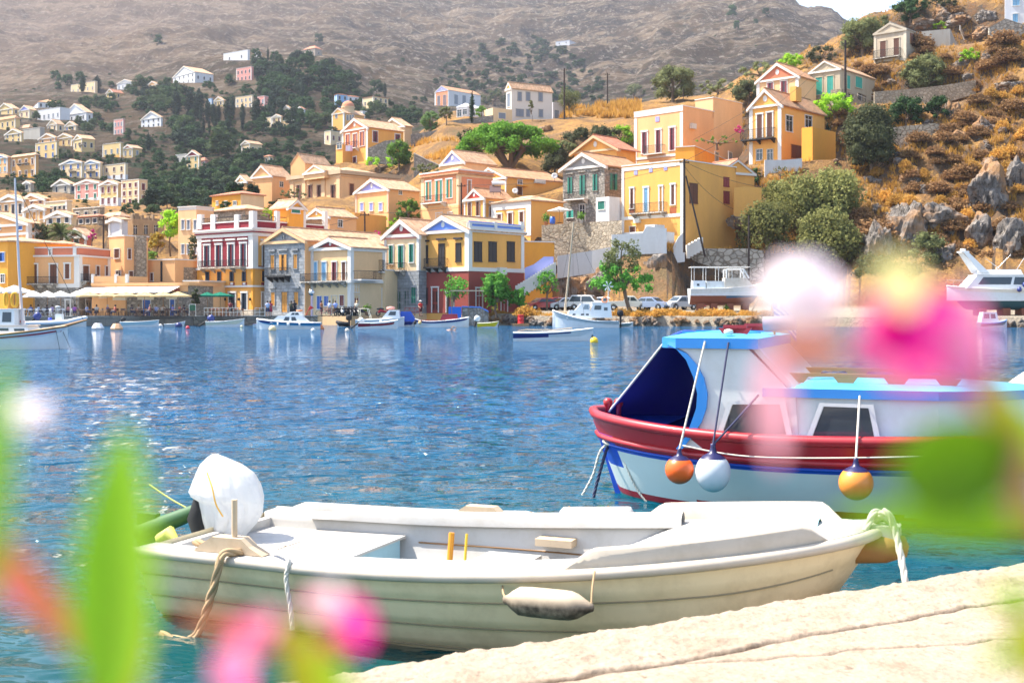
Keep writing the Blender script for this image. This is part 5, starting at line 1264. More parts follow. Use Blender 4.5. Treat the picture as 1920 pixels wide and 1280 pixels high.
# stairs
def stairs(name,label,a,b,w,n,mat,side=None):
    """a foot, b head (points); steps run from a to b, width w towards +Y"""
    root=empty(name,tuple(a),label,'stairs');mb=MB();d=b-a
    for i in range(n):
        p=a+d*(i/n);q=a+d*((i+1)/n)
        x0,x1=sorted((p.x,q.x));mb.box((x0,p.y,p.z-1.5),(x1+0.02,p.y+w,q.z))
    mb.build('steps',mat,root,world=True)
    if side:
        m=MB();k=Vector((0,-0.06,0));z=Vector((0,0,0.45));m.prism([a+k-Vector((0,0,1.0)),b+k-Vector((0,0,1.0)),b+k+z,a+k+z],(0,-0.25,0));m.build('side_wall',side,root,world=True)
    return root
PALE_STEP=plaster((0.66,0.63,0.58),0.4)
stairs('staircase','steep whitish steps climbing right beside the big yellow house',P(1318,452,ground(1318,452)),P(1412,380,ground(1412,380)),2.5,18,PALE_STEP,None)
stairs('staircase','low broad white steps at the foot of the big yellow house',P(1288,462,150.5),P(1318,445,150.5),2.0,5,PALE_STEP)
stairs('staircase','white street steps rising along the lavender wall',P(966,538,137.5),P(1042,492,140),2.0,16,PALE_STEP,None)
wallstrip('stair_wall','lavender painted stair wall with stepped edge',[(984,502,520),(1000,496,512),(1020,481,505),(1038,481,500)],140.6,0.3,LAVM)
# ---- rocks
ROCKM=None
def rock_mat():
    m=mk('limestone_rock');nt,b,o=nodes_of(m);p=geopos(nt)
    n1=texnoise(nt,p,0.5,8,0.7,0.4);n2=texnoise(nt,geopos(nt,(1.6,1.6,0.35)),1.5,8,0.75,0.8)
    c=ramp(nt,n1,[(0.35,(0.10,0.085,0.075)),(0.5,(0.22,0.195,0.175)),(0.66,(0.36,0.31,0.26))])
    c=mix(nt,ramp(nt,n2,[(0.40,0.95),(0.50,0.0)]),c,(0.05,0.04,0.03))
    c=mix(nt,ramp(nt,texnoise(nt,p,0.23,5,0.6),[(0.46,0.0),(0.60,0.85)]),c,(0.36,0.19,0.08))
    nt.links.new(c,b.inputs['Base Color']);setb(b,rough=0.9,spec=0.2)
    ad=nt.nodes.new('ShaderNodeMath');ad.operation='ADD';nt.links.new(n1,ad.inputs[0]);nt.links.new(n2,ad.inputs[1]);bump(nt,b,ad.outputs[0],1.0,0.35)
    return m
ROCKM=rock_mat()
def rock_mesh(seed,cuts=7,nm='rock'):
    bm=bmesh.new();bmesh.ops.create_icosphere(bm,subdivisions=4,radius=1);r=random.Random(seed)
    pl=[(rvec(r),r.uniform(0.55,0.85)) for _ in range(cuts)]
    for v in bm.verts:
        d=v.co.normalized();k=1.0
        for n,h in pl:
            q=d.dot(n)
            if q > 0.15:k=min(k,h/q)
        cr=abs(noise.noise(Vector((d.x*2.5+seed,d.y*2.5,d.z*0.9))))
        v.co=d*k*(1+0.30*noise.noise(d*1.8+Vector((seed,0,0)))+0.16*noise.noise(d*4+Vector((seed,3,0)))-max(0,0.12-cr)*1.6+0.06*noise.noise(d*9))
    me=bpy.data.meshes.new(nm);bm.to_mesh(me);bm.free();me.materials.append(ROCKM)
    return me
RM=[rock_mesh(i) for i in range(6)]
def rock(px,py,w_,h_,label,i=0,Y=None,group=None,rz=None,sink=0.2,dz=1.0):
    Y=Y or ground(px,py);p=P(px,py,Y);o=bpy.data.objects.new('rock',RM[i % 6]);COL.objects.link(o);sx=w_*Y/F/2/0.8;sz=h_*Y/F/2/0.75
    o.location=(p.x,p.y+sx*0.3,p.z+sz*(0.75-sink));o.scale=(sx,sx*dz,sz);o.rotation_euler=(0,0,random.random()*6.28 if rz is None else rz)
    return tag(o,label,'rock',group)
random.seed(77)
for (x,y,w_,h_,lab) in ((1225,545,62,90,'huge smooth grey boulder left of the rough harbour wall'),(1246,548,34,62,'tall brownish rock slab beside the harbour wall'),(1185,552,40,62,'brown cliff rock left of the huge smooth boulder'),
    (1085,566,90,80,'ochre cracked cliff behind the parked white cars'),(1130,560,60,60,'brown cliff part behind the white SUV'),(1240,578,34,34,'pale block rock above the blue hatchback'),(1210,578,24,28,'small pale rock left of the pale block rock'),(1298,566,30,34,'rounded rock between the silver car and the docked boat'),
    (1852,388,80,100,'massive grey limestone outcrop on the right slope'),(1905,350,50,60,'dark rock shoulder right of the massive limestone outcrop'),(1835,460,60,70,'grey cliff face above the motor yacht'),(1900,470,60,80,'pale cliff slab at the right edge above the yacht'),
    (1700,470,80,110,'tall broken cliff in the middle of the right slope'),(1760,430,90,60,'long grey ledge right of the broken cliff'),(1650,500,60,90,'shaded cliff foot right of the tamarisks'),(1770,500,70,60,'rust stained rock over the slipway'),
    (1788,225,44,44,'pointed grey rock beside the end of the dry stone wall'),(1850,250,44,36,'grey boulder in the golden grass mid slope'),(1800,262,26,24,'small grey boulder left of the mid slope boulder'),(1660,372,40,22,'flat grey rock patch under the big dark olive tree'),
    (1770,36,44,36,'tall hilltop boulder beside the dark shrubs'),(1735,48,50,20,'pale rubble ridge on the hilltop'),(1800,44,50,22,'grey boulder pile left of the white corner house'),(1850,36,30,24,'single grey boulder near the hilltop stone wall'),
    (1900,170,60,24,'rock band under the hilltop stone wall'),(1385,420,34,24,'smooth rock beside the whitish steps'),(1240,165,30,12,'grey rocks under the large ridge olive tree'),(1025,246,26,16,'pale stones by the field wall')):
    rock(x,y,w_,h_,lab,random.randrange(6),dz=0.8,sink=0.45,Y=(min(ground(x,y),158) if y > 400 else None))
for i in range(70):
    x=random.uniform(1560,1915);y=random.uniform(60,560);s_=random.uniform(7,22)
    rock(x,y,s_*1.3,s_,'small grey boulder lying in the dry grass of the right slope',i,sink=.5,group='boulders on the dry slope')
for i in range(150):
    x=random.uniform(885,1440);Yr=shoreY(x)+random.uniform(-1.0,1.2);s_=random.uniform(4,13)
    rock(x,575+(2.1-random.uniform(0.0,0.55))*F/Yr,s_*1.3,s_,'loose stone of the rubble shore along the waterline',i,Y=Yr,group='stones of the rubble shore')
for i in range(30):
    x=random.uniform(1860,1925);Yr=shoreY(x)+random.uniform(-1.2,0.6);s_=random.uniform(4,10)
    rock(x,575+(2.1-random.uniform(0,.4))*F/Yr,s_*1.3,s_,'loose stone on the shore beside the small teal boat',i,Y=Yr,group='stones by the teal boat')
# ---- dry grass (uncountable) and dry bushes
def tufts(name,n,region,hh,fol,seed,wfac=1.0,blades=7,Yf=None):
    r=random.Random(seed);mb=MB();vs=[];fs=[]
    for _ in range(n):
        px=r.uniform(region[0],region[1]);py=r.uniform(region[2],region[3]);Y=Yf(px,r) if Yf else ground(px,py)
        if Y > 330:continue
        x=(px-960)/F*Y;z=terrZ(x,Y) if not Yf else 1.0;c=nz(x*0.15,Y*0.15,2.0)
        if c < -0.12 and not Yf:continue
        h=hh*r.uniform(0.5,1.4)
        for k in range(blades):
            a=r.random()*6.283;sp=h*0.45*r.random();bx=x+math.cos(a)*sp*0.6;by=Y+math.sin(a)*sp*0.6
            tx=bx+math.cos(a)*sp;ty=by+math.sin(a)*sp;w=h*0.07*wfac;o=len(vs);ca,sa=math.cos(a+1.57)*w,math.sin(a+1.57)*w
            vs+=[(bx-ca,by-sa,z-0.1),(bx+ca,by+sa,z-0.1),(tx,ty,z+h*r.uniform(.7,1.1))];fs.append((o,o+1,o+2))
    mb.add(vs,fs);o=mb.build(name,fol,uv=False);o['kind']='stuff';return o
def thin_ground():
    pass
tufts('dry_grass',15000,(1380,1960,0,470),0.62,G_GOLD,5,1.5,6)
tufts('dry_grass',2600,(1040,1200,180,222),1.3,G_GOLD,6,1.2)
tufts('dry_grass',900,(770,860,262,300),0.9,G_GOLD,7,1.2)
tufts('dry_grass',3500,(880,1440,0,1),0.42,G_GOLD,8,1.0,6,Yf=lambda px,r:shoreY(px)+r.uniform(0.6,4.5))
tufts('dry_grass',1500,(1240,1620,452,475),0.6,G_GOLD,9,1.2)
def twig(seed,fol,nm,cat,lab):
    r=random.Random(seed);root=empty(nm,(0,0,0),lab,cat);m=MB()
    for i in range(420):
        d=rvec(r);d.z=abs(d.z)*0.9+0.12;p=Vector((0,0,0));q=d*r.uniform(.7,1.05);w=d.cross(rvec(r)).normalized()*0.035
        mid=q*0.5+rvec(r)*0.08
        m.add([p-w*.5,p+w*.5,mid+w,mid-w],[(0,1,2,3)]);m.add([mid-w,mid+w,q],[(0,1,2)])
        for _ in range(3):
            c=q*r.uniform(.6,1)+rvec(r)*0.1;leaf(m,c,rvec(r),0.13,r)
    m.build('twigs',fol,root,uv=False);return Stock(root)
DRYB=twig(1,G_DRY,'dry_bush','bush','dry');GOLDB=twig(2,G_GOLD,'grass_clump','grass clump','gold');
random.seed(31)
for i in range(150):
    px=random.uniform(1560,1920);py=random.uniform(70,560);Y=ground(px,py);p=P(px,py,Y);s_=random.uniform(0.9,2.3)
    DRYB.put(tuple(p),random.random()*6,1,'round brown leafless bush on the steep golden slope at right','dry bushes on the right slope',(s_,s_,s_*0.8))
for (px,py,s_,lab) in ((1880,85,3.2,'big round dry bush below the white corner house'),(1890,118,3.0,'brown round bush right of the bright green bush'),(1785,30,2.8,'pinkish brown dry bush on the hilltop'),(1720,92,3.4,'bare brown bush growing before the ruined annex'),(1850,130,2.2,'rust coloured bush under the annex wall'),(1640,450,3.4,'dark rust coloured bush on the cliff right of the tamarisks')):
    DRYB.put(tuple(P(px,py,ground(px,py))),random.random()*6,1,lab,None,(s_,s_,s_*0.8))
for i in range(60):
    px=random.uniform(1600,1920);py=random.uniform(170,470);Y=ground(px,py);p=P(px,py,Y);s_=random.uniform(0.7,1.5)
    GOLDB.put(tuple(p),random.random()*6,1,'golden dry grass clump on the steep slope at right','golden clumps on the right slope',(s_,s_,s_*1.2))
for i in range(46):
    px=random.uniform(1160,1440);Y=shoreY(px)+random.uniform(0.6,2.6);s_=random.uniform(0.5,0.95)
    GOLDB.put(tuple(PXY(px,Y,0.95)),random.random()*6,1,'heap of cut straw coloured grass along the rubble shore','straw heaps on the shore',(s_*1.5,s_,s_))
for i in range(18):
    px=random.uniform(900,1160);Y=shoreY(px)+random.uniform(1.0,3.0);s_=random.uniform(0.4,0.8)
    GOLDB.put(tuple(PXY(px,Y,0.9)),random.random()*6,1,'straw coloured weed clump left of the old sailing boat','weeds left of the sailing boat',(s_*1.5,s_,s_))
GOLDB.put(tuple(PXY(985,133.5,1.0)),1,1,'big rounded orange straw bush before the red car',None,(1.7,1.4,1.2))
# ---- poles and wires
WOODD=plain('tarred_pole',(0.035,0.022,0.018),0.8)
def pole(px,yt,yb,lab,Y=None,r=0.14,top=None,arm=True):
    Y=Y or ground(px,yb);a=P(px,yb,Y);b=P(top or px,yt,Y);root=empty('utility_pole',tuple(a),lab,'pole');m=MB();m.tube([a-Vector((0,0,1)),b],[r,r*.75],8);m.build('shaft',WOODD,root,world=True,uv=False)
    if arm:
        m=MB();m.box((b.x-.6,b.y-.05,b.z-.5),(b.x+.6,b.y+.05,b.z-.4));
        for s in (-.5,0,.5):m.lathe([(0.0,0),(0.05,0.02),(0.05,0.16),(0,0.2)],(b.x+s,b.y,b.z-.4),6)
        m.build('crossarm',WOODD,root,world=True,uv=False)
    return b
A1=pole(1283,298,458,'tall dark utility pole at the corner of the big yellow house',147.5,0.17)
br=pole(1322,330,466,'leaning brace pole beside the tall dark utility pole',147,0.13,top=1286,arm=False)
A2=pole(1404,404,520,'bare dark post below the whitish steps',146,0.14,arm=False)
A3=pole(1585,76,205,'tall dark pole with fuzzy top before the turquoise shuttered house',186,0.22)
A4=pole(1058,128,222,'utility pole beside the white hilltop annex',262,0.2);A5=pole(1139,137,192,'utility pole on the burnt hilltop field',285,0.18)
A6=pole(865,343,408,'brown utility pole beside the coral house',165,0.13);A7=pole(684,397,442,'utility pole above the peach waterfront roofs',156,0.12);A8=pole(194,405,505,'utility pole above the long peach house',150,0.13)
A9=pole(1281,165,178,'short post on the ridge',272,0.12,arm=False)
WIRE=plain('cable',(0.03,0.03,0.03),0.6)
def wire(a,b,lab,sag=0.03,r=0.022,n=14,group=None):
    L=(b-a).length;m=MB();m.tube([a.lerp(b,i/n)-Vector((0,0,4*sag*L*(i/n)*(1-i/n))) for i in range(n+1)],r,4);o=m.build('power_line',WIRE,uv=False);return tag(o,lab,'cable',group)
U=Vector((0,0,-0.3))
wire(A1+U,A6+U,'sagging cable from the tall dark utility pole to the brown pole by the coral house',0.025)
wire(A1+U*2,A7+U,'long cable from the tall dark pole down to the pole above the peach roofs',0.03)
wire(A1+U,P(1420,345,150)+U,'cable from the tall dark pole towards the tamarisks',0.04)
wire(A1+U,A3+U,'cable rising from the tall dark pole to the pole by the turquoise shutters',0.03)
wire(A1+U*3,P(1375,392,150),'loose drooping cable right of the tall dark pole',0.08)
wire(A3+U,P(1440,250,173),'cable crossing the front of the gabled hillside house',0.04);wire(A3+U,P(1300,262,190),'thin cable running left to the star medallion house',0.03)
wire(A4+U,A5+U,'cable sagging between the two hilltop poles',0.06,0.03);wire(A7+U,P(560,430,150),'thin cable above the peach roofs',0.04)
wire(P(1420,388,150),P(1920,470,150),'long thin cable hanging across the right slope',0.02)
# ---------------------------------------------------------------- cafe, people, cars
WH=paint((0.80,0.79,0.76),0.4,0.12,key='boat_white');WHG=paint((0.62,0.66,0.68),0.45,0.3,key='boat_greywhite')
RUB=plain('rubber',(0.02,0.02,0.022),0.8);CHR=plain('steel',(0.55,0.56,0.58),0.25,1.0);WOOD=paint((0.36,0.19,0.08),0.6,0.4,key='wood_warm');WOODP=paint((0.52,0.40,0.27),0.8,0.5,key='wood_pale',scale=9)
def canopy(fol,w=1.25,hh=0.55,seg=8,pole_h=2.25,sq=False):
    return None
def make_parasol(lab,c1,w=1.3,hh=0.55,ph=2.3,seg=8,c2=None):
    root=empty('parasol',(0,0,0),lab,'parasol')
    m=MB();apex=Vector((0,0,ph+hh));ring=[]
    for k in range(seg):
        a=2*math.pi*(k+0.5)/seg;ring.append(Vector((math.cos(a)*w,math.sin(a)*w,ph)))
    for k in range(seg):
        a,b=ring[k],ring[(k+1) % seg];md=(a+b)/2-Vector((0,0,0.0));ma=a.lerp(apex,.5)-Vector((0,0,.04));mb_=b.lerp(apex,.5)-Vector((0,0,.04));mm=((a+b)/2).lerp(apex,.5)-Vector((0,0,.08));md=md*0.96;md.z=ph+0.03
        m.add([a,md,b,mb_,mm,ma,apex],[(0,1,4,5),(1,2,3,4),(5,4,6),(4,3,6)],0,False)
        m.add([a,b,b-Vector((0,0,.14)),a-Vector((0,0,.14))],[(0,3,2,1)])
    o=m.build('canopy',c1,root,uv=False);so=o.modifiers.new('thick','SOLIDIFY');so.thickness=0.02
    m=MB();m.tube([(0,0,0),(0,0,ph+hh+0.06)],0.028,8);m.build('pole',WOOD,root,uv=False)
    m=MB();m.box((-.25,-.25,0),(.25,.25,.08));m.build('base',RUB,root,uv=False)
    m=MB()
    for k in range(seg):m.tube([Vector((0,0,ph-0.05)),ring[k].lerp(apex,0.45)-Vector((0,0,.06))],0.012,4)
    m.build('ribs',WOOD,root,uv=False)
    return Stock(root)
def cloth(c,key,tr=0.35):
    m=mk(key);nt,b,o=nodes_of(m);b.inputs['Base Color'].default_value=(*c,1);setb(b,rough=0.85,spec=0.15)
    t=nt.nodes.new('ShaderNodeBsdfTranslucent');t.inputs[0].default_value=(*c,1);ms=nt.nodes.new('ShaderNodeMixShader');ms.inputs[0].default_value=tr
    nt.links.new(b.outputs[0],ms.inputs[1]);nt.links.new(t.outputs[0],ms.inputs[2]);nt.links.new(ms.outputs[0],o.inputs[0]);return m
PWH=make_parasol('w',cloth((0.80,0.77,0.72),'parasol_white'),1.35,0.62,2.2,4)
PYE=make_parasol('y',cloth((0.80,0.66,0.38),'parasol_cream',0.5),1.35,0.5,2.25,8)
PGR=make_parasol('g',cloth((0.01,0.16,0.10),'parasol_green',0.2),1.25,0.42,2.3,8)
for i,(px,s_,lab) in enumerate(((-10,1.7,'first big white parasol at the far left end of the row'),(27,1.8,'largest white parasol behind the orange lifebuoys'),(63,1.15,'small white parasol left of the inflatable boat console'),(89,1.1,'white parasol just left of the radar mast of the inflatable'),(114,1.2,'last white parasol above the inflatable boat'),(144,1.05,'half white half cream parasol right of the inflatable boat'))):
    PWH.put(tuple(PXY(px,131.8+(i % 2)*0.8,1.06)),0.78,1,lab,'white parasols of the taverna',(s_,s_,1.0 if s_ < 1.5 else 1.22))
for i,(px,lab) in enumerate(((167,'leftmost cream yellow parasol'),(201,'second cream yellow parasol from the left'),(236,'third cream yellow parasol, before the wide sign board'),(271,'fourth cream yellow parasol, before the middle door'),(306,'fifth cream yellow parasol'),(334,'rightmost cream yellow parasol beside the menu board'))):
    PYE.put(tuple(PXY(px,132.2+(i % 2)*0.6,1.06)),0.3*i,1,lab,'cream parasols of the taverna',(1.08,1.08,1.0))
PGR.put(tuple(PXY(389,135,1.06)),0.2,1,'left dark green parasol in front of the burgundy house');PGR.put(tuple(PXY(413,135.4,1.06)),0.5,1,'right dark green parasol in front of the burgundy house',None,(1.3,1.3,1.0))
PT=PWH.put(tuple(P(1049,418,156)),0.5,1,'cream parasol on the stone terrace of the rubble stone house',None,(1.2,1.2,0.75))
def make_table(lab,mat,leg):
    root=empty('cafe_table',(0,0,0),lab,'table');m=MB();m.box((-.4,-.4,.70),(.4,.4,.74));m.build('table_top',mat,root,uv=False)
    for sx in (-1,1):
        for sy in (-1,1):l=MB();l.box((sx*.34-.02,sy*.34-.02,0),(sx*.34+.02,sy*.34+.02,.70));l.build('leg',leg,root,uv=False)
    return Stock(root)
def make_chair(lab,mat):
    root=empty('cafe_chair',(0,0,0),lab,'chair');m=MB();m.box((-.21,-.21,.43),(.21,.21,.46));m.build('seat',mat,root,uv=False)
    m=MB();m.box((-.21,.17,.62),(.21,.20,.86));m.build('backrest',mat,root,uv=False)
    for sx in (-1,1):
        for sy in (-1,1):l=MB();l.box((sx*.19-.018,sy*.19-.018,0),(sx*.19+.018,sy*.19+.018,.43 if sy < 0 else .87));l.build('leg',mat,root,uv=False)
    return Stock(root)
TW=make_table('t',paint((0.72,0.74,0.78),0.6,0.1,key='cloth_pale'),RUB);TB=make_table('t',paint((0.45,0.38,0.30),0.6,key='table_brown'),WOOD)
CW=make_chair('c',paint((0.62,0.66,0.72),0.5,key='chair_white'));CB=make_chair('c',paint((0.13,0.06,0.035),0.5,key='chair_brown'));CR=make_chair('c',paint((0.28,0.09,0.05),0.5,key='chair_redbrown'))
random.seed(8)
for i in range(8):
    px=30+i*13;Y=131.2+(i % 2)*1.3;TW.put(tuple(PXY(px,Y,1.06)),0.1,1,'pale clothed table under the white parasols','pale clothed tables')
    for a in range(3):
        CW.put((PXY(px,Y,0).x+0.62*math.cos(a*2.1+i),Y+0.62*math.sin(a*2.1+i),1.06),a*2.1+i-1.57,1,'white chair at a pale clothed table under the white parasols','white taverna chairs')
TB2=[]
for i in range(11):
    px=160+i*18;Y=131.4+(i % 2)*1.2;TB.put(tuple(PXY(px,Y,1.06)),0.1,1,'brown table under the cream parasols','brown taverna tables');TB2.append((px,Y))
    for a in range(3):
        CB.put((PXY(px,Y,0).x+0.66*math.cos(a*2.1+i*.7),Y+0.66*math.sin(a*2.1+i*.7),1.06),a*2.1+i*.7-1.57,1,'dark brown chair under the cream parasols','brown taverna chairs')
for i in range(9):
    CR.put(tuple(PXY(396+i*7,132.6+(i % 3)*.6,1.06)),i*1.3,1,'reddish folding chair in front of the burgundy house','folding chairs by the burgundy house')
for i in range(3):TB.put(tuple(PXY(402+i*21,133,1.06)),0.3,1,'small table in front of the burgundy house','tables by the burgundy house')
# ---- people
SKIN=paint((0.52,0.30,0.20),0.6,0.1,key='skin');
def cm(c):return paint(c,0.85,0.15,key='cloth_%.2f_%.2f_%.2f' % c)
def skin_body(verts,edges,rad,name,mat,parent,sub=1):
    me=bpy.data.meshes.new(name);me.from_pydata(verts,edges,[]);me.materials.append(mat);o=bpy.data.objects.new(name,me);COL.objects.link(o);o.parent=parent
    s=o.modifiers.new('skin','SKIN');s.use_smooth_shade=True
    lay=me.skin_vertices[0].data
    for i,r in enumerate(rad):lay[i].radius=(r[0],r[1]) if isinstance(r,tuple) else (r,r)
    lay[0].use_root=True
    if sub:u=o.modifiers.new('sub','SUBSURF');u.levels=sub;u.render_levels=sub
    return o
def person(px,Y,lab,shirt,legs,pose='stand',rz=0.0,hair=(0.04,0.025,0.02),z=1.06,long=False,hat=None,group=None,skirt=False,h=1.0):
    root=empty('person',tuple(PXY(px,Y,z)),lab,'person',group,rz);root.scale=(h,h,h)
    sit=pose == 'sit';hz=0.50 if sit else 0.93
    V=[(0,0,hz),(0,0,hz+.22),(0,0,hz+.44),(0,0,hz+.53),(0,-.01,hz+.60),(0,-.015,hz+.72)];R_=[(.15,.11),(.14,.10),(.17,.11),.065,.085,.075]
    E=[(0,1),(1,2),(2,3),(3,4),(4,5)]
    for s in (-1,1):
        n=len(V)
        if sit:V+=[(s*.09,-.05,hz-.02),(s*.11,-.42,hz),(s*.11,-.42,.10),(s*.11,-.55,.05)]
        else:
            st=0.16*s if pose == 'walk' else 0.0
            V+=[(s*.09,0,hz-.08),(s*.10,-st*.7-.02,.50),(s*.10,st*.2-st*.9,.10),(s*.11,-.12-st*.7,.05)]
        R_+=[.095,.065,.042,.04];E+=[(0,n),(n,n+1),(n+1,n+2),(n+2,n+3)]
        n=len(V);aw=0.10 if pose != 'reach' else 0.35
        V+=[(s*.19,0,hz+.43),(s*.25,.03 if not sit else -.05,hz+.18),(s*.22,-aw if not sit else -.35,hz-.04 if not sit else hz+.22),(s*.21,-aw-.03 if not sit else -.44,hz-.12 if not sit else hz+.24)]
        R_+=[.055,.042,.032,.03];E+=[(2,n),(n,n+1),(n+1,n+2),(n+2,n+3)]
    skin_body(V,E,R_,'body',SKIN,root)
    m=MB();m.lathe([(.10,hz-.02),(.19,hz-.01),(.175,hz+.2),(.215,hz+.42),(.10,hz+.52),(.07,hz+.54)],(0,0,0),12,sx=1,sy=.72)
    for s in (-1,1):m.tube([(s*.17,0,hz+.45),(s*.24,.02,hz+.28)],[.075,.068],8)
    m.build('shirt',cm(shirt),root,uv=False)
    m=MB()
    if skirt:m.lathe([(.19,hz+.04),(.24,hz-.2),(.29,hz-.45),(.27,hz-.45)],(0,0,0),14,sy=.8)
    elif sit:
        for s in (-1,1):m.tube([(s*.09,.06,hz),(s*.11,-.40,hz+.01),(s*.11,-.43,.3)],[.12,.09,.075],8)
    else:
        for s in (-1,1):m.tube([(s*.085,0,hz+.02),(s*.10,-(0.16*s if pose == 'walk' else 0)*.7-.02,.50 if not long else .5)] + ([(s*.10,-.05,.12)] if long else []),[.125,.09] + ([.07] if long else []),8)
    m.build('skirt' if skirt else 'trousers',cm(legs),root,uv=False)
    m=MB();hh=hz+.68
    m.lathe([(0.0,.115),(.06,.105),(.098,.06),(.105,0),(.10,-.06),(.085,-.12 if not skirt else -.22)],(0,0.012,hh),12,sx=.9);m.build('hair',cm(hair),root,uv=False)
    for s in (-1,1):m=MB();f=V[6+3 if s < 0 else 6+8+3];m.box((f[0]-.045,f[1]-.06,0),(f[0]+.045,f[1]+.13,.07));m.build('shoe',RUB,root,uv=False)
    if hat:m=MB();m.lathe([(0,.15),(.09,.13),(.11,.05),(.17,.04),(.17,.03),(.1,.03)],(0,0,hh),12);m.build('hat',cm(hat),root,uv=False)
    return root
person(501.8,131.6,'person in pale blue shirt and navy shorts walking with bag on the quay',(0.42,0.50,0.68),(0.03,0.04,0.09),'walk',0.4);person(506.5,132,'person in crimson dress walking beside the one in pale blue shirt',(0.42,0.02,0.06),(0.42,0.02,0.06),'walk',0.4,skirt=True)
person(546,132.4,'person in dark olive top with back turned by the stone house door',(0.05,0.05,0.03),(0.02,0.02,0.02),'stand',2.8);person(552,133,'taller person in black shirt beside the stone house window',(0.02,0.02,0.03),(0.02,0.02,0.025),'stand',3.2,h=1.05)
person(602.7,131.6,'person in rust orange shirt holding a bicycle by the blue door',(0.35,0.12,0.04),(0.03,0.03,0.06),'reach',1.3);person(618,131.8,'person in white and blue top standing with a bicycle',(0.50,0.55,0.66),(0.22,0.18,0.14),'stand',-0.5);person(629,132,'person in light blue shirt and brown shorts beside the scooters',(0.28,0.38,0.72),(0.20,0.08,0.04),'stand',0.3)
person(669,132.6,'blonde person in cream clothes standing by the dark red door',(0.70,0.62,0.48),(0.66,0.56,0.42),'stand',0.1,hair=(0.65,0.48,0.25),long=True);person(788.5,132.8,'person in red top with white cap leaning on the railing',(0.55,0.03,0.02),(0.10,0.02,0.02),'reach',0.6,hat=(0.75,0.75,0.75));person(432,131.8,'person in dark clothes under the right green parasol',(0.20,0.03,0.03),(0.03,0.03,0.03),'stand',0)
cl=[(0.25,0.3,0.5),(0.55,0.5,0.45),(0.15,0.12,0.3),(0.5,0.12,0.08),(0.06,0.06,0.08),(0.45,0.42,0.4),(0.3,0.12,0.1)]
for i,(px,lab) in enumerate(((163,'diner in dark blue at the first brown table'),(181,'diner in grey at the second brown table'),(202,'diner in purple under the second cream parasol'),(216,'diner in red brown beside the second cream parasol pole'),(247,'diner in black with arms on the table'),(260,'pale haired diner in pale shirt at the middle table'),(281,'diner in reddish shirt by the fourth cream parasol'),(293,'diner in blue leaning over a table'),(306,'diner in grey beige by the fifth cream parasol'),(324,'diner in purple at the right tables'),(337,'diner in brick red nearest the menu board'),(345,'diner in black behind the menu board'))):
    person(px,131.0+(i % 3)*0.7,lab,cl[i % 7],(0.05,0.05,0.08),'sit',random.choice([-1.4,1.4,3.0,.2]),group='diners at the taverna',hair=random.choice([(0.04,.02,.02),(.2,.12,.06),(.4,.38,.36)]))
for i,px in enumerate((38,58,72,88,98,128,140)):
    person(px,131.6+(i % 2)*.7,['diner with tan hat under the largest white parasol','diner in blue seated left of the inflatable','diner in pale blue in the white chairs','diner in dark shirt before the inflatable console','diner in lilac behind the inflatable console','diner in pink by the dark doorway','diner in violet right of the dark doorway'][i],[(0.5,.35,.2),(.1,.15,.5),(.4,.5,.7),(.05,.05,.08),(.3,.25,.5),(.6,.25,.3),(.3,.1,.4)][i],(0.05,.05,.1),'sit',i*1.1,group='diners at the white tables')
# swimmer: head and an arm out of the water
sw=empty('person',tuple(PXY(848,109,0)),'swimmer with raised arm in the water below the blue and white boat','person')
skin_body([(0,0,-.12),(-.25,0,-.1),(-.6,0,-.12),(.22,0,.0),(.34,0,.08),(-.1,-.1,.05),(.1,-.15,.34),(.42,-.15,.12)],[(0,1),(1,2),(0,3),(3,4),(0,5),(5,6),(6,7)],[.17,.17,.14,.06,.1,.06,.05,.04],'body',SKIN,sw)
# ---- menu board, railings, mirror
m_=empty('menu_board',tuple(PXY(361,131.5,1.06)),'green menu board in a steel frame on the quay','menu board')
m=MB();m.box((-.33,-.03,.62),(.33,.03,1.25));m.build('panel',paint((0.03,0.12,0.05),0.6,key='board_green'),m_)
m=MB()
for s in (-.36,.36):m.box((s-.025,-.03,0),(s+.025,.03,1.35))
m.box((-.36,-.025,1.28),(.36,.025,1.34));m.build('frame',CHR,m_)
def railing(px0,px1,Y,z,lab,mat,hh=0.95,n=8,cross=False):
    a,b=PXY(px0,Y,z),PXY(px1,Y,z);root=empty('railing',tuple(a),lab,'railing');L=(b-a).length;m=MB()
    m.box((0,-.02,hh-.05),(L,.02,hh));m.box((0,-.018,hh*.45),(L,.018,hh*.45+.04));m.build('rail',mat,root,uv=False)
    for i in range(n+1):q=MB();q.box((L*i/n-.02,-.025,0),(L*i/n+.02,.025,hh));q.build('post',mat,root,uv=False)
    if cross:
        m=MB()
        for i in range(n):m.tube([(L*i/n,0,.1),(L*(i+1)/n,0,hh-.08)],.015,4);m.tube([(L*i/n,0,hh-.08),(L*(i+1)/n,0,.1)],.015,4)
        m.build('lattice',mat,root,uv=False)
RR=paint((0.30,0.03,0.03),0.5,key='rail_red')
railing(759,787,132.4,1.06,'red lattice railing before the stone doorways',RR,n=3,cross=True);railing(383,452,131.2,1.06,'thin steel railing before the folding chairs',CHR,n=10);railing(478,496,131.0,1.06,'short white barrier at the quay edge',TRIM,n=2)
mr=empty('traffic_mirror',tuple(PXY(584.5,132.5,1.06)),'round traffic mirror on a lilac post beside the stone house','mirror')
m=MB();m.tube([(0,0,0),(0,0,2.3)],.07,8);m.build('post',paint((0.40,0.32,0.48),0.6,key='post_lilac'),mr,uv=False)
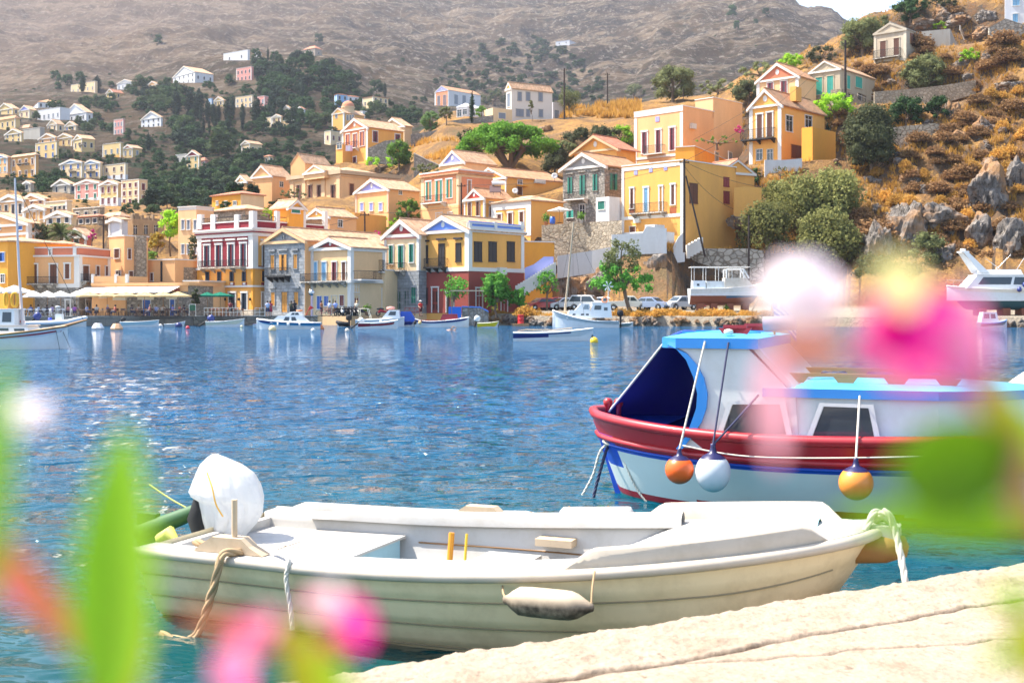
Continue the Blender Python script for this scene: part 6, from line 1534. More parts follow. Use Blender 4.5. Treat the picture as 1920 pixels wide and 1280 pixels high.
m=MB();m.lathe([(0,-.08),(.2,-.07),(.3,-.02),(.33,0),(.33,.05),(0,.06)],(0,0,0),18,M=Matrix.Translation((0,-.1,2.6)) @ Matrix.Rotation(R(90),4,'X'));m.build('mirror_face',CHR,mr,uv=False)
dr_=empty('oil_drum',tuple(PXY(976.5,130.5,0.28)),'bright red oil drum standing on the rubble shore','drum')
m=MB();m.lathe([(0,0),(.33,0),(.35,.03),(.33,.06),(.33,.42),(.35,.45),(.33,.48),(.33,.9),(.35,.93),(.33,.96),(.31,.94),(0,.93)],(0,0,0),20);m.build('shell',paint((0.60,0.015,0.02),0.4,0.25,key='drum_red'),dr_,uv=False)
m=MB();m.box((-.9,-.6,-.3),(.9,.6,-.02));m.build('pallet',WOOD,dr_,uv=False)
# metal frame pergola by the trees
pg=empty('pergola_frame',tuple(PXY(847,131.2,1.06)),'thin rusty pergola frame before the feathery green tree','pergola')
m=MB();x1=(905-847)/F*131.2
for x in (0,x1*.55,x1):m.box((x-.03,-.03,0),(x+.03,.03,2.75))
m.build('posts',plain('rust_steel',(0.25,0.16,0.1)),pg,uv=False);m=MB();m.box((-.1,-.04,2.75),(x1+.1,.04,2.85));m.box((-.1,1.8,2.75),(x1+.1,1.88,2.85));m.build('beam',WOODP,pg,uv=False)
# ---- cars
GLC=glass_dark((0.03,0.045,0.055),'car_glass')
def make_car(name,lab,colr,L=4.1,W=1.72,Hh=1.5,kind='hatch',cat='car',dirt=0.1):
    root=empty(name,(0,0,0),lab,cat);bm_=paint(colr,0.28,dirt,key='car_%.2f_%.2f_%.2f' % colr,coat=0.5)
    if kind == 'pickup':prof=[(0,.35),(0,.75),(.05,.95),(1.15,1.0),(1.75,1.62),(2.75,1.66),(3.0,1.02),(L-.02,1.0),(L,.45)]
    elif kind == 'suv':prof=[(0,.38),(0,.80),(.08,1.02),(.95,1.08),(1.5,Hh-.04),(2.2,Hh),(L-.45,Hh-.02),(L-.08,1.05),(L,.9),(L,.42)]
    elif kind == 'van':prof=[(0,.35),(.02,.8),(.3,1.0),(.95,1.15),(1.5,Hh-.05),(2.0,Hh),(L-.1,Hh-.03),(L,1.0),(L,.4)]
    else:prof=[(0,.32),(.0,.62),(.12,.80),(1.0,.95),(1.75,Hh-.06),(2.4,Hh),(3.2,Hh-.06),(L-.22,.98),(L,.82),(L,.38)]
    m=MB();n=len(prof);top=lambda z:W/2*(1 - 0.20*clamp((z-.95)/(Hh-.95)))
    rows=[]
    belt=0.95 if kind != 'pickup' else 1.0
    for s in (-1,1):rows.append([Vector((x-L/2,s*top(z),z)) for x,z in prof])
    m.grid([rows[0],[Vector((p.x,p.y*.93,p.z+.02 if p.z > .6 else p.z)) for p in rows[0]],[Vector((p.x,p.y*.93,p.z+.02 if p.z > .6 else p.z)) for p in rows[1]],rows[1]],0,False,flip=True)
    for s,rw in ((-1,rows[0]),(1,rows[1])):
        poly=rw[::-1] if s < 0 else rw;m.add(poly,[tuple(range(n))])
    m.add([rows[0][0],rows[0][-1],rows[1][-1],rows[1][0]],[(0,1,2,3)])
    b=m.build('body',bm_,root,uv=False)
    def side(poly,name_,mat,y):
        for s in (-1,1):
            pts=[Vector((x-L/2,s*(top(z)+y),z)) for x,z in poly];q=MB();q.prism(pts if s < 0 else pts[::-1],(0,0.02*(-s),0));q.build(name_,mat,root,uv=False)
    roofx=[p for p in prof if p[1] > Hh*.93] if kind != 'pickup' else [(1.75,1.62),(2.75,1.66)]
    xa=roofx[0][0];xb=roofx[-1][0];wx=prof[3][0];zt=(Hh if kind != 'pickup' else 1.64)-.14;zb_=belt+.06
    lx=lambda z,x0,z0,x1,z1:x0+(x1-x0)*(z-z0)/(z1-z0)
    f0=lx(zb_,wx,prof[3][1],xa,roofx[0][1])+.12;f1=lx(zt,wx,prof[3][1],xa,roofx[0][1])+.12
    rb=prof[prof.index(roofx[-1])+1];r0=lx(zb_,rb[0],rb[1],xb,roofx[-1][1])-.12;r1=lx(zt,rb[0],rb[1],xb,roofx[-1][1])-.12;mid=(f1+r1)/2
    side([(f0,zb_),(mid-.04,zb_),(mid-.04,zt),(f1,zt)],'side_window',GLC,.004);side([(mid+.04,zb_),(r0,zb_),(r1,zt),(mid+.04,zt)],'side_window',GLC,.004)
    # windscreens
    for nm,a,c,sg in (('windscreen',prof[3],roofx[0],-1),('rear_window',rb,roofx[-1],1)):
        A,B_=Vector((a[0]-L/2,0,a[1])),Vector((c[0]-L/2,0,c[1]));p0,p1=A.lerp(B_,.1),A.lerp(B_,.88);nn=Vector((sg*(c[1]-a[1]),0,abs(c[0]-a[0]))).normalized()*.03
        q=MB();q.add([p0+Vector((0,-W*.40,0))+nn,p0+Vector((0,W*.40,0))+nn,p1+Vector((0,W*.36,0))+nn,p1+Vector((0,-W*.36,0))+nn],[(0,1,2,3)]);q.build(nm,GLC,root,uv=False)
    for s in (-1,1):
        for x in (.78,L-.8):
            q=MB();M=Matrix.Translation((x-L/2,s*(W/2-.09),.32)) @ Matrix.Rotation(R(90),4,'X');q.lathe([(0,-.11),(.2,-.11),(.31,-.09),(.33,0),(.31,.09),(.2,.11),(0,.11)],(0,0,0),16,M=M);w_=q.build('wheel',RUB,root,uv=False)
            q=MB();q.lathe([(0,-.125),(.16,-.12),(.2,-.10),(.2,.10),(.16,.12),(0,.125)],(0,0,0),10,M=M);q.build('rim',CHR,w_,uv=False)
            q=MB();q.lathe([(.33,s*.06-.03),(.40,s*.06-.03),(.40,s*.06+.055),(.33,s*.06+.055)],(0,0,0),16,M=Matrix.Translation((x-L/2,s*(W/2-.09)+s*.12*0,.34)) @ Matrix.Rotation(R(-90),4,'X'));q.build('wheel_arch',RUB,root,uv=False)
        q=MB();q.box((-L/2-.02,s*W*.36-.17,.62),(-L/2+.12,s*W*.36+.14,.76));q.build('headlight',TRIM,root,uv=False)
        q=MB();q.box((L/2-.1,s*W*.40-.1,.72),(L/2+.015,s*W*.40+.08,.95));q.build('tail_light',paint((0.5,0.01,0.01),0.3,key='tail_red'),root,uv=False)
    q=MB();q.box((-L/2-.03,-W*.42,.34),(-L/2+.1,W*.42,.46));q.box((L/2-.1,-W*.42,.34),(L/2+.03,W*.42,.46));q.build('bumper',RUB,root,uv=False)
    q=MB();q.box((L/2,-.26,.55),(L/2+.02,.26,.66));q.build('number_plate',TRIM,root,uv=False)
    return root
def car(px,Y,rz,*a,z=None,**k):place(make_car('parked_car' if k.get('kind') != 'pickup' else 'pickup_truck',*a,**k),tuple(PXY(px,Y,z if z else (1.12 if px < 950 else baseZ(px,Y)+.03))),rz)
car(901,140,R(8),'yellow small van parked behind the blue topped wall',(0.75,0.48,0.02),Hh=1.75,kind='van',L=3.9)
car(1014,142,R(28),'red car with pale windscreen parked under the airy green tree',(0.55,0.05,0.05))
car(1056,143,R(24),'white compact car left of the white SUV',(0.72,0.74,0.78))
car(1101,141,R(158),'white SUV with round spare wheel emblem in the middle of the row',(0.76,0.76,0.76),kind='suv',Hh=1.75,L=4.3)
car(1140,144,R(160),'white hatchback half hidden behind the SUV',(0.74,0.74,0.76),Hh=1.55)
car(1178,139,R(172),'pale grey pickup truck behind the leaning tree trunk',(0.60,0.60,0.57),kind='pickup',L=4.9,Hh=1.66)
car(1224,138,R(140),'blue grey hatchback seen from behind',(0.20,0.27,0.42))
car(1275,138,R(32),'silver compact MPV facing the harbour',(0.42,0.45,0.50),Hh=1.6,L=4.2)
car(1290,144,R(20),'red car hidden behind the silver MPV',(0.55,0.02,0.04))
car(1040,146,R(10),'dark red estate behind the airy tree',(0.35,0.03,0.03),Hh=1.55)
# ---- two wheelers
def moto(px,Y,rz,lab,c,group=None,z=1.06):
    root=empty('scooter',tuple(PXY(px,Y,z)),lab,'scooter',group,rz);bm_=paint(c,0.35,0.1,key='moto_%.2f_%.2f' % (c[0],c[2]))
    for x in (-.62,.62):q=MB();q.lathe([(.17,-.05),(.26,-.06),(.29,0),(.26,.06),(.17,.05)],(0,0,0),14,M=Matrix.Translation((x,0,.29)) @ Matrix.Rotation(R(90),4,'X'));q.build('wheel',RUB,root,uv=False)
    q=MB();q.tube([(-.62,0,.42),(-.35,0,.62),(.1,0,.5),(.35,0,.45)],[.12,.19,.13,.08],8);q.tube([(.62,0,.42),(.42,0,.95)],[.10,.13],8);q.build('body',bm_,root,uv=False)
    q=MB();q.tube([(-.75,0,.80),(-.3,0,.83),(.05,0,.78)],[.09,.12,.07],8);q.build('seat',RUB,root,uv=False)
    q=MB();q.tube([(.40,-.32,1.08),(.45,0,1.0),(.40,.32,1.08)],.02,6);q.build('handlebar',IRON,root,uv=False)
for i in range(7):moto(636+i*5.6,131.6+(i % 2)*.5,R(60+i*9),'dark scooter parked in the tight row by the peach house',(0.02,0.02,0.03),'scooters parked in a row')
moto(681,132.5,R(20),'black scooter right of the blonde person',(0.04,0.03,0.04));moto(719,131.7,R(25),'red scooter parked before the green street door',(0.4,0.01,0.02));moto(642,131,R(100),'grey white scooter at the left end of the tight row',(0.6,0.62,0.62))
def bike(px,Y,rz,lab):
    root=empty('bicycle',tuple(PXY(px,Y,1.06)),lab,'bicycle',None,rz)
    for x in (-.52,.52):q=MB();q.tube([(x+.32*math.cos(i*math.pi/8),0,.33+.32*math.sin(i*math.pi/8)) for i in range(17)],.02,5,cap=False);q.build('wheel',RUB,root,uv=False)
    q=MB();
    for a,b in (((-.52,0,.33),(-.15,0,.32)),((-.15,0,.32),(-.25,0,.8)),((-.25,0,.75),(.35,0,.75)),((-.15,0,.32),(.38,0,.68)),((.52,0,.33),(.36,0,.95)),((-.52,0,.33),(-.23,0,.72))):q.tube([a,b],.02,5)
    q.build('frame',paint((0.5,0.1,0.08),0.4,key='bike_red'),root,uv=False);q=MB();q.box((-.36,-.07,.82),(-.14,.07,.87));q.build('saddle',RUB,root,uv=False);q=MB();q.tube([(.3,-.28,1.0),(.36,0,.95),(.3,.28,1.0)],.015,5);q.build('handlebar',IRON,root,uv=False)
bike(606.5,131.2,R(8),'bicycle held by the person in rust orange shirt');bike(617,131.2,R(170),'bicycle beside the person in white and blue top')
# planters and terrace clutter
def pot(px,py,Y,lab,s=1.0,c=(0.45,0.2,0.1)):
    root=empty('potted_plant',tuple(P(px,py,Y)),lab,'potted plant');root.scale=(s,s,s);q=MB();q.lathe([(0,0),(.18,0),(.26,.4),(.28,.42),(.22,.42),(.2,.36),(0,.36)],(0,0,0),12);q.build('pot',paint(c,0.8,key='pot_%.2f' % c[0]),root,uv=False)
    q=MB();r=random.Random(int(px));blob(q,(0,0,.8),.45,50,.2,r,1.1);q.build('foliage',G_MID,root,uv=False)
pot(688,591,132.6,'shrub in a pot left of the green street door');pot(1024,422,158,'small potted shrub on the terrace wall corner',1.2);pot(1090,419,157,'potted plant on the terrace before the stone house door',1.2,(0.6,0.58,0.55));pot(1362,588,133,'dry potted tree by the taverna' if False else 'weed in an old tub beside the docked boat',0.8)
B(366,572,24,34,G_OLIVED,'dark leafy oleander beside the menu board',93,Y=134)
for (px,py,c,lab) in ((1036,420,(0.03,0.12,0.5),'blue water barrel on the stone terrace'),):
    root=empty('barrel',tuple(P(px,py,156.5)),lab,'barrel');q=MB();q.lathe([(0,0),(.32,0),(.36,.3),(.36,.6),(.32,.95),(0,.97)],(0,0,0),14);q.build('shell',paint(c,0.4,key='barrel_blue'),root,uv=False)
# satellite dishes, solar heater, laundry, pot of hill things
def dish(px,py,Y,r_,lab):
    p=P(px,py,Y);root=empty('satellite_dish',tuple(p),lab,'satellite dish');q=MB();M=Matrix.Rotation(R(70),4,'X');k=r_*Y/F
    q.lathe([(0,-.12*k),(k*.5,-.08*k),(k,.12*k),(k,.15*k),(k*.5,-.04*k),(0,-.08*k)],(0,0,0),18,M=M);q.build('reflector',paint((0.6,0.58,0.54),0.5,key='dish'),root,uv=False);q=MB();q.tube([(0,.1,0),(0,.2,-k*1.6)],.04,6);q.build('mast',IRON,root,uv=False)
dish(1040,330,176,6,'large pale satellite dish left of the rubble stone house');dish(966,358,172,5.5,'satellite dish on the roof below the ochre house')
so_=empty('solar_heater',tuple(P(934,360,166)),'solar water heater with white tank on the small red pediment house','solar heater')
q=MB();q.prism([Vector((-1.2,0,0)),Vector((.4,0,0)),Vector((.4,1.2,1.0)),Vector((-1.2,1.2,1.0))],(0,.05,-.08));q.build('collector',plain('collector',(0.12,0.07,0.06),0.3),so_,uv=False)
q=MB();q.tube([(-.9,1.3,1.35),(.9,1.3,1.35)],.3,14);q.build('tank',WH,so_,uv=False);q=MB()
for a,b in (((-.7,1.3,-.3),(-.7,1.3,1.1)),((.3,1.3,-.3),(.3,1.3,1.1)),((.7,1.3,-.3),(-.7,1.3,1.1))):q.tube([a,b],.04,5)
q.build('stand',IRON,so_,uv=False)
for i,c in enumerate(((0.75,0.6,0.72),(0.7,0.7,0.8),(0.75,0.45,0.55))):
    p=P(648+i*4.2,273,HL.Y-1.0);q=MB();q.solid([[Vector((x*.16,.03*math.sin(x*2+z),-z*.22)) for x in range(4)] for z in range(6)],.01);o=q.build('towel',cm(c),uv=False);o.location=tuple(p)
    tag(o,['lilac towel drying on the balcony of the terracotta fronted house','pale blue towel drying beside the lilac one','pink towel drying nearest the balcony door'][i],'towel','laundry on the balcony')
# ---------------------------------------------------------------- boats
def hull_pts(L,B,fb,bow,dr=0.25,full=0.75,n=26,m=9,trans=0.85,sheer=0.0,rake=0.10,vee=0.5):
    rows=[]
    for i in range(n+1):
        t=i/n;x=-L/2+L*t
        w=(trans+(1-trans)*sstep(0,.45,t)) if trans > 0 else math.sin(math.pi*min(1,(t*.92+.04)/0.9)*.5)**.8
        b=B/2*w*(1-max(0,(t-.45)/.55)**2.3)**full if t < 1 else 0.004
        if trans == 0:b=B/2*(1-abs(2*t-1)**3.2)**.62+0.004
        s=fb+(bow-fb)*max(0,(t-.25)/.75)**1.8+sheer*max(0,(.3-t)/.3)**2
        k=-dr*(1-max(0,(t-.75)/.25)**2*1.0)+ (s+dr)*0.0
        if t > .8:k=lerp(-dr,s*0.15,((t-.8)/.2)**2)
        row=[]
        for j in range(m+1):
            u=j/m;z=lerp(k,s,u**1.15);fl=(u**vee if u > 0 else 0)
            row.append(Vector((x+rake*L*(u-1)*max(0,(t-.6)/.4),b*fl,z)))
        rows.append(row)
    return rows
def add_hull(root,rows,bands,mats,rub=None,rr=0.04,inner=None,inset=0.06,gun=0.10,floor=-0.02,deckto=None,gunm=None,name='hull'):
    """bands: list of upper fractions of height per material"""
    m=MB();nr=len(rows);k=len(rows[0])
    sh=[r[-1].z for r in rows]
    for s in (1,-1):
        R2=[[Vector((p.x,p.y*s,p.z)) for p in r] for r in rows];vs=[p for r in R2 for p in r];base=len(m.v);m.v+=vs
        for i in range(nr-1):
            for j in range(k-1):
                q=[base+i*k+j,base+(i+1)*k+j,base+(i+1)*k+j+1,base+i*k+j+1]
                if s > 0:q=q[::-1]
                zc=(rows[i][j].z+rows[i][j+1].z)/2;mi=bands(i/(nr-1),zc,zc/max(.01,(sh[i]+sh[i+1])/2)) ;m.f.append(q);m.mi.append(mi);m.sm.append(True)
    tr=[Vector((p.x,p.y,p.z)) for p in rows[0]] + [Vector((p.x,-p.y,p.z)) for p in rows[0][::-1]]
    m.add(tr,[tuple(range(len(tr)))],bands(0,.2,.5))
    h=m.build(name,mats,root,uv=False)
    if rub:
        for s in (1,-1):
            q=MB();q.tube([Vector((r[-1].x,r[-1].y*s,r[-1].z-.01)) for r in rows],rr,6);q.build('rub_rail',rub,root,uv=False)
    if inner:
        q=MB()
        for s in (1,-1):
            o=[];
            for r in rows:
                p=r[-1];yy=max(0.0,p.y-gun);o.append([Vector((p.x,p.y*s,p.z)),Vector((p.x,yy*s,p.z+.01)),Vector((p.x,max(0,yy-inset)*s,lerp(floor,p.z,.5))),Vector((p.x,max(0,yy-inset*1.6)*s,floor)),Vector((p.x,0,floor))])
            q.grid(o,0,False,flip=(s < 0))
        q.build('inner_liner',inner,root,uv=False)
    return h
def deck(root,rows,t0,t1,mat,z=0.02,name='foredeck',crown=0.06):
    q=MB();o=[]
    for i,r in enumerate(rows):
        t=i/(len(rows)-1)
        if t0-1e-6 <= t <= t1+1e-6:p=r[-1];o.append([Vector((p.x,p.y*u,p.z+z+crown*(1-u*u))) for u in (-1,-.6,-.2,.2,.6,1)])
    q.grid(o,0,True,flip=True);a=o[0];q.add(a+[a[-1]-Vector((0,0,.4)),a[0]-Vector((0,0,.4))],[tuple(range(8))]);return q.build(name,mat,root,uv=False)
def outboard(root,x,z,up=True,c=RUB,s=1.0,ang=35):
    e=empty('outboard_motor',(x,0,z));e.parent=root;e.rotation_euler=(0,R(ang if up else 0),0);e.scale=(s,s,s)
    q=MB();q.lathe([(0,-.02),(.16,0),(.20,.1),(.20,.28),(.15,.42),(.05,.46),(0,.46)],(-.12,0,.22),12,sx=1.25,sy=.85);q.build('cowling',c,e,uv=False)
    q=MB();q.tube([(-.14,0,.25),(-.16,0,-.55),(-.16,0,-.75)],[.09,.06,.05],8);q.box((-.3,-.02,-.62),(-.05,.02,-.56));q.tube([(-.34,0,-.72),(.0,0,-.72)],[.03,.055],8)
    for k in range(3):a=k*2.09;q.box((-.35,-.03,0),(-.33,.03,.16),Matrix.Translation((0,0,-.72)) @ Matrix.Rotation(a,4,'X'))
    q.build('drive_leg',RUB,e,uv=False);return e
def bplace(px0,px1,wl,Y=None):   # stern px, bow px, waterline row -> location, heading, length
    Y=Y or H*F/(wl-HY);a=PXY(px0,Y,0);b=PXY(px1,Y,0);return (a+b)/2,(0 if px1 > px0 else math.pi),(b-a).length
NAVY=paint((0.015,0.03,0.17),0.35,0.1,key='navy_gloss');MARO=paint((0.26,0.01,0.025),0.35,0.1,key='maroon_gloss');SKYB=paint((0.02,0.24,0.46),0.35,0.12,key='skyblue_gloss')
def boat(lab,px0,px1,wl,B,fb,bow,bands,mats,Y=None,rz=0.0,name='boat',rub=WH,inner=WHG,rr=.04,cat='boat',sink=0.0,L=None,**k):
    c,h,LL=bplace(px0,px1,wl,Y);LL=L or LL/max(.5,math.cos(rz));root=empty(name,(c.x,c.y,sink),lab,cat,None,h+rz);rows=hull_pts(LL,B,fb,bow,**k);add_hull(root,rows,bands,mats,rub,rr,inner);return root,rows,LL
def bench(root,x,w,z,mat=WH,nm='bench',d=.28):q=MB();q.box((x-d/2,-w/2,z-.04),(x+d/2,w/2,z));q.build(nm,mat,root,uv=False)
one=lambda t,z,f:0
# moored blue and white boat in mid water
r,rows,L=boat('blue and white open boat moored alone in the middle of the water',962,1112,639,1.75,.52,.78,lambda t,z,f:2 if z < .07 else (1 if (f > .78 and t > .06) and t < .72 or (f > .45 and t < .44) or (t < .26 and f > .12) else 0),[WHG,NAVY,paint((0.01,0.015,0.05),.4,key='navy_dark')],rr=.05,n=50,m=14)
for x in (-1.2,.2,1.1):bench(r,x,1.3,.5)
q=MB();q.tube([(-L/2+.3,.3,.6),(-L/2+.8,.5,.68),(0,.55,.66),(1.2,.45,.8)],.03,5);q.build('oar',WOODP,r,uv=False)
def buoy(px,wl,rd,c,lab,kind='ball',Y=None,name='buoy'):
    Y=Y or H*F/(wl-HY);root=empty(name,tuple(PXY(px,Y,0)),lab,'buoy');q=MB();mt=paint(c,.4,.15,key='buoy_%.2f_%.2f_%.2f' % c)
    if kind == 'cone':q.lathe([(0,-.1*rd),(rd,-.1*rd),(rd*1.05,.25*rd),(rd*.35,1.3*rd),(.12*rd,1.45*rd),(0,1.45*rd)],(0,0,0),16)
    elif kind == 'box':q.lathe([(0,-.1),(rd*1.0,-.1),(rd*1.25,.25*rd),(rd*.7,1.15*rd),(0,1.2*rd)],(0,0,0),8,sm=False)
    else:q.lathe([(rd*math.sin(a*math.pi/10),-rd*math.cos(a*math.pi/10)+rd*.35) for a in range(11)],(0,0,0),16)
    q.build('float',mt,root,uv=False);q=MB();q.tube([(0,0,rd*1.2),(0,0,rd*1.5)],rd*.1,5);q.build('eye',RUB,root,uv=False)
    if kind == 'box':q=MB();q.lathe([(rd*1.01,-.12),(rd*1.13,.1*rd),(0,.12*rd)],(0,0,0),8,sm=False);q.build('waterline_band',paint((.45,.03,.03),.5,key='band_red'),root,uv=False)
buoy(1114,642,.24,(.80,.50,.01),'yellow round buoy tied to the bow of the moored blue and white boat');buoy(183.5,617,.48,(.75,.72,.70),'white mooring buoy with red waterline left of the peach one','box');buoy(219,618,.48,(.75,.42,.22),'peach coloured mooring buoy with red waterline','box')
buoy(601,617,.34,(.75,.20,.06),'orange cone buoy at the bow of the blue cabin boat','cone');buoy(335,613,.36,(.01,.02,.12),'dark navy ball buoy by the taverna quay');buoy(352,616,.2,(.55,.02,.04),'small red ball buoy right of the navy one');buoy(425,612,.2,(.75,.14,.03),'small orange ball buoy before the cream open boat')
buoy(301,612,.2,(.75,.75,.75),'small white float beside the pale blue boat');buoy(511,619.5,.34,(.72,.55,.30),'flat cream drum float in front of the blue cabin boat');buoy(587,621,.2,(.55,.6,.62),'tiny pale float below the orange cone buoy');buoy(651,621,.2,(.7,.6,.5),'tiny cream float behind the maroon striped boat');buoy(453,613,.14,(.75,.72,.4),'tiny pale yellow float under the cream boat bow')
# blue cabin boat
def cabin(root,x0,x1,w,z0,z1,mat=WH,sl=.35,sr=.35,nm='cabin',wins=(),wm=None,roof=None):
    q=MB();h=z1-z0;P_=[(x0,z0),(x0+sl*h,z1),(x1-sr*h,z1),(x1,z0)]
    a=[Vector((x,-w/2*(1 if z == z0 else .84),z)) for x,z in P_];b=[Vector((p.x,-p.y,p.z)) for p in a]
    q.add(a+b,[(3,2,1,0),(4,5,6,7),(0,1,5,4),(1,2,6,5),(2,3,7,6)]);c=q.build(nm,mat,root,uv=False)
    for (u0,u1,v0,v1) in wins:
        for s in (-1,1):
            X=lambda u,v:lerp(lerp(x0,x0+sl*h,v),lerp(x1,x1-sr*h,v),u);pts=[Vector((X(u,v),s*(w/2*(1-.16*v)+.004),z0+h*v)) for u,v in ((u0,v0),(u1,v0),(u1,v1),(u0,v1))]
            q=MB();q.prism(pts if s < 0 else pts[::-1],(0,s*.012,0));q.build('window',wm or GLC,c,uv=False)
    if roof:q=MB();q.box((x0+sl*h-.1,-w*.46,z1),(x1-sr*h+.1,w*.46,z1+.05));q.build('roof',roof,c,uv=False)
    return c
r,rows,L=boat('sky blue cabin boat with white raked cabin moored before the stone house',601,482,617,2.0,.62,.95,lambda t,z,f:1 if f > .74 else 0,[SKYB,NAVY],rz=.08,rub=WH)
deck(r,rows,.1,1,WH);cabin(r,-2.0,1.7,1.55,.6,1.25,sl=1.1,sr=1.2,wins=((.30,.45,.3,.85),(.52,.68,.3,.85)));cabin(r,-1.4,.35,1.3,1.25,1.62,sl=.9,sr=1.5,wins=((.2,.45,.25,.8),(.5,.72,.25,.8)))
q=MB()
for x in (-1.1,0,.9,-.1):q.lathe([(0,0),(.08,.03),(.08,.35),(0,.4)],(x,1.02,.25),8)
q.build('fender',WH,r,uv=False);q=MB();q.lathe([(.08,0),(.3,.04),(.32,.12),(.2,.16)],(-1.0,0,1.66),12);q.build('life_ring',paint((.75,.25,.1),.6,key='ring_orange'),r,uv=False);q=MB();q.tube([(-1.6,0,1.3),(-2.0,0,2.2)],.03,5);q.add([Vector((-2.0,0,2.2)),Vector((-2.35,.05,2.0)),Vector((-1.8,.02,1.75))],[(0,1,2)]);q.build('flag',cm((.5,.03,.03)),r,uv=False)
# maroon and white speedboat
r,rows,L=boat('white speedboat with long maroon side flash and lifted outboard',672,746,616,1.7,.55,.82,lambda t,z,f:1 if (.5 < f < .86 and t < .92) or (t < .3 and f > .2) else 0,[WH,MARO],rub=WH,rz=.1)
deck(r,rows,.55,1,WH);bench(r,-.6,1.2,.55);outboard(r,-L/2,.35,True,WHG,1.15,50);q=MB();q.box((.1,-.35,.5),(.35,.35,1.0));q.build('console',WH,r,uv=False)
r,rows,L=boat('white boat with small wheelhouse moored behind the maroon striped boat',668,758,610,2.0,.75,1.0,one,[WHG],Y=126,rub=WH);deck(r,rows,.2,1,WH);cabin(r,.2,2.1,1.5,.85,1.75,sl=.8,sr=.1,wins=((.25,.75,.4,.85),));q=MB()
for s in (-.6,.6):q.tube([(-2.1,s,.8),(-2.2,s,1.9),(-1.3,s,1.9),(-1.0,s,.9)],.04,5)
q.build('stern_frame',paint((.72,.66,.50),.5,key='frame_cream'),r,uv=False);q=MB();q.lathe([(0,.2),(.25,.12),(.3,0),(.25,-.12),(0,-.15)],(1.1,0,1.95),10,sx=1.6);q.build('rolled_dinghy',paint((.65,.3,.25),.7,key='roll_pink'),r,uv=False)
# double ender
r,rows,L=boat('white double ended boat with navy rail and maroon covered engine box',778,879,613,1.9,.6,1.0,lambda t,z,f:1 if f > .72 else 0,[WHG,NAVY],rub=WH,trans=.35,sheer=.25)
deck(r,rows,.55,1,WH);cabin(r,-.2,1.7,1.2,.6,1.35,MARO,.4,.15);q=MB();q.box((-2.4,-.5,.62),(-.4,.5,.72));q.build('red_thwarts',MARO,r,uv=False)
for x in (-2.2,-2.7):q=MB();q.lathe([(0,-.2),(.16,-.1),(.18,.05),(.1,.2),(0,.22)],(x,-.9,.45),10);q.build('fender',paint((.72,.5,.2),.5,key='fender_tan') if x > -2.5 else RUB,r,uv=False)
r,rows,L=boat('small bright yellow boat with grey hooded outboard',895,935,613,1.3,.42,.6,one,[paint((.78,.60,.01),.4,.15,key='boat_yellow')],Y=124,rub=paint((.75,.7,.5),.6,key='rub_cream'));outboard(r,-L/2,.3,True,WHG,1.3,15)
r,rows,L=boat('pale blue open motorboat under the cream parasols',228,298,610.5,1.5,.5,.7,one,[paint((.42,.60,.66),.4,.2,key='hull_paleblue')],Y=127,rub=WH);outboard(r,-L/2,.35,True,RUB,1,40);bench(r,.2,1.2,.55)
r,rows,L=boat('low grey dinghy behind the navy ball buoy',310,347,608,1.2,.25,.55,one,[WHG],Y=128,rub=WHG)
r,rows,L=boat('cream open boat with tilted dark outboard before the burgundy house',388,458,611,1.6,.55,.85,one,[paint((.66,.66,.52),.5,.3,key='hull_cream')],Y=126,rub=WH);outboard(r,-L/2,.35,True,NAVY,1.5,55);bench(r,0,1.3,.55)
r,rows,L=boat('boat covered by a bright blue tarp between the white boats',752,776,609,1.5,.5,.7,one,[NAVY],Y=127,rub=NAVY);cabin(r,-.9,1.0,1.2,.5,1.6,paint((.02,.09,.45),.7,.1,key='tarp_blue'),.2,.6)
r,rows,L=boat('black inflatable dinghy with black outboard under the quay wall',655,632,611,1.3,.35,.5,one,[RUB],Y=127,rub=RUB,rr=.18);outboard(r,-L/2+.2,.4,False,RUB,1.3)
r,rows,L=boat('dark moored dinghy by the blue cabin boat bow',476,492,611,1.2,.35,.5,one,[WHG],Y=122,rub=NAVY)
r,rows,L=boat('small grey green dinghy beside the old sailing boat stern',1132,1187,614,1.4,.35,.5,one,[paint((.20,.30,.30),.5,.3,key='hull_greygreen')],Y=124,rub=WH)
# inflatable with console
r,rows,L=boat('grey white rigid inflatable with console and radar mast',62,162,609,1.6,.35,.85,one,[WHG],Y=126,rub=None,inner=WHG)
for s in (-1,1):q=MB();q.tube([(-L/2-.5,s*.85,.42),(-1,s*.95,.42),(1.2,s*.8,.55),(2.3,s*.4,.85),(L/2,0,.98)],[.16,.24,.24,.22,.16],10);q.build('tube',paint((.66,.68,.72),.5,.15,key='tube_grey'),r,uv=False)
q=MB();q.box((-.35,-.35,.4),(.3,.35,1.35));q.build('console',WH,r,uv=False);q=MB()
for s in (-.3,.3):q.tube([(-.3,s,1.3),(-.3,s,2.0)],.03,5)
q.box((-.4,-.35,1.95),(.0,.35,2.0));q.build('mast_frame',CHR,r,uv=False);q=MB();q.lathe([(0,0),(.26,.02),(.28,.12),(0,.2)],(-.2,0,2.02),12);q.build('radar_dome',WH,r,uv=False);q=MB();q.lathe([(0,0),(.2,0),(.2,.55),(0,.55)],(-1.1,.2,.4),10);q.build('blue_drum',paint((.02,.06,.55),.4,key='drum_blue'),r,uv=False);outboard(r,-L/2+.1,.5,True,NAVY,1.6,45)
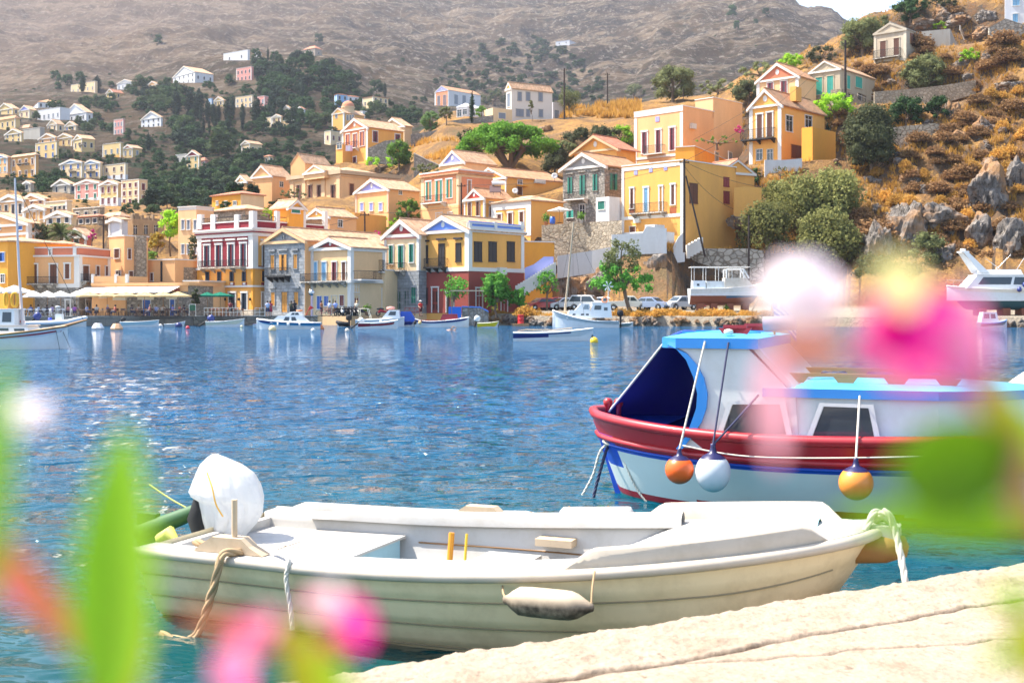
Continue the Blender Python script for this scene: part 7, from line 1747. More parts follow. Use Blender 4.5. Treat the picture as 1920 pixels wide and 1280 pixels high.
# old sailing boat on the rubble shore
r,rows,L=boat('old grey white sailing boat with leaning mast and boxy wheelhouse',1160,1036,614,2.4,.65,1.75,lambda t,z,f:0,[paint((.42,.48,.50),.6,.4,key='hull_oldgrey')],rub=WHG,Y=121,trans=.7,rake=.06)
deck(r,rows,.1,1,WH);cabin(r,-.6,2.0,1.7,.9,1.75,WH,.1,.4,wins=((.12,.24,.4,.6),(.33,.45,.4,.6),(.68,.80,.4,.6)));cabin(r,-2.6,-.3,1.7,1.0,2.45,WH,.1,.25,wins=((.18,.36,.5,.72),(.5,.85,.55,.85)),roof=WHG);cabin(r,-.4,1.1,1.4,1.75,2.4,WH,.1,.9,wins=((.08,.5,.15,.85),),wm=glass_dark((.25,.3,.32),'glass_pale'))
q=MB();q.tube([(2.1,0,1.6),(1.75,.2,5),(1.25,.5,10.6)],[.11,.10,.07],8);q.build('mast',WOODP,r,uv=False);q=MB()
for e in ((2.9,0,1.7),(1.2,-1,1.3),(.2,1,1.2),(-2.9,0,1.2)):q.tube([(1.3,.48,10.2),e],.012,4)
q.build('rigging',IRON,r,uv=False);q=MB();q.tube([(.28*math.cos(a*math.pi/8),0,2.8+.28*math.sin(a*math.pi/8)) for a in range(17)],.07,6,cap=False);o=q.build('life_ring',paint((.75,.25,.1),.6,key='ring_orange'),r,uv=False);o.location=(-2.0,-.9,0)
q=MB();q.tube([(-2.3,-.3,2.45),(-2.3,-.3,4.2)],.03,5)
for k in range(6):a=k*math.pi/3;q.add([Vector((-2.3,-.36,4.2)),Vector((-2.3+.55*math.cos(a),-.36,4.2+.55*math.sin(a))),Vector((-2.3+.5*math.cos(a+.3),-.36,4.2+.5*math.sin(a+.3)))],[(0,1,2)])
q.build('wind_turbine',WH,r,uv=False);q=MB()
for i in range(9):q.tube([(3.2-i*.62,-1.0+.02*i,1.5-.07*i),(3.2-i*.62,-1.0+.02*i,2.0-.07*i)],.012,4)
q.build('stanchions',CHR,r,uv=False);outboard(r,-L/2,.9,False,RUB,1.3)
# boat on stands ashore
def dry_boat(lab,px0,px1,z0,Y,B,fb,bow,bands,mats,**k):
    a,b=PXY(px0,Y,0),PXY(px1,Y,0);L=abs(b.x-a.x);root=empty('beached_boat',((a.x+b.x)/2,Y,z0),lab,'boat',None,0);rows=hull_pts(L,B,fb,bow,**k);add_hull(root,rows,bands,mats,WH,.05,WHG);return root,rows,L
RUSTY=paint((0.22,0.07,0.04),.8,.6,key='antifoul_rust',scale=2)
r,rows,L=dry_boat('rust streaked old boat propped on wooden blocks ashore',1292,1437,3.35,134,2.7,.75,1.35,lambda t,z,f:0 if z > .12 else (1 if z > -.25 and t > .45 else 2),[paint((.62,.68,.70),.6,.55,key='old_hull_white',scale=2),paint((.02,.10,.22),.6,.5,key='old_blue'),RUSTY],dr=1.0,trans=.9)
deck(r,rows,.04,1,WHG);cabin(r,-4.0,-2.6,1.9,.8,1.65,WHG,.02,.02,wins=((.3,.5,.3,.6),));cabin(r,-2.5,-.4,2.0,.8,1.6,paint((.55,.58,.58),.7,.6,key='old_grey',scale=2),.02,.02);cabin(r,-.5,2.9,2.1,.85,1.95,paint((.60,.52,.42),.7,.6,key='old_cream',scale=2),.02,.9)
q=MB()
for x0,x1 in ((-.3,-.1),(1.6,1.45)):
    for s in (-.9,.9):q.tube([(x0,s,1.9),(x0,s,2.9)],.09,6)
for s in (-.9,.9):q.tube([(-.3,s,2.9),(1.6,s,2.9)],.07,6);q.tube([(1.6,s,2.9),(2.2,s,1.9)],.09,6)
q.build('wheelhouse_frame',WH,r,uv=False);q=MB()
for x in (-3.9,-2.6,-1.2,.3,1.6):
    for s in (-1.0,1.0):q.tube([(x,s,1.6),(x,s,3.15)],.035,6)
for s in (-1.0,1.0):q.tube([(-4.2,s,3.15),(2.3,s,3.15)],.05,6)
for x in (-4.2,-2,0,2.3):q.tube([(x,-1,3.15),(x,1,3.15)],.04,6)
q.build('awning_frame',TRIM,r,uv=False);q=MB()
for x in (-3.1,-1.6,.2,1.9):q.box((x-.35,-.6,-1.75),(x+.35,.6,-.85 if x < 1 else -.75))
q.box((-3.4,-.3,-1.1),(2.4,.3,-.8));q.build('support_blocks',RUSTY,r,uv=False)
q=MB()
for s in (0,.35):q.tube([(2.3+s*.2,-1.6-s*.2,-1.75),(3.9+s*.2,-1.25-s*.2,.9)],.04,6)
for i in range(9):a=Vector((2.3,-1.6,-1.75)).lerp(Vector((3.9,-1.25,.9)),(i+.5)/9);q.tube([a,a+Vector((.07,-.07,0))+Vector((.2,-.2,0))],.025,5)
o=q.build('ladder',WOODP,uv=False);o.location=r.location;tag(o,'pale ladder leaning on the bow of the rust streaked old boat','ladder')
# motor yacht ashore at right
r,rows,L=dry_boat('large cream white motor yacht standing on blocks at the right edge',1940,1775,2.75,130,3.6,1.2,1.6,lambda t,z,f:0 if z > .15 else 1,[paint((.66,.64,.58),.4,.2,key='yacht_white'),paint((.015,.08,.11),.5,.2,key='yacht_antifoul')],dr=1.0)
r.rotation_euler=(0,0,math.pi);YW=paint((.72,.71,.68),.35,.12,key='yacht_top');deck(r,rows,0,1,YW);cabin(r,-4.8,3.2,2.9,1.3,2.75,YW,.1,.9,wins=((.06,.38,.3,.85),(.42,.88,.3,.85)),roof=YW);cabin(r,-3.0,1.6,2.4,2.8,3.35,YW,.3,1.2)
q=MB()
for s in (-1,1):q.prism([Vector((.6,s*1.1,3.0)),Vector((1.6,s*1.1,3.0)),Vector((3.3,s*.7,5.3)),Vector((2.8,s*.7,5.3))],(0,.12*s,0))
q.box((2.6,-.75,5.2),(3.4,.75,5.35));q.lathe([(0,0),(.3,0),(.3,.25),(0,.28)],(3.0,0,5.35),12);q.build('radar_arch',YW,r,uv=False);q=MB()
for i in range(12):x=-4.5+i*.8;q.tube([(x,-1.5,1.35),(x,-1.45,2.15)],.02,5)
q.tube([(-4.5,-1.45,2.15),(4.4,-1.2,2.25)],.025,5)
for e in (((-.5,0,3.3),(-2.2,0,5.0)),((-1.2,0,3.3),(.6,0,4.6)),((-2.8,0,3.3),(-3.6,0,4.6))):q.tube([e[0],e[1]],.03,5)
q.build('rails',CHR,r,uv=False);q=MB()
for x in (-3.4,-1.4,1.2):q.box((x-.4,-.9,-1.75),(x+.4,.9,-.8))
q.build('support_blocks',RUSTY,r,uv=False);q=MB();q.lathe([(0,-.3),(.25,-.2),(.3,0),(.2,.25),(0,.3)],(-2.9,1.95,1.7),12);q.lathe([(0,-.3),(.22,-.2),(.25,0),(.15,.25),(0,.3)],(-2.3,1.95,1.2),12);q.build('fender',NAVY,r,uv=False)
r,rows,L=boat('small teal hulled boat with white cabin by the right shore',1835,1888,613,1.6,.45,.8,lambda t,z,f:1 if f > .8 else 0,[paint((.02,.20,.22),.4,.2,key='hull_teal'),paint((.05,.25,.6),.4,key='rail_blue')],Y=122,rub=paint((.05,.25,.6),.4,key='rail_blue'));cabin(r,-1.4,.4,1.2,.5,1.55,WH,.2,.2,wins=((.1,.45,.4,.85),(.55,.85,.4,.85)))
# wooden caique at left edge
r,rows,L=boat('white wooden sailing caique with bowsprit at the left edge',-150,127,654,2.4,.62,1.15,lambda t,z,f:1 if .74 < f < .80 else (2 if f < .06 else (3 if f > .93 else 0)),[paint((.58,.62,.68),.45,.25,key='caique_white'),MARO,paint((.30,.30,.16),.6,.4,key='weed_line'),WOOD],rub=WOOD,rake=.08,n=40,m=16)
deck(r,rows,.1,1,WOODP);cabin(r,-1.4,2.1,1.7,.8,1.15,WH,.1,.5,wins=((.56,.72,.35,.7),(.8,.95,.3,.65)),roof=paint((.75,.66,.58),.6,key='roof_cream'))
cabin(r,-.2,1.3,1.4,1.2,1.95,WH,.05,.05,wins=((.1,.5,.2,.85),(.6,.9,.2,.85)),roof=WH);q=MB();q.tube([(1.45,0,.8),(1.25,0,4),(1.05,0,8.5)],[.08,.07,.05],8);q.build('mast',paint((.62,.56,.56),.6,key='mast_grey'),r,uv=False);q=MB();q.tube([(L/2-.3,0,1.1),(L/2+.95,0,1.45)],[.08,.05],8);q.build('bowsprit',WOOD,r,uv=False)
q=MB()
for i in range(14):a=rvec(random);q.lathe([(0,-.1),(.14,0),(0,.1)],(0.5+a.x*.9,a.y*.5,1.35+abs(a.z)*.14),6)
q.build('orange_life_vests',paint((.75,.09,.02),.8,key='vest_orange'),r,uv=False)
for x in (.78,1.2):
    q=MB();q.tube([(x+.16*math.cos(a*math.pi/8)*(.5 if x < 1 else 1),-.4,2.45+.34*math.sin(a*math.pi/8)) for a in range(17)],.065,6,cap=False);q.build('life_ring',paint((.80,.42,.03),.6,key='ring_yellow'),r,uv=False)
q=MB();q.tube([(L/2-.35,0,1.1),(L/2+.3,-.4,0)],.015,4);q.tube([(L/2-.5,-.3,1.1),(L/2-.2,-.5,-.1)],.015,4);q.tube([(1.05,0,8.3),(L/2+.8,0,1.4)],.012,4);q.build('rigging',IRON,r,uv=False)
# ---------------------------------------------------------------- the two near boats
class Near:
    def __init__(s,stern,ang,L):
        s.f=Vector((math.cos(ang),math.sin(ang),0));s.l=Vector((-s.f.y,s.f.x,0));s.O=Vector((stern[0],stern[1],0))+s.f*L/2;s.ang=ang;s.L=L
    def loc(s,px,py,yl,z=None):     # photo point on the boat's own plane y = yl
        k=(px-960)/F;Q=s.O+s.l*yl;x=(k*Q.y-Q.x)/(s.f.x-k*s.f.y);Y=Q.y+s.f.y*x
        return Vector((x,yl,H+(HY-py)/F*Y if z is None else z))
    def onz(s,px,py,z):              # photo point at height z, in boat coordinates
        Y=(z-H)*F/(HY-py);p=PXY(px,Y,z)-s.O;return Vector((p.dot(s.f),p.dot(s.l),z))
    def w(s,p):return s.O+s.f*p[0]+s.l*p[1]+Vector((0,0,p[2]))
OLDW=paint((0.50,0.44,0.36),.5,.5,key='old_white_paint',scale=5);BLUEW=paint((0.30,0.50,0.58),.55,.3,key='pale_blue_deck',scale=5);WDK=paint((0.47,0.45,0.42),.5,.5,key='white_deck',scale=4);HCR=paint((0.78,0.64,0.40),.5,.6,key='cream_strakes',scale=4)
ROPE=paint((0.42,0.29,0.16),.9,.4,key='rope_tan',scale=40);ROPEW=paint((0.62,0.58,0.50),.9,.4,key='rope_pale',scale=40);ROPED=paint((0.05,0.05,0.10),.9,.2,key='rope_navy',scale=40)
def rope(parent,pts,r,mat,name='rope',twist=True,n=None):
    P_=[Vector(p) for p in pts];o=[];n=n or 14
    for i in range(len(P_)-1):
        a,b=P_[i],P_[i+1];a0=P_[i-1] if i else a;b1=P_[i+2] if i+2 < len(P_) else b
        for j in range(n):
            t=j/n;o.append(0.5*((2*a)+(b-a0)*t+(2*a0-5*a+4*b-b1)*t*t+(3*a-a0-3*b+b1)*t**3))
    o.append(P_[-1]);m=MB();k=3 if twist else 1
    if not twist:m.tube(o,r,6)
    else:
        d=0;prev=None
        for s in range(3):
            q=[];d=0
            for i,p in enumerate(o):
                t=(o[min(i+1,len(o)-1)]-o[max(i-1,0)]).normalized();a=t.cross(Vector((.3,.2,1))).normalized();b=t.cross(a);d+=(o[i]-o[i-1]).length if i else 0;an=d/(r*6)*2*math.pi*.5+s*2.094;q.append(p+(a*math.cos(an)+b*math.sin(an))*r*.5)
            m.tube(q,r*.62,5)
    return m.build(name,mat,parent,uv=False)
nb=Near((-2.18,8.72),R(-21.5),4.66);root=empty('motorboat',tuple(nb.O),'cream white open motorboat with lapped planks moored along the near quay','boat',None,nb.ang)
rows=hull_pts(4.66,1.90,.50,.80,dr=.22,n=60,m=24,trans=.90,full=.62,rake=.10,vee=.42)
for r_ in rows:
    for j,p in enumerate(r_):
        u=j/24*5;fr=u-math.floor(u+1e-6)
        if j < 24:p.y+=.026*(1-fr) if p.y > .02 else 0
add_hull(root,rows,one,[HCR],None)
NR=len(rows)-1
def sheer(x):
    t=clamp((x+2.33)/4.66)*NR;i=min(int(t),NR-1);return rows[i][-1].lerp(rows[i+1][-1],t-i)
for s in (-1,1):
    q=MB()
    for j in (24*0.4,24*0.6,24*0.8):j=int(j);q.tube([Vector((r_[j].x,(r_[j].y+.010)*s,r_[j].z)) for r_ in rows[:-2]],.0045,4)
    q.build('plank_seams',paint((.30,.26,.17),.8,key='seam_dark'),root,uv=False)
for s in (-1,1):q=MB();q.tube([Vector((r_[-1].x,(r_[-1].y+.012)*s,r_[-1].z-.012)) for r_ in rows],.034,8);q.build('rub_rail',OLDW,root,uv=False)
def strip(name,x0,x1,f,mat,n=40,sides=(-1,1),sm=True):
    for s in sides:
        q=MB();q.grid([[Vector((p.x,p.y*s,p.z)) for p in f(lerp(x0,x1,i/n))] for i in range(n+1)],0,sm,flip=(s < 0));q.build(name,mat,root,uv=False)
def sd(x):
    p=sheer(x);w=.20*sstep(0,.3,p.y)
    return [Vector((x,p.y+.02,p.z)),Vector((x,p.y,p.z+.018)),Vector((x,p.y-w,p.z+.012)),Vector((x,p.y-w-.005,p.z-.05)),Vector((x,p.y-w-.04,.30)),Vector((x,max(.02,p.y-w-.16),.06)),Vector((x,0,.05))]
strip('inner_liner',-2.31,1.9,sd,WDK)
q=MB();q.grid([[Vector((p.x,p.y*u,p.z)) for u in (-1,-.5,0,.5,1)] for p in (Vector((-2.31,.45,.05)),Vector((-2.31,.74,.47)),Vector((-2.25,.74,.47)),Vector((-2.25,.45,.05)))],0,False);q.build('transom_liner',WDK,root,uv=False)
q=MB();q.box((-2.28,-.62,.20),(-1.12,.62,.385));st=q.build('stern_locker',BLUEW,root,uv=False);q=MB();q.box((-2.28,-.68,.387),(-1.10,.68,.405));q.build('lid',WDK,st,uv=False);q=MB();q.box((-1.9,-.012,.406),(-1.6,.012,.41));q.box((-1.72,-.2,.406),(-1.70,.2,.41));q.build('lid_seam',OLDW,st,uv=False)
q=MB();q.box((-.42,-.66,.31),(-.02,.66,.345));q.build('thwart',WDK,root,uv=False);q=MB();q.box((-.40,-.62,.06),(-.36,.62,.31));q.build('thwart_support',BLUEW,root,uv=False)
# coamings: soft rounded inner rails, taller on the far side
for s,x0,x1,hh in ((-1,-.95,1.05,.055),(1,-1.9,1.0,.10)):
    pts=[];n=30
    for i in range(n+1):
        x=lerp(x0,x1,i/n);p=sheer(x);e=sstep(0,.12,i/n);pts.append([Vector((x,(p.y-.19-.055*math.cos(a))*s*1.0,p.z-.01+hh*e*max(0,math.sin(a))**.6)) for a in [math.pi*j/8 for j in range(9)]])
    q=MB();q.grid(pts,0,True,flip=(s > 0));q.add(pts[0],[tuple(range(9))]);q.build('coaming',WDK,root,uv=False)
# far bulwark and bow bulwarks
def bul(name,x0,x1,hh,s,mat,tp=.12):
    o=[];n=34
    for i in range(n+1):
        t=i/n;x=lerp(x0,x1,t);p=sheer(x);e=sstep(0,tp,t)*(1-sstep(1-tp*.8,1,t));h_=hh*e+.004;o.append([Vector((x,(p.y-.015)*s,p.z)),Vector((x,(p.y+.004)*s,p.z+h_*.9)),Vector((x,(p.y-.012)*s,p.z+h_)),Vector((x,(p.y-.045)*s,p.z+h_)),Vector((x,(p.y-.055)*s,p.z+h_*.8)),Vector((x,(p.y-.06)*s,p.z))])
    q=MB();q.grid(o,0,True,flip=(s < 0));q.build(name,mat,root,uv=False)
bul('bow_bulwark',.62,2.12,.125,-1,OLDW,.16);bul('bow_bulwark',.60,2.12,.125,1,OLDW,.16);bul('far_bulwark',-2.25,-.05,.07,1,WDK,.1);bul('far_bulwark',-.02,.62,.10,1,WDK,.12)
# foredeck: flat at gunwale height, swooping down into the well
def fd(x,lift=0.0,wk=1.0):
    p=sheer(x);dz=-.34*(1-sstep(.45,1.15,x))**1.3;b=p.y-.06
    return [Vector((x,b*wk*u,p.z+.015+.05*(1-u*u)*sstep(.9,1.4,x)+dz*max(0,1-abs(u)**4)+lift)) for u in [-1,-.92,-.7,-.4,-.15,.15,.4,.7,.92,1]]
q=MB();q.grid([fd(lerp(.42,2.25,i/40)) for i in range(41)],0,True,flip=True);q.build('foredeck',WDK,root,uv=False)
q=MB();q.grid([fd(lerp(1.12,1.98,i/24),.026,.78*min(1,.75+i/24)*(1-.55*max(0,i/24-.75)/.25)) for i in range(25)],0,True,flip=True);q.build('deck_panel',BLUEW,root,uv=False)
# stemhead roller block
q=MB();q.box((2.16,-.07,.76),(2.44,.07,.83));q.build('bow_plank',WDK,root,uv=False);q=MB();q.lathe([(0,-.22),(.06,-.21),(.085,-.1),(.09,.08),(.06,.2),(0,.22)],(0,0,0),14,M=Matrix.Translation((2.27,-.02,.69)) @ Matrix.Rotation(R(83),4,'Y'));q.build('bow_fender_pad',paint((0.30,0.16,0.05),.9,.5,key='mossy_pad',scale=12),root,uv=False)
rope(root,[(2.25,-.12,.80),(2.30,0,.90),(2.38,.06,.84),(2.30,0,.88),(2.28,.10,.80),(2.36,-.08,.92),(2.42,-.1,.80),(2.50,-.25,.45),(2.56,-.4,.1)],.020,ROPEW,'bow_rope',n=10)
q=MB();q.tube([Vector((x_,sheer(x_).y-.232,.36)) for x_ in [-1.0+.1*i for i in range(17)]],.006,4);q.build('rust_line',paint((.22,.12,.05),.8,key='rust_line'),root,uv=False)
rope(root,[(-.9,.2,.07),(-.7,-.1,.08),(-.55,.15,.09),(-.75,.3,.08),(-.85,.05,.10),(-.6,-.15,.09),(-.5,.2,.08),(.3,.1,.07)],.014,ROPE,'coiled_line',n=8)
# rowlock blocks with pin
for (x,s) in ((-1.62,-1),(-.55,1)):
    p=sheer(x);q=MB();o=[Vector((x+a,(p.y-.10)*s-.05,p.z+.02+z)) for a,z in ((-.26,0),(.26,0),(.16,.05),(.10,.10),(-.12,.10),(-.20,.05))];q.prism(o,(0,.10,0));b_=q.build('rowlock_block',WOODP,root,uv=False)
    if s < 0:q=MB();q.tube([(x+.02,(p.y-.10)*s,p.z+.1),(x+.02,(p.y-.10)*s,p.z+.36)],.019,8);q.build('rowlock_pin',WOODP,b_,uv=False)
q=MB();q.box((-.05,.60,.42),(.22,.74,.47));q.build('knee',WOODP,root,uv=False)
for x,c in ((-.72,(0.75,.30,.02)),(-.60,(.78,.48,.03))):q=MB();q.tube([(x,.60,.10),(x+.01,.64,.46)],.022 if c[1] < .4 else .010,7);q.build('oar_handle',paint(c,.5,key='orange_%.2f' % c[1]),root,uv=False)
for (x,s) in ((.40,1),(-.2,1),(.1,1),(1.2,-1),(1.75,-1),(.9,-1)):p=sheer(x);q=MB();q.lathe([(0,0),(.013,.002),(.010,.010),(0,.012)],(x,(p.y-.03)*s,p.z+(.10 if s > 0 and x > -.1 else .06)),8,M=Matrix.Rotation(R(90),4,'X'));q.build('bolt_head',paint((.3,.16,.08),.7,key='rust_bolt'),root,uv=False)
# ropes over the side
def onrail(px,py):return nb.loc(px,py,-.93)
rope(root,[(-1.95,-.72,.55),nb.loc(450,1034,-.80),nb.loc(418,1040,-.95),nb.loc(402,1095,-.97),nb.loc(385,1150,-.95),nb.loc(368,1190,-.95),nb.loc(340,1200,-1.0),nb.loc(300,1188,-1.02)],.026,ROPE,'mooring_rope')
rope(root,[(-1.35,-.74,.55),nb.loc(540,1047,-.93),nb.loc(537,1085,-.96),nb.loc(545,1140,-.97),nb.loc(548,1180,-.98)],.015,ROPEW,'side_rope')
# outboard with plastic cover
ob=empty('outboard_motor',(-2.38,.15,0));ob.parent=root
def obp(px,py,y=.15):v=nb.loc(px,py,y);return Vector((v.x+2.38,v.y-.15,v.z))
q=MB();rs=[];c0=[(352,1),(0,0)]
prof=[(851,398,408),(857,388,425),(870,374,455),(885,366,476),(905,357,490),(922,351,496),(931,356,498),(940,371,498),(960,375,495),(980,380,482),(1000,385,464),(1014,388,454),(1027,398,438)]
sc_=9.0/F;dense=[]
for i in range(len(prof)-1):
    for j in range(4):t=j/4;dense.append(tuple(lerp(prof[i][a],prof[i+1][a],t) for a in range(3)))
dense.append(prof[-1])
for (py,l_,r_x) in dense:
    c=obp((l_+r_x)/2,py);row=[];rad=(r_x-l_)/2*sc_;g=(py-850)/177
    for k in range(96):
        a=2*math.pi*k/96;pl=abs(math.sin(a*5.5+g*1.5+noise.noise(Vector((g*2,1,0)))*2))**.5;pl2=abs(math.sin(a*13+g*4));f_=-(.03+.13*g)*(1-pl)-.02*(1-pl2)*g+.05*noise.noise(Vector((math.cos(a)*2,math.sin(a)*2,g*3)))-.03*abs(noise.noise(Vector((a*2,g*9,3))))
        row.append(c+Vector((math.cos(a)*rad*(1+f_*(.35+.65*abs(math.sin(a)))),math.sin(a)*max(rad*.8,.03)*(1+f_*1.3),0)))
    rs.append(row)
q.grid(rs,0,True,close=True);q.add(rs[0],[tuple(range(96))])
bag=mk('plastic_bag');nt_,b_,o_=nodes_of(bag);setb(b_,rough=.32,spec=.5);nt_.links.new(mix(nt_,ramp(nt_,texnoise(nt_,coord(nt_,'Object',(5,5,2.5)),1.5,5,.6,1.0),[(.42,0.0),(.62,.6)]),(.80,.79,.77),(.52,.54,.58)),b_.inputs['Base Color'])
tl=nt_.nodes.new('ShaderNodeBsdfTranslucent');tl.inputs[0].default_value=(.85,.85,.85,1);ms_=nt_.nodes.new('ShaderNodeMixShader');ms_.inputs[0].default_value=.5;nt_.links.new(b_.outputs[0],ms_.inputs[1]);nt_.links.new(tl.outputs[0],ms_.inputs[2]);nt_.links.new(ms_.outputs[0],o_.inputs[0])
wv=texnoise(nt_,coord(nt_,'Object',(14,14,4)),1,5,.6,1.2);bump(nt_,b_,wv,.5,.02)
q.build('plastic_cover',bag,ob,uv=False)
rope(ob,[obp(388,885,-.12),obp(398,915,-.18),obp(405,945,-.18),obp(418,968,-.15)],.006,paint((.75,.42,.05),.6,key='orange_cord'),'cord',False)
q=MB();q.tube([obp(385,930),obp(378,970),obp(390,1020)],[.08,.11,.09],10);q.tube([obp(372,1005),obp(400,1012)],.10,8);q.build('bracket',RUB,ob,uv=False)
GREENM=paint((.03,.10,.03),.5,.3,key='motor_green');q=MB();q.tube([obp(385,950),obp(350,965),obp(300,985),obp(262,1000)],[.05,.06,.07,.075],10);q.box(tuple(obp(300,1025)-Vector((.02,.03,0))),tuple(obp(262,960)+Vector((0,.03,0))));q.build('drive_leg',GREENM,ob,uv=False)
q=MB();q.tube([obp(300,1012,0),obp(318,1000,0),obp(332,1018,0),obp(345,1024,0)],[.05,.06,.03,.02],8);q.build('transom_pad',paint((.55,.55,.12),.5,key='yellow_pad'),ob,uv=False)
rope(ob,[obp(358,956),obp(320,935),obp(280,908)],.006,paint((.55,.55,.15),.6,key='yellow_cord'),'starter_cord',False)
# sausage fender on the near side: hangs, so it stands alone
fm=mk('dirty_fender');nt_,b_,o_=nodes_of(fm);co_=coord(nt_);sp_=nt_.nodes.new('ShaderNodeSeparateXYZ');nt_.links.new(co_,sp_.inputs[0]);nn_=texnoise(nt_,co_,14,6,.7)
mr_=nt_.nodes.new('ShaderNodeMapRange');nt_.links.new(sp_.outputs['Z'],mr_.inputs[0]);mr_.inputs[1].default_value=.055;mr_.inputs[2].default_value=-.01;ad_=nt_.nodes.new('ShaderNodeMath');ad_.operation='MULTIPLY';nt_.links.new(mr_.outputs[0],ad_.inputs[0]);nt_.links.new(ramp(nt_,nn_,[(.3,.5),(.6,1.0)]),ad_.inputs[1])
nt_.links.new(mix(nt_,ad_.outputs[0],(.50,.40,.28),(.045,.03,.02)),b_.inputs['Base Color']);setb(b_,rough=.6)
fp=nb.w(nb.loc(1028,1131,-1.06));fe=empty('fender',tuple(fp),'dirty cream sausage fender hanging on the side of the near motorboat','fender',None,nb.ang)
q=MB();M=Matrix.Rotation(R(90),4,'Y');q.lathe([(0,-.27),(.02,-.265),(.03,-.24),(.05,-.215),(.078,-.17),(.082,-.1),(.082,.08),(.08,.13),(.068,.17),(.045,.21),(.028,.24),(.02,.26),(0,.265)],(0,0,0),20,M=M);q.build('body',fm,fe,uv=False)
for a,b in ((942,1098),(1115,1070)):e=nb.w(nb.loc(a,b,-.93));l=fe.matrix_basis.inverted() if False else None;v=Vector((e-fp));lx_=Vector((v.dot(nb.f),v.dot(nb.l),v.z));sx=-.25 if a < 1000 else .25;rope(fe,[(sx,0,0),Vector((sx,0,0)).lerp(lx_,.5)+Vector((.0,-.015,0)),lx_],.006,ROPE,'lanyard',False)
# ---------------- cabin boat
cb=Near((.93,13.7),R(-21),8.0);root=empty('fishing_boat',tuple(cb.O),'red, white and blue wooden cabin boat with navy stern awning','boat',None,cb.ang)
RED=paint((0.36,0.008,0.018),.38,.3,key='gloss_red',coat=.25,scale=5);BLU=paint((0.015,0.22,0.62),.3,.10,key='gloss_blue',coat=.3);RBL=paint((0.01,0.07,0.48),.35,.1,key='royal_blue');LBL=paint((0.06,0.42,0.68),.4,.12,key='roof_blue');CWH=paint((0.68,0.67,0.66),.35,.35,key='cabin_white',coat=.3);TEAL=paint((0.01,0.16,0.18),.5,.2,key='teal_bottom');HWH=paint((0.66,0.72,0.68),.35,.12,key='hull_minty')
rows=hull_pts(8.0,2.7,.80,1.25,dr=.5,n=70,m=40,trans=0,sheer=.12,rake=.06,vee=.45)
for r_ in rows:      # stern overhang
    for p in r_:
        t=(p.x+4)/8
        if t < .25:p.x+=(.25-t)*1.6*(1-clamp((p.z+.2)/1.0))
def cbm(t,z,f):return 0 if f > .64 else (1 if f > .60 else (2 if f > .10 else (0 if f > .02 else 3)))
def cbm2(t,z,f):return 4 if (t < .03 and .4 < f < .8) else cbm(t,z,f)
add_hull(root,rows,cbm2,[RED,RBL,HWH,TEAL,RBL],None)
for s in (-1,1):
    q=MB();q.tube([Vector((r_[-1].x,r_[-1].y*s,r_[-1].z)) for r_ in rows],.055,8);q.build('cap_rail',RED,root,uv=False)
    q=MB();q.tube([Vector((r_[34].x,(r_[34].y+.01)*s,r_[34].z)) for r_ in rows],.032,8);q.build('rub_rail',RED,root,uv=False)
    q=MB();q.tube([Vector((r_[32].x,(r_[32].y+.008)*s,r_[32].z+.008)) for r_ in rows],.018,6);q.build('blue_beading',RBL,root,uv=False)
q=MB();q.grid([[Vector((r_[-1].x,(r_[-1].y-.20)*u,r_[-1].z-.20)) for u in (-1,0,1)] for r_ in rows[1:-1]],0,False,flip=True);q.build('deck',paint((.03,.32,.38),.5,.2,key='deck_teal'),root,uv=False)
q=MB()
for s in (-1,1):q.grid([[Vector((r_[-1].x,(r_[-1].y-.03)*s,r_[-1].z-.0)),Vector((r_[-1].x,max(.01,r_[-1].y-.22)*s,r_[-1].z-.21))] for r_ in rows[1:-1]],0,False,flip=(s > 0))
q.build('bulwark_lining',RBL,root,uv=False)
q=MB();q.grid([[Vector((r_[-1].x,(r_[-1].y-.05)*u,r_[-1].z-.03)) for u in (-1,0,1)] for r_ in rows[2:9]],0,False,flip=True);q.build('stern_deck',RBL,root,uv=False)
q=MB();q.box((-2.6,-.55,.62),(-1.9,.55,.80));q.build('engine_hatch',RED,root,uv=False)
YW_=-1.06
def L_(px,py,y=YW_):return cb.loc(px,py,y)
arc=[(1262,648),(1288,660),(1306,680),(1320,705),(1327,735),(1325,762),(1316,788),(1300,812),(1280,838)]
def mirror(pts):return [Vector((p.x,-p.y,p.z)) for p in pts]
outer=[L_(*a) for a in arc]+[L_(1500,846),L_(1492,742),L_(1400,650)]
for sd_ in (0,1):
    q=MB();n=len(arc);pts=outer if not sd_ else mirror(outer);dv=Vector((0,.04 if not sd_ else -.04,0))
    # fan between the arch and the forward edge keeps the concave shape clean
    fw=[L_(1400,650).lerp(L_(1492,742),i/4) for i in range(5)]+[L_(1492,742).lerp(L_(1500,846),(i+1)/4) for i in range(4)]
    A_=[L_(*a) for a in arc]
    if sd_:A_=mirror(A_);fw=mirror(fw)
    q.solid([A_,fw],.04,sm=False);q.build('wheelhouse_side',CWH,root,uv=False)
    bo=[L_(a[0]-17 if i < 7 else a[0]-10,a[1]-(6 if i < 3 else -2),YW_-.012) for i,a in enumerate(arc)];bi=[L_(a[0]+2,a[1]+2,YW_-.012) for a in arc]
    if sd_:bo,bi=mirror(bo),mirror(bi)
    q=MB();q.solid([bo,bi],.07,sm=True);q.build('arch_trim',BLU,root,uv=False)
zt=L_(1400,648).z
q=MB();xa,xb,xc,xd=L_(1250,640).x,L_(1405,650).x,L_(1492,742).x,L_(1500,846).x
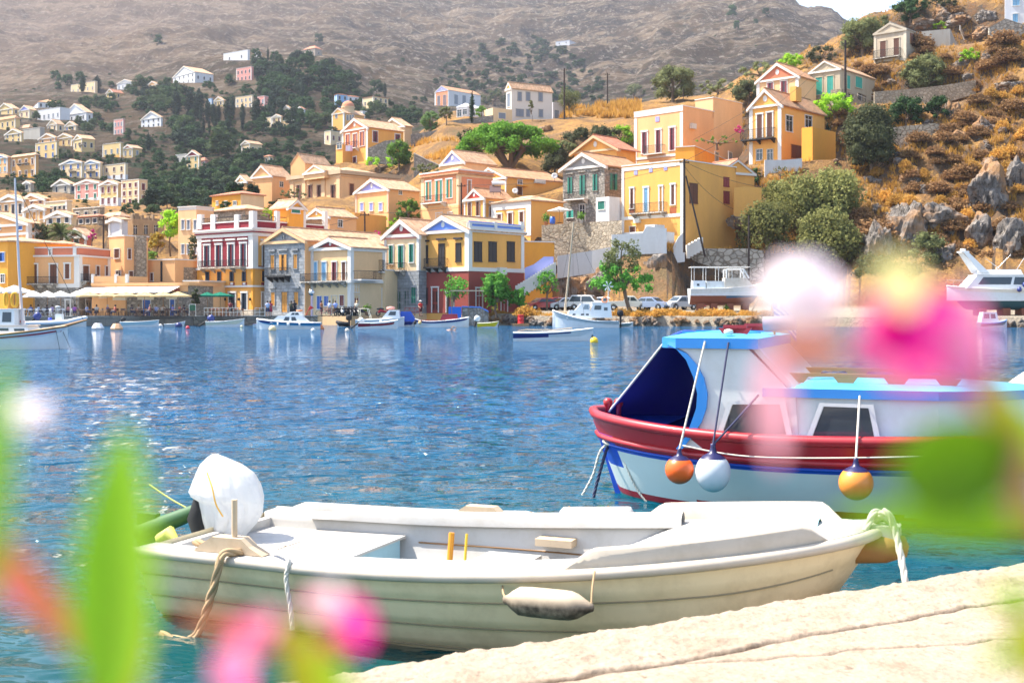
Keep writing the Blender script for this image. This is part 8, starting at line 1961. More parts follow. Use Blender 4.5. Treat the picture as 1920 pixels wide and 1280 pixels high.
# slanted windscreen wall of the wheelhouse, fore cabin
q.solid([[Vector((xb,y,zt)),Vector((xc,y,L_(1492,742).z))] for y in (-1.06,-.5,0,.5,1.06)],.05,sm=False);q.build('wheelhouse_front',CWH,root,uv=False)
x1,x2=L_(1440,742).x,L_(1760,742).x;zf=L_(1560,746).z;x3=x2+.9
fore=[(x1,YW_),(x2,YW_+.03),(x2+.5,YW_+.25),(x3,YW_+.75),(x3,-YW_-.75),(x2+.5,-YW_-.25),(x2,-YW_-.03),(x1,-YW_)]
q=MB();q.grid([[Vector((x,y*1.04,.70)),Vector((x,y,zf))] for x,y in fore],0,False,flip=True);q.build('fore_cabin',CWH,root,uv=False)
def roofslab(name,pts,z,t,mat,lip,crown=.05,ov=.06):
    q=MB();c=sum((Vector((x,y,0)) for x,y in pts),Vector())/len(pts);o=[Vector((c.x+(x-c.x)*(1+ov/2),y*(1+ov),0)) for x,y in pts];n=len(o)
    q.add([Vector((p.x,p.y,z)) for p in o]+[Vector((p.x,p.y,z+t)) for p in o],[(i,(i+1) % n,n+(i+1) % n,n+i)[::-1] for i in range(n)]);q.add([Vector((p.x,p.y,z)) for p in o],[tuple(range(n))]);a=q.build(name,lip,root,uv=False)
    q=MB();rr=[]
    for k in (1.0,.98,.6,.0):rr.append([Vector((c.x+(p.x-c.x)*k,p.y*k,z+t+.003+crown*(1-k*k))) for p in o])
    q.grid(rr,0,True,close=True,flip=True);q.build('roof_top',mat,a,uv=False);return a
roofslab('fore_roof',fore,zf,.085,LBL,BLU)
wr=[(xa-.05,-.95),(xa+.12,-1.08),(xb+.08,-1.08),(xb+.08,1.08),(xa+.12,1.08),(xa-.05,.95)]
roofslab('wheelhouse_roof',wr,zt-.03,.10,LBL,BLU,.06)
q=MB();
for y in (-.35,.35):q.box((xa,y-.012,zt+.11),(xb,y+.012,zt+.125))
q.build('roof_battens',BLU,root,uv=False)
def handrail(x0,x1,y,z,mat,nm='roof_handrail',k=4):
    q=MB();q.box((x0,y-.018,z+.065),(x1,y+.018,z+.10));
    for i in range(k):x=lerp(x0,x1-.14,i/(k-1));q.prism([Vector((x,y-.018,z)),Vector((x+.14,y-.018,z)),Vector((x+.19,y-.018,z+.068)),Vector((x-.05,y-.018,z+.068))],(0,.036,0))
    q.build(nm,mat,root,uv=False)
for y in (-.62,.62):handrail(xa+.5,xb-.1,y,zt+.10,RED,k=3);handrail(x1+.15,x2+.15,y,zf+.115,WOOD)
q=MB();q.tube([(xa+.8,.1,zt+.2),(xb+.3,.1,zt+.22)],.085,10);q.build('rolled_awning',paint((.30,.24,.30),.85,.2,key='roll_mauve'),root,uv=False)
for quad in (((1374,758),(1462,758),(1474,814),(1356,812)),((1545,762),(1628,765),(1640,825),(1523,820))):
    pts=[L_(a,b,YW_-.065) for a,b in quad];c=sum(pts,Vector())/4
    for s in (0,1):
        q=MB();r0=[c+(p-c)*1.22 for p in pts];r1=[c+(p-c)*1.02 for p in pts];sg=Vector((0,-.015,0))
        ring=[r0+[r0[0]],[p+sg for p in r0]+[r0[0]+sg],[p+sg for p in r1]+[r1[0]+sg],r1+[r1[0]]]
        if s:ring=[mirror(r) for r in ring]
        q.grid(ring,0,False,flip=not s);wf=q.build('window',CWH,root,uv=False);q=MB();pp=[p+Vector((0,-.002,0)) for p in pts];q.add(mirror(pp) if s else pp,[(3,2,1,0) if not s else (0,1,2,3)]);q.build('pane',glass_dark((.05,.06,.07),'cabin_glass'),wf,uv=False)
# awning cloth over the stern
ta,tb=Vector((xa-.02,-1.02,zt+.02)),Vector((xa-.02,1.02,zt+.02));tc=cb.loc(1118,800,0);td=cb.loc(1316,792,1.0)
g_=[]
for i in range(17):
    u=i/16;row=[]
    for j in range(15):
        v=j/14;top=ta.lerp(tb,v)+Vector((0,0,.06*math.sin(math.pi*v)));bot=tc.lerp(td,v)+Vector((0,0,.10*math.sin(math.pi*v)));p=top.lerp(bot,u);sag=math.sin(math.pi*u)*math.sin(math.pi*v);row.append(p+Vector((.05*sag,0,-.10*sag+.012*math.sin(v*22)*math.sin(math.pi*u))))
    g_.append(row)
q=MB();q.solid(g_,.006);q.build('stern_awning',cloth((0.05,0.05,0.22),'navy_canvas',.35),root,uv=False)
rope(root,[ta+Vector((0,0,.02)),ta.lerp(tc,.5)+Vector((0,-.01,0)),tc+Vector((0,0,.0))],.012,TRIM,'awning_hem',False);rope(root,[ta+Vector((0,0,.03)),(ta+tb)/2+Vector((-.02,0,.10)),tb+Vector((0,0,.03))],.016,RBL,'awning_edge',False)
for px in (1140,1160):
    p=cb.loc(px,812,-.20);p.z=rows[4][-1].z;q=MB();q.lathe([(0,0),(.03,0),(.028,.10),(.05,.13),(.055,.17),(.03,.20),(0,.205)],tuple(p),12);q.build('mooring_post',RED,root,uv=False)
rope(root,[cb.loc(1140,812,-.25),cb.loc(1150,822,-.35),cb.loc(1126,845,-.42),cb.loc(1112,890,-.42),cb.loc(1092,928,-.42)],.014,ROPEW,'stern_rope');rope(root,[cb.loc(1146,815,-.28),cb.loc(1135,850,-.4),cb.loc(1122,895,-.42),cb.loc(1113,932,-.42)],.017,ROPED,'stern_rope');rope(root,[cb.loc(1150,815,-.30),cb.loc(1165,850,-.5),cb.loc(1190,910,-.5),cb.loc(1213,942,-.5)],.011,ROPEW,'stern_rope');rope(root,[cb.loc(1128,822,-.3),cb.loc(1150,812,-.3),cb.loc(1168,824,-.4),cb.loc(1150,834,-.45),cb.loc(1132,826,-.4),cb.loc(1155,812,-.3)],.015,ROPEW,'rope_coil')
rope(root,[cb.loc(1280,835,-1.22),cb.loc(1400,855,-1.34),cb.loc(1600,858,-1.40),cb.loc(1900,850,-1.38)],.008,ROPEW,'rail_line',False)
# ball fenders hang from the roof: things of their own
def ball(px,py,rpx,c,cap,lab,tops,ymat,yl=-1.52,el=1.0):
    p=cb.loc(px,py,yl);wv=cb.w(p);Y=wv.y;rr=rpx/F*Y;e=empty('ball_fender',tuple(wv),lab,'fender',None,cb.ang);q=MB()
    prof=[(rr*math.sin(a*math.pi/20),-rr*math.cos(a*math.pi/20)*el) for a in range(18)];q.lathe(prof,(0,0,0),28);q.build('ball',paint(c,.35,.18,key='ball_%.2f_%.2f' % (c[0],c[1]),scale=8),e,uv=False)
    q=MB();q.lathe([(rr*math.sin(a*math.pi/20)*1.01,-rr*math.cos(a*math.pi/20)*el*1.01) for a in (15,16,17)]+[(rr*.22,rr*el*1.02),(rr*.14,rr*el*1.3),(rr*.16,rr*el*1.45),(0,rr*el*1.48)],(0,0,0),24);q.build('cap',cap,e,uv=False)
    for tp in tops:t=cb.loc(tp[0],tp[1],tp[2])-p;m_=Vector((0,0,rr*el*1.4));rope(e,[m_,m_.lerp(t,.5)+Vector((0,-.01,-.01)),t],.011,ymat,'lanyard',False)
CAPN=paint((.012,.012,.07),.35,.1,key='cap_navy')
ball(1274,880,27,(.80,.12,.012),CAPN,'bright orange ball fender under the stern arch of the cabin boat',[(1322,640,-1.16)],ROPEW);ball(1337,885,33,(.62,.64,.66),CAPN,'large white ball fender beside the bright orange one',[(1366,642,-1.16),(1422,740,-1.16)],ROPED,el=1.12);ball(1605,905,32,(.80,.27,.04),CAPN,'pale orange ball fender below the clear cabin window',[(1612,742,-1.16)],ROPEW)
q=MB();q.lathe([(0,.03),(.04,.02),(.05,0),(.04,-.03),(0,-.03)],tuple(L_(1366,640,-.9)+Vector((0,0,.1))),8);q.build('roof_knot',ROPEW,root,uv=False)
# striped flag on a short staff at the wheelhouse
fx=xb+.05;q=MB();q.tube([(fx,.3,zt),(fx-.05,.3,zt+.55)],.014,6);fs=q.build('flag_staff',WOOD,root,uv=False)
for i in range(9):
    o=[[Vector((fx-.03+.36*u-.1*u*u,.3+.03*math.sin(u*6),zt+.52-.028*(i+w)-.26*u)) for u in [k/8 for k in range(9)]] for w in (0,1)];q=MB();q.solid(o,.004);q.build('flag_stripe',cm((.03,.12,.5)) if i % 2 == 0 else cm((.75,.75,.78)),fs,uv=False)
q=MB();q.box((fx-.02,.27,zt+.38),(fx+.10,.33,zt+.522));q.build('flag_canton',cm((.03,.12,.5)),fs,uv=False);q=MB();q.box((fx+.03,.265,zt+.38),(fx+.055,.335,zt+.522));q.box((fx-.02,.266,zt+.44),(fx+.10,.334,zt+.465));q.build('flag_cross',cm((.75,.75,.78)),fs,uv=False)
# covered boat beyond, at the right edge
r,rows,L=boat('boat with whitish canvas cover beyond the cabin boat at the right edge',1868,2300,790,2.0,.6,.9,one,[WHG],Y=19,rub=paint((.05,.35,.4),.5,key='rub_teal'));q=MB()
q.grid([[Vector((lerp(-L/2,L/2,i/12),.98*math.cos(a)*math.sin(math.pi*min(1,(i+.6)/6)*.5),.60+.75*math.sin(a)*math.sin(math.pi*min(1,(i+.6)/5)*.5))) for a in [math.pi*k/10 for k in range(11)]] for i in range(13)],0,True,flip=True);q.build('canvas_cover',paint((.74,.73,.68),.8,.2,key='canvas_cream'),r,uv=False)
# ---------------------------------------------------------------- near quay with cracked concrete
E0=Vector((-.58,5.04,0));ED=Vector((3.61,2.06,0)).normalized();EN=Vector((ED.y,-ED.x,0));QZ=.60
def crackd(p):      # distance to the cracks
    s=(p-E0).dot(ED);t=(p-E0).dot(EN);d=abs(t-(.56+.05*noise.noise(Vector((s*1.3,2,0)))+.02*noise.noise(Vector((s*7,2,0)))+.04*s*.3))*(1.0)
    w=1.25-.55*sstep(.3,2.2,s)
    c1=1-sstep(.006*w+.004,.022*w+.01,d)
    t2=.62+.30*(s-1.1)+.05*noise.noise(Vector((s*1.7,9,0)))+.03*noise.noise(Vector((s*6,9,0)));c2=(1-sstep(.003,.013,abs(t-t2)))*sstep(1.0,1.15,s)
    return max(c1*(.75+.5*noise.noise(Vector((s*3,0,5)))),c2*.9),s,t
ss=[-6+i*.028 for i in range(500)];ts=[-.12,-.09,-.05,-.02,0,.01]+[.01+.0125*i for i in range(1,90)]+[1.15+.08*i for i in range(60)]
rows=[];cols=[]
for s in ss:
    row=[]
    for t in ts:
        e=.035*noise.noise(Vector((s*2.2,3,0)))+.022*noise.noise(Vector((s*9,4,0)))+.01*noise.noise(Vector((s*25,4,0)));k=clamp(1-t/.4) if t > 0 else 1
        p=E0+ED*s+EN*(t+e*k)
        if t < 0:z=QZ-.012-abs(t)*(1.2 if t > -.06 else 2.5)+.006*noise.noise(p*18)
        else:
            rough=1-.8*sstep(.5,.6,t);z=QZ-.02*(1-sstep(0,.06,t))+rough*(.014*noise.noise(p*6)+.012*noise.noise(p*22)+.008*noise.noise(p*50))+.006*noise.noise(p*1.2);c,_,_=crackd(p);z -= .022*c
        row.append(Vector((p.x,p.y,z)))
    base=E0+ED*s+EN*(-.13);rows.append([Vector((base.x,base.y,-1)),Vector((base.x,base.y,.2))]+row)
mb=MB();mb.grid(rows,0,True)
m=mk('sunlit_concrete');nt,b,o=nodes_of(m);p=geopos(nt);n1=texnoise(nt,p,2.2,7,.7);n2=texnoise(nt,p,28,6,.75);vo=nt.nodes.new('ShaderNodeTexVoronoi');vo.inputs['Scale'].default_value=34;nt.links.new(p,vo.inputs['Vector'])
c=ramp(nt,n1,[(.3,(.25,.19,.135)),(.5,(.36,.29,.22)),(.7,(.28,.21,.15))]);c=mix(nt,ramp(nt,n2,[(.35,.45),(.5,0.0)]),c,(.17,.11,.07));c=mix(nt,ramp(nt,texnoise(nt,p,9,4,.6),[(.66,0.0),(.74,.8)]),c,(.12,.09,.06))
at=nt.nodes.new('ShaderNodeAttribute');at.attribute_name='crack';c=mix(nt,at.outputs['Fac'],c,(.07,.045,.03));nt.links.new(c,b.inputs['Base Color']);setb(b,rough=.92,spec=.15)
ad=nt.nodes.new('ShaderNodeMath');ad.operation='ADD';nt.links.new(n2,ad.inputs[0]);nt.links.new(vo.outputs['Distance'],ad.inputs[1]);bump(nt,b,ad.outputs[0],.6,.009)
qo=mb.build('quay',m,uv=False);qo['kind']='structure';at_=qo.data.attributes.new('crack','FLOAT','POINT')
for i,v in enumerate(qo.data.vertices):at_.data[i].value=clamp(crackd(v.co)[0]*1.3) if v.co.z > .4 else 0
# ---------------------------------------------------------------- flowering branches right in front of the lens
def pet(c,key,tr=.6):
    m=mk(key);nt,b,o=nodes_of(m);n=texnoise(nt,coord(nt),60,3,.5);cc=mix(nt,n,c,(min(1,c[0]*1.1),c[1]*(.98 if c[1] > .6 else .8),c[2]));nt.links.new(cc,b.inputs['Base Color']);setb(b,rough=.55,spec=.3)
    t=nt.nodes.new('ShaderNodeBsdfTranslucent');nt.links.new(cc,t.inputs[0]);ms=nt.nodes.new('ShaderNodeMixShader');ms.inputs[0].default_value=tr;nt.links.new(b.outputs[0],ms.inputs[1]);nt.links.new(t.outputs[0],ms.inputs[2]);nt.links.new(ms.outputs[0],o.inputs[0]);return m
PM=pet((.80,.01,.42),'petal_magenta');PP=pet((.85,.38,.58),'petal_pink');PK=pet((.90,.62,.68),'petal_pale');PW=pet((.94,.92,.93),'petal_white');PY=pet((.80,.80,.42),'petal_yellowish');LG=pet((.45,.72,.06),'leaf_fresh',.65);LD=pet((.27,.50,.03),'leaf_deep',.65);LY=pet((.50,.58,.02),'leaf_lime',.5);SB=pet((.75,.42,.22),'bract_peach',.5)
def blade(root,name,mat,a,b,wpx,Y,cup=.25,Yb=None,n=12):
    Y *= .68;Yb=Yb*.68 if Yb else None
    """leaf or petal from photo point a to b, wpx wide at its middle, at distance Y"""
    A,B_=P(a[0],a[1],Y),P(b[0],b[1],Yb or Y*1.04);d=B_-A;w=Vector((-d.z,0,d.x)).normalized()*wpx/F*Y/2;nr=d.cross(w).normalized()*w.length*cup;rows=[]
    for i in range(n+1):
        t=i/n;k=math.sin(math.pi*t**.75)**.7 if 0 < t < 1 else .02;rows.append([A+d*t+w*u*k+nr*(u*u-.5)*k+nr*.6*math.sin(math.pi*t) for u in (-1,-.6,-.2,.2,.6,1)])
    m=MB();m.solid(rows,.0003);return m.build(name,mat,root,world=True,uv=False)
def flower(root,px,py,rpx,Y,mats,n=5,ph=0.0,tilt=.8):
    for i in range(n):
        a=ph+2*math.pi*i/n;blade(root,'petal',mats[i % len(mats)],(px,py),(px+math.cos(a)*rpx,py+math.sin(a)*rpx*tilt),rpx*.95,Y,.35,Y*(1+.05*math.cos(a)))
def stem(root,pts,r=.0022,mat=None):
    m=MB();m.tube([P(p[0],p[1],p[2]*.68) for p in pts],r*.68,6);m.build('stem',mat or LG,root,world=True,uv=False)
fl=empty('flowering_plant',tuple(P(300,1280,.36)),'blurred green leaves and pink blossoms close to the lens at the lower left','plant')
stem(fl,[(200,1500,.34),(215,1300,.33),(232,900,.33)]);stem(fl,[(620,1500,.36),(590,1300,.36),(560,1170,.36)])
blade(fl,'leaf',LG,(205,1330),(235,790),160,.31,.3,.33);blade(fl,'leaf',LY,(160,1400),(285,1120),110,.34);blade(fl,'leaf',LG,(-40,1150),(15,640),80,.30);blade(fl,'bract',SB,(-30,985),(185,1260),70,.33);blade(fl,'bract',PP,(-20,1060),(120,1180),50,.34)
blade(fl,'leaf',LY,(600,1400),(540,1165),80,.33);blade(fl,'leaf',LG,(680,1420),(590,1200),80,.34)
flower(fl,60,775,42,.36,[PW],6);flower(fl,490,1185,52,.34,[PP,PK],4,.4);flower(fl,615,1130,46,.35,[PK,PW],4,.2);blade(fl,'petal',PM,(680,1215),(655,1120),62,.33);blade(fl,'bract',SB,(600,1215),(330,1150),48,.34);blade(fl,'bract',SB,(640,1180),(590,1260),60,.35);blade(fl,'petal',PP,(430,1290),(450,1200),80,.34);blade(fl,'petal',PM,(470,1320),(420,1235),44,.35)
fr_=empty('flowering_plant',tuple(P(1950,1100,.36)),'blurred magenta and white blossoms with dark green leaves close to the lens at right','plant')
stem(fr_,[(2100,1300,.33),(1960,1000,.32),(1840,760,.31),(1760,640,.31)],.002,SB);stem(fr_,[(1960,1000,.32),(1760,880,.33)],.0018)
flower(fr_,1500,548,88,.42,[PW],6);flower(fr_,1502,546,72,.44,[PW],6,.5);flower(fr_,1498,550,60,.40,[PW],5,.2);blade(fr_,'bract',PY,(1700,585),(1665,475),90,.30);flower(fr_,1690,625,112,.42,[PP,PP,PP],4,2.6);blade(fr_,'petal',PM,(1790,700),(1680,550),170,.36);blade(fr_,'petal',PM,(1640,640),(1800,565),130,.365);blade(fr_,'petal',PM,(1740,700),(1735,560),120,.355);blade(fr_,'petal',PP,(1800,740),(1810,540),95,.30);blade(fr_,'petal',PK,(1820,720),(1825,560),60,.31)
blade(fr_,'bract',SB,(1440,655),(1600,655),60,.31);blade(fr_,'petal',PP,(1640,690),(1760,720),50,.31);blade(fr_,'petal',PK,(1450,660),(1455,880),62,.31);blade(fr_,'bract',SB,(1845,760),(1850,600),30,.31)
blade(fr_,'leaf',LD,(1670,890),(1930,850),190,.30);blade(fr_,'leaf',LD,(1740,960),(1890,800),120,.31);blade(fr_,'leaf',LG,(1960,1000),(1560,965),70,.31);blade(fr_,'leaf',LY,(1925,1010),(1880,700),70,.31);blade(fr_,'leaf',LG,(1980,880),(1830,720),80,.32);blade(fr_,'bract',SB,(1905,990),(1925,800),40,.30)
blade(fr_,'leaf',LG,(1990,1200),(1830,1245),50,.33);blade(fr_,'leaf',LY,(1960,1300),(1890,1090),70,.32);blade(fr_,'leaf',LG,(1950,1110),(1820,1125),24,.33);stem(fr_,[(1960,1330,.33),(1925,1200,.33),(1900,1090,.33)])
# ---------------------------------------------------------------- ground sheets
def hill_mat():
    m=mk('dry_hillside');nt,b,o=nodes_of(m)
    p=geopos(nt)
    n1=texnoise(nt,p,0.10,6,0.65);n2=texnoise(nt,p,0.55,8,0.75);n3=texnoise(nt,p,3.0,6,0.7)
    col=ramp(nt,n1,[(0.30,(0.34,0.155,0.045)),(0.45,(0.46,0.25,0.07)),(0.58,(0.27,0.16,0.08)),(0.70,(0.13,0.12,0.06))])
    col=mix(nt,ramp(nt,n2,[(0.45,0.0),(0.6,0.8)]),col,(0.20,0.11,0.055))
    g=nt.nodes.new('ShaderNodeNewGeometry');sp=nt.nodes.new('ShaderNodeSeparateXYZ');nt.links.new(g.outputs['True Normal'],sp.inputs[0])
    rocky=ramp(nt,sp.outputs['Z'],[(0.58,1.0),(0.80,0.0)])
    rc=ramp(nt,n2,[(0.32,(0.03,0.024,0.02)),(0.45,(0.10,0.08,0.065)),(0.57,(0.18,0.085,0.035)),(0.70,(0.16,0.14,0.12))])
    col=mix(nt,rocky,col,rc)
    col=mix(nt,ramp(nt,n3,[(0.4,0.6),(0.6,0.0)]),col,(0.13,0.085,0.045))
    # bare trodden earth and concrete low down by the quay
    pz=nt.nodes.new('ShaderNodeSeparateXYZ');nt.links.new(p,pz.inputs[0])
    lo=ramp(nt,pz.outputs['Z'],[(0.0,1.0),(1.0,1.0)])
    mr=nt.nodes.new('ShaderNodeMapRange');nt.links.new(pz.outputs['Z'],mr.inputs[0]);mr.inputs[1].default_value=1.85;mr.inputs[2].default_value=2.3;mr.inputs[3].default_value=1.0;mr.inputs[4].default_value=0.0
    col=mix(nt,mr.outputs[0],col,mix(nt,n2,(0.30,0.25,0.19),(0.42,0.36,0.28)))
    nt.links.new(col,b.inputs['Base Color']);setb(b,rough=0.95,spec=0.1)
    ad=nt.nodes.new('ShaderNodeMath');ad.operation='ADD';nt.links.new(n2,ad.inputs[0]);nt.links.new(n3,ad.inputs[1])
    bump(nt,b,ad.outputs[0],0.9,0.5)
    return m
def mountain_mat():
    m=mk('scrubby_mountain');nt,b,o=nodes_of(m)
    p=geopos(nt)
    sx=geopos(nt,(0.30,0.30,1.6))
    n1=texnoise(nt,p,0.0045,6,0.6);n2=texnoise(nt,p,0.035,9,0.78);n3=texnoise(nt,sx,0.035,8,0.75,0.6)
    n4=texnoise(nt,geopos(nt,(1.0,0.35,1.0)),0.16,6,0.8)
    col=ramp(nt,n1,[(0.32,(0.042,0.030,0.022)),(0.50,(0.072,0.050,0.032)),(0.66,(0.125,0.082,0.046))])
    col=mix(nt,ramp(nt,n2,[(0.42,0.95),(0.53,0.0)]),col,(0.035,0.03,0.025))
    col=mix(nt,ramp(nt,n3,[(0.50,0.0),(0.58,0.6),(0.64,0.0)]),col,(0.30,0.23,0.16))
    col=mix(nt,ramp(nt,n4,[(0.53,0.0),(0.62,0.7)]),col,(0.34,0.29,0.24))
    px_=nt.nodes.new('ShaderNodeSeparateXYZ');nt.links.new(p,px_.inputs[0]);mx=nt.nodes.new('ShaderNodeMapRange');nt.links.new(px_.outputs['X'],mx.inputs[0]);mx.inputs[1].default_value=-480;mx.inputs[2].default_value=-120;mx.inputs[3].default_value=0.42;mx.inputs[4].default_value=0.0;col=mix(nt,mx.outputs[0],col,mix(nt,n2,(0.16,0.10,0.07),(0.36,0.26,0.19)))  # paler towards the left: sunlit against shaded slope painted into the colour
    # scrub cover, thicker low down in the gullies
    vo=nt.nodes.new('ShaderNodeTexVoronoi');vo.inputs['Scale'].default_value=0.11;nt.links.new(p,vo.inputs['Vector'])
    dots=ramp(nt,vo.outputs['Distance'],[(0.30,1.0),(0.42,0.0)])
    pz=nt.nodes.new('ShaderNodeSeparateXYZ');nt.links.new(p,pz.inputs[0])
    mr=nt.nodes.new('ShaderNodeMapRange');nt.links.new(pz.outputs['Z'],mr.inputs[0]);mr.inputs[1].default_value=60;mr.inputs[2].default_value=210;mr.inputs[3].default_value=1.0;mr.inputs[4].default_value=0.25
    nm=texnoise(nt,p,0.012,4,0.6)
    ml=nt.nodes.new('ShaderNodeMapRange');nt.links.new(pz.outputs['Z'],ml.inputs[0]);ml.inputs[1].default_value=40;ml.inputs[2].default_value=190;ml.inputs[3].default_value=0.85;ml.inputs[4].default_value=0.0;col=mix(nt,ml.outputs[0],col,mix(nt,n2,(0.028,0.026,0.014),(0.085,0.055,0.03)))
    mu=nt.nodes.new('ShaderNodeMath');mu.operation='MULTIPLY';nt.links.new(dots,mu.inputs[0]);nt.links.new(mr.outputs[0],mu.inputs[1])
    mu2=nt.nodes.new('ShaderNodeMath');mu2.operation='MULTIPLY';nt.links.new(mu.outputs[0],mu2.inputs[0]);nt.links.new(ramp(nt,nm,[(0.4,0.2),(0.55,1.0)]),mu2.inputs[1])
    col=mix(nt,mu2.outputs[0],col,(0.035,0.05,0.025))
    nt.links.new(col,b.inputs['Base Color']);setb(b,rough=0.95,spec=0.05)
    ad=nt.nodes.new('ShaderNodeMath');ad.operation='ADD';nt.links.new(n2,ad.inputs[0]);nt.links.new(n3,ad.inputs[1])
    ad2=nt.nodes.new('ShaderNodeMath');ad2.operation='ADD';nt.links.new(ad.outputs[0],ad2.inputs[0]);nt.links.new(n4,ad2.inputs[1])
    bump(nt,b,ad2.outputs[0],1.0,7.0)
    return m
def ground_sheet(name,m,Ys,px0,px1,dpx):
    pxs=[px0+dpx*i for i in range(int((px1-px0)/dpx)+1)]
    rows=[]
    for j,Y in enumerate(Ys):
        row=[]
        for px in pxs:
            if isinstance(Y,float) and Y < 0:     # rows under the shore edge
                yy=shoreY(px) + (-0.3 if Y == -2.0 else 0.0);z=-3.0 if Y == -2.0 else baseZ(px,yy+0.6)
                row.append(PXY(px,yy,z))
            else:
                yy=shoreY(px) + Y if Y < 15 else Y
                row.append(Vector(((px-960)/F*yy,yy,terrZ((px-960)/F*yy,yy))))
        rows.append(row)
    mb=MB();mb.grid(rows,0,True)
    o=mb.build(name,m);o['kind']='structure';return o
Ys=[-2.0,-1.0,1.0,2.5,4.0,5.5,7.0,10.0]
y=150.0
while y < 330:Ys.append(y);y+=1.6
near_last=y;Ys.append(near_last)
ground_sheet('hillside',hill_mat(),Ys,-700,2700,10)
Yf=[near_last];y=near_last
while y < 3200:y *= 1.0125;Yf.append(y)
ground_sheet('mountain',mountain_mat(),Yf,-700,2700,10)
# ---------------------------------------------------------------- water
def water_mat():
    m=mk('harbour_water');nt,b,o=nodes_of(m)
    p=geopos(nt)
    sp=nt.nodes.new('ShaderNodeSeparateXYZ');nt.links.new(p,sp.inputs[0])
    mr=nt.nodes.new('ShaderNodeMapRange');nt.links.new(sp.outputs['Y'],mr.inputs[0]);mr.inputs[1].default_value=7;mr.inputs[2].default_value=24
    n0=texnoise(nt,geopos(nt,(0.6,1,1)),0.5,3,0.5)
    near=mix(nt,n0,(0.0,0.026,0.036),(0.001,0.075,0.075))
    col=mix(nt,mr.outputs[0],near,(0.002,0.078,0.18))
    nt.links.new(col,b.inputs['Base Color']);setb(b,rough=0.04,spec=0.5,ior=1.33)
    h1=texnoise(nt,geopos(nt,(0.8,1.25,1)),2.2,3,0.50,0.4)
    h2=texnoise(nt,geopos(nt,(0.75,1.1,1)),0.62,4,0.55,0.3)
    w2=nt.nodes.new('ShaderNodeMath');w2.operation='MULTIPLY';w2.inputs[1].default_value=2.2;nt.links.new(h2,w2.inputs[0])
    ad=nt.nodes.new('ShaderNodeMath');ad.operation='ADD';nt.links.new(h1,ad.inputs[0]);nt.links.new(w2.outputs[0],ad.inputs[1])
    bn=bump(nt,b,ad.outputs[0],1.0,0.14)
    mr2=nt.nodes.new('ShaderNodeMapRange');nt.links.new(sp.outputs['Y'],mr2.inputs[0]);mr2.inputs[1].default_value=9;mr2.inputs[2].default_value=35;mr2.inputs[3].default_value=0.08;mr2.inputs[4].default_value=0.85
    nt.links.new(mr2.outputs[0],bn.inputs['Distance'])
    return m
def water_h(x,y):
    f=1.0 - sstep(30,60,y)
    if f <= 0:return 0.0
    return f*(noise.noise(Vector((x*1.1,y*1.6,0.3)))*0.024 + noise.noise(Vector((x*2.7+9,y*3.6,4)))*0.016 + noise.noise(Vector((x*5.5,y*7,1)))*0.005 + noise.noise(Vector((x*0.35,y*0.55,7)))*0.02)
rows=[];y=3.2;step=0.07
while y < 60:
    w=y*0.55+0.6;n=260
    rows.append([Vector((-w+2*w*i/n,y,water_h(-w+2*w*i/n,y))) for i in range(n+1)])
    y+=step;step *= 1.012
w=60*0.55
rows.append([Vector((-33.6+67.2*i/260,60.0,0.0)) for i in range(261)])
mb=MB();mb.grid(rows,0,True)
# the rest of the harbour, flat, joined round the rippled patch
yl=60.0
A,B=rows[0][0],rows[0][-1]
mb.quad((-500,60.0,0),(-33.6,60.0,0),(33.6,60.0,0),(500,60.0,0),(500,160,0),(-500,160,0))
mb.quad((-500,60.0,0),(-500,-40,0),(A.x,-40,0),(A.x,A.y,0),(-33.6,60.0,0))
mb.quad((500,60.0,0),(33.6,60.0,0),(B.x,B.y,0),(B.x,-40,0),(500,-40,0))
mb.quad((A.x,A.y,0),(A.x,-40,0),(B.x,-40,0),(B.x,B.y,0))
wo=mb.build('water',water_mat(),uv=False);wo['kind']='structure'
sb=MB();sb.quad((-600,-50,-4),(600,-50,-4),(600,170,-4),(-600,170,-4))
so=sb.build('seabed',plain('seabed_sand',(0.1,0.12,0.1)));so['kind']='structure'
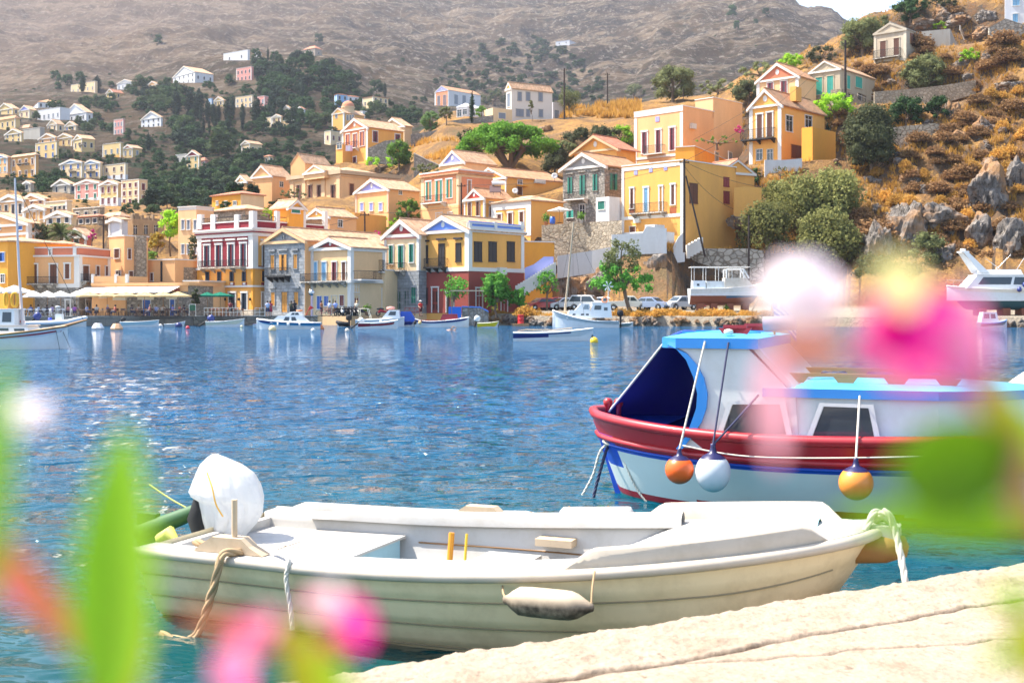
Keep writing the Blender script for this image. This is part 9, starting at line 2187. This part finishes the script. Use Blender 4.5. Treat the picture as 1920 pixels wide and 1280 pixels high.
# ---------------------------------------------------------------- light, air, camera
SUN_AZ=R(-78)      # bearing from straight ahead (+Y), negative is to the left
SUN_EL=R(56)
sd=Vector((math.sin(SUN_AZ)*math.cos(SUN_EL),math.cos(SUN_AZ)*math.cos(SUN_EL),math.sin(SUN_EL)))
w=bpy.data.worlds.new('World');scn.world=w;w.use_nodes=True
nt=w.node_tree;nt.nodes.clear()
ow=nt.nodes.new('ShaderNodeOutputWorld');bg=nt.nodes.new('ShaderNodeBackground');sky=nt.nodes.new('ShaderNodeTexSky')
sky.sky_type='NISHITA';sky.sun_disc=False;sky.sun_elevation=SUN_EL;sky.sun_rotation=SUN_AZ
sky.air_density=1.0;sky.dust_density=1.2;sky.ozone_density=1.2
bg.inputs[1].default_value=0.15
hsv=nt.nodes.new('ShaderNodeHueSaturation');hsv.inputs['Saturation'].default_value=0.85;nt.links.new(sky.outputs[0],hsv.inputs['Color']);nt.links.new(hsv.outputs[0],bg.inputs[0]);nt.links.new(bg.outputs[0],ow.inputs[0])
sl=bpy.data.lights.new('sun','SUN');sl.energy=5.0;sl.angle=R(0.5);sl.color=(1.0,0.93,0.82)
so=bpy.data.objects.new('sun',sl);COL.objects.link(so);so.rotation_euler=sd.to_track_quat('Z','Y').to_euler();so.location=(0,0,400)
if HAZE:
    hb=MB();hb.box((-3200,-60,-6),(3200,3500,1150))
    m=mk('haze_air');m.use_nodes=True;nt=m.node_tree;nt.nodes.clear()
    om=nt.nodes.new('ShaderNodeOutputMaterial');pv=nt.nodes.new('ShaderNodeVolumePrincipled')
    pv.inputs['Color'].default_value=(0.78,0.82,0.95,1);pv.inputs['Density'].default_value=0.00010;pv.inputs['Anisotropy'].default_value=0.2
    nt.links.new(pv.outputs[0],om.inputs['Volume'])
    ho=hb.build('haze',m,uv=False);ho['kind']='stuff'
cam=bpy.data.cameras.new('camera');co=bpy.data.objects.new('camera',cam);COL.objects.link(co)
co.location=(0,0,H);co.rotation_euler=(R(90),0,0)
cam.sensor_width=36;cam.lens=36*F/1920;cam.shift_y=-(640-HY)/1920;cam.clip_end=9000;cam.clip_start=0.05
cam.dof.use_dof=True;cam.dof.focus_distance=17.0;cam.dof.aperture_fstop=36*F/1920/1000/0.0085
scn.camera=co
scn.view_settings.view_transform='Standard';scn.view_settings.look='None'
scn.view_settings.exposure=1.42;scn.view_settings.gamma=1
scn.cycles.use_denoising=True
scn.cycles.max_bounces=6;scn.cycles.transparent_max_bounces=8;scn.cycles.volume_bounces=0
scn.cycles.caustics_reflective=False;scn.cycles.caustics_refractive=False
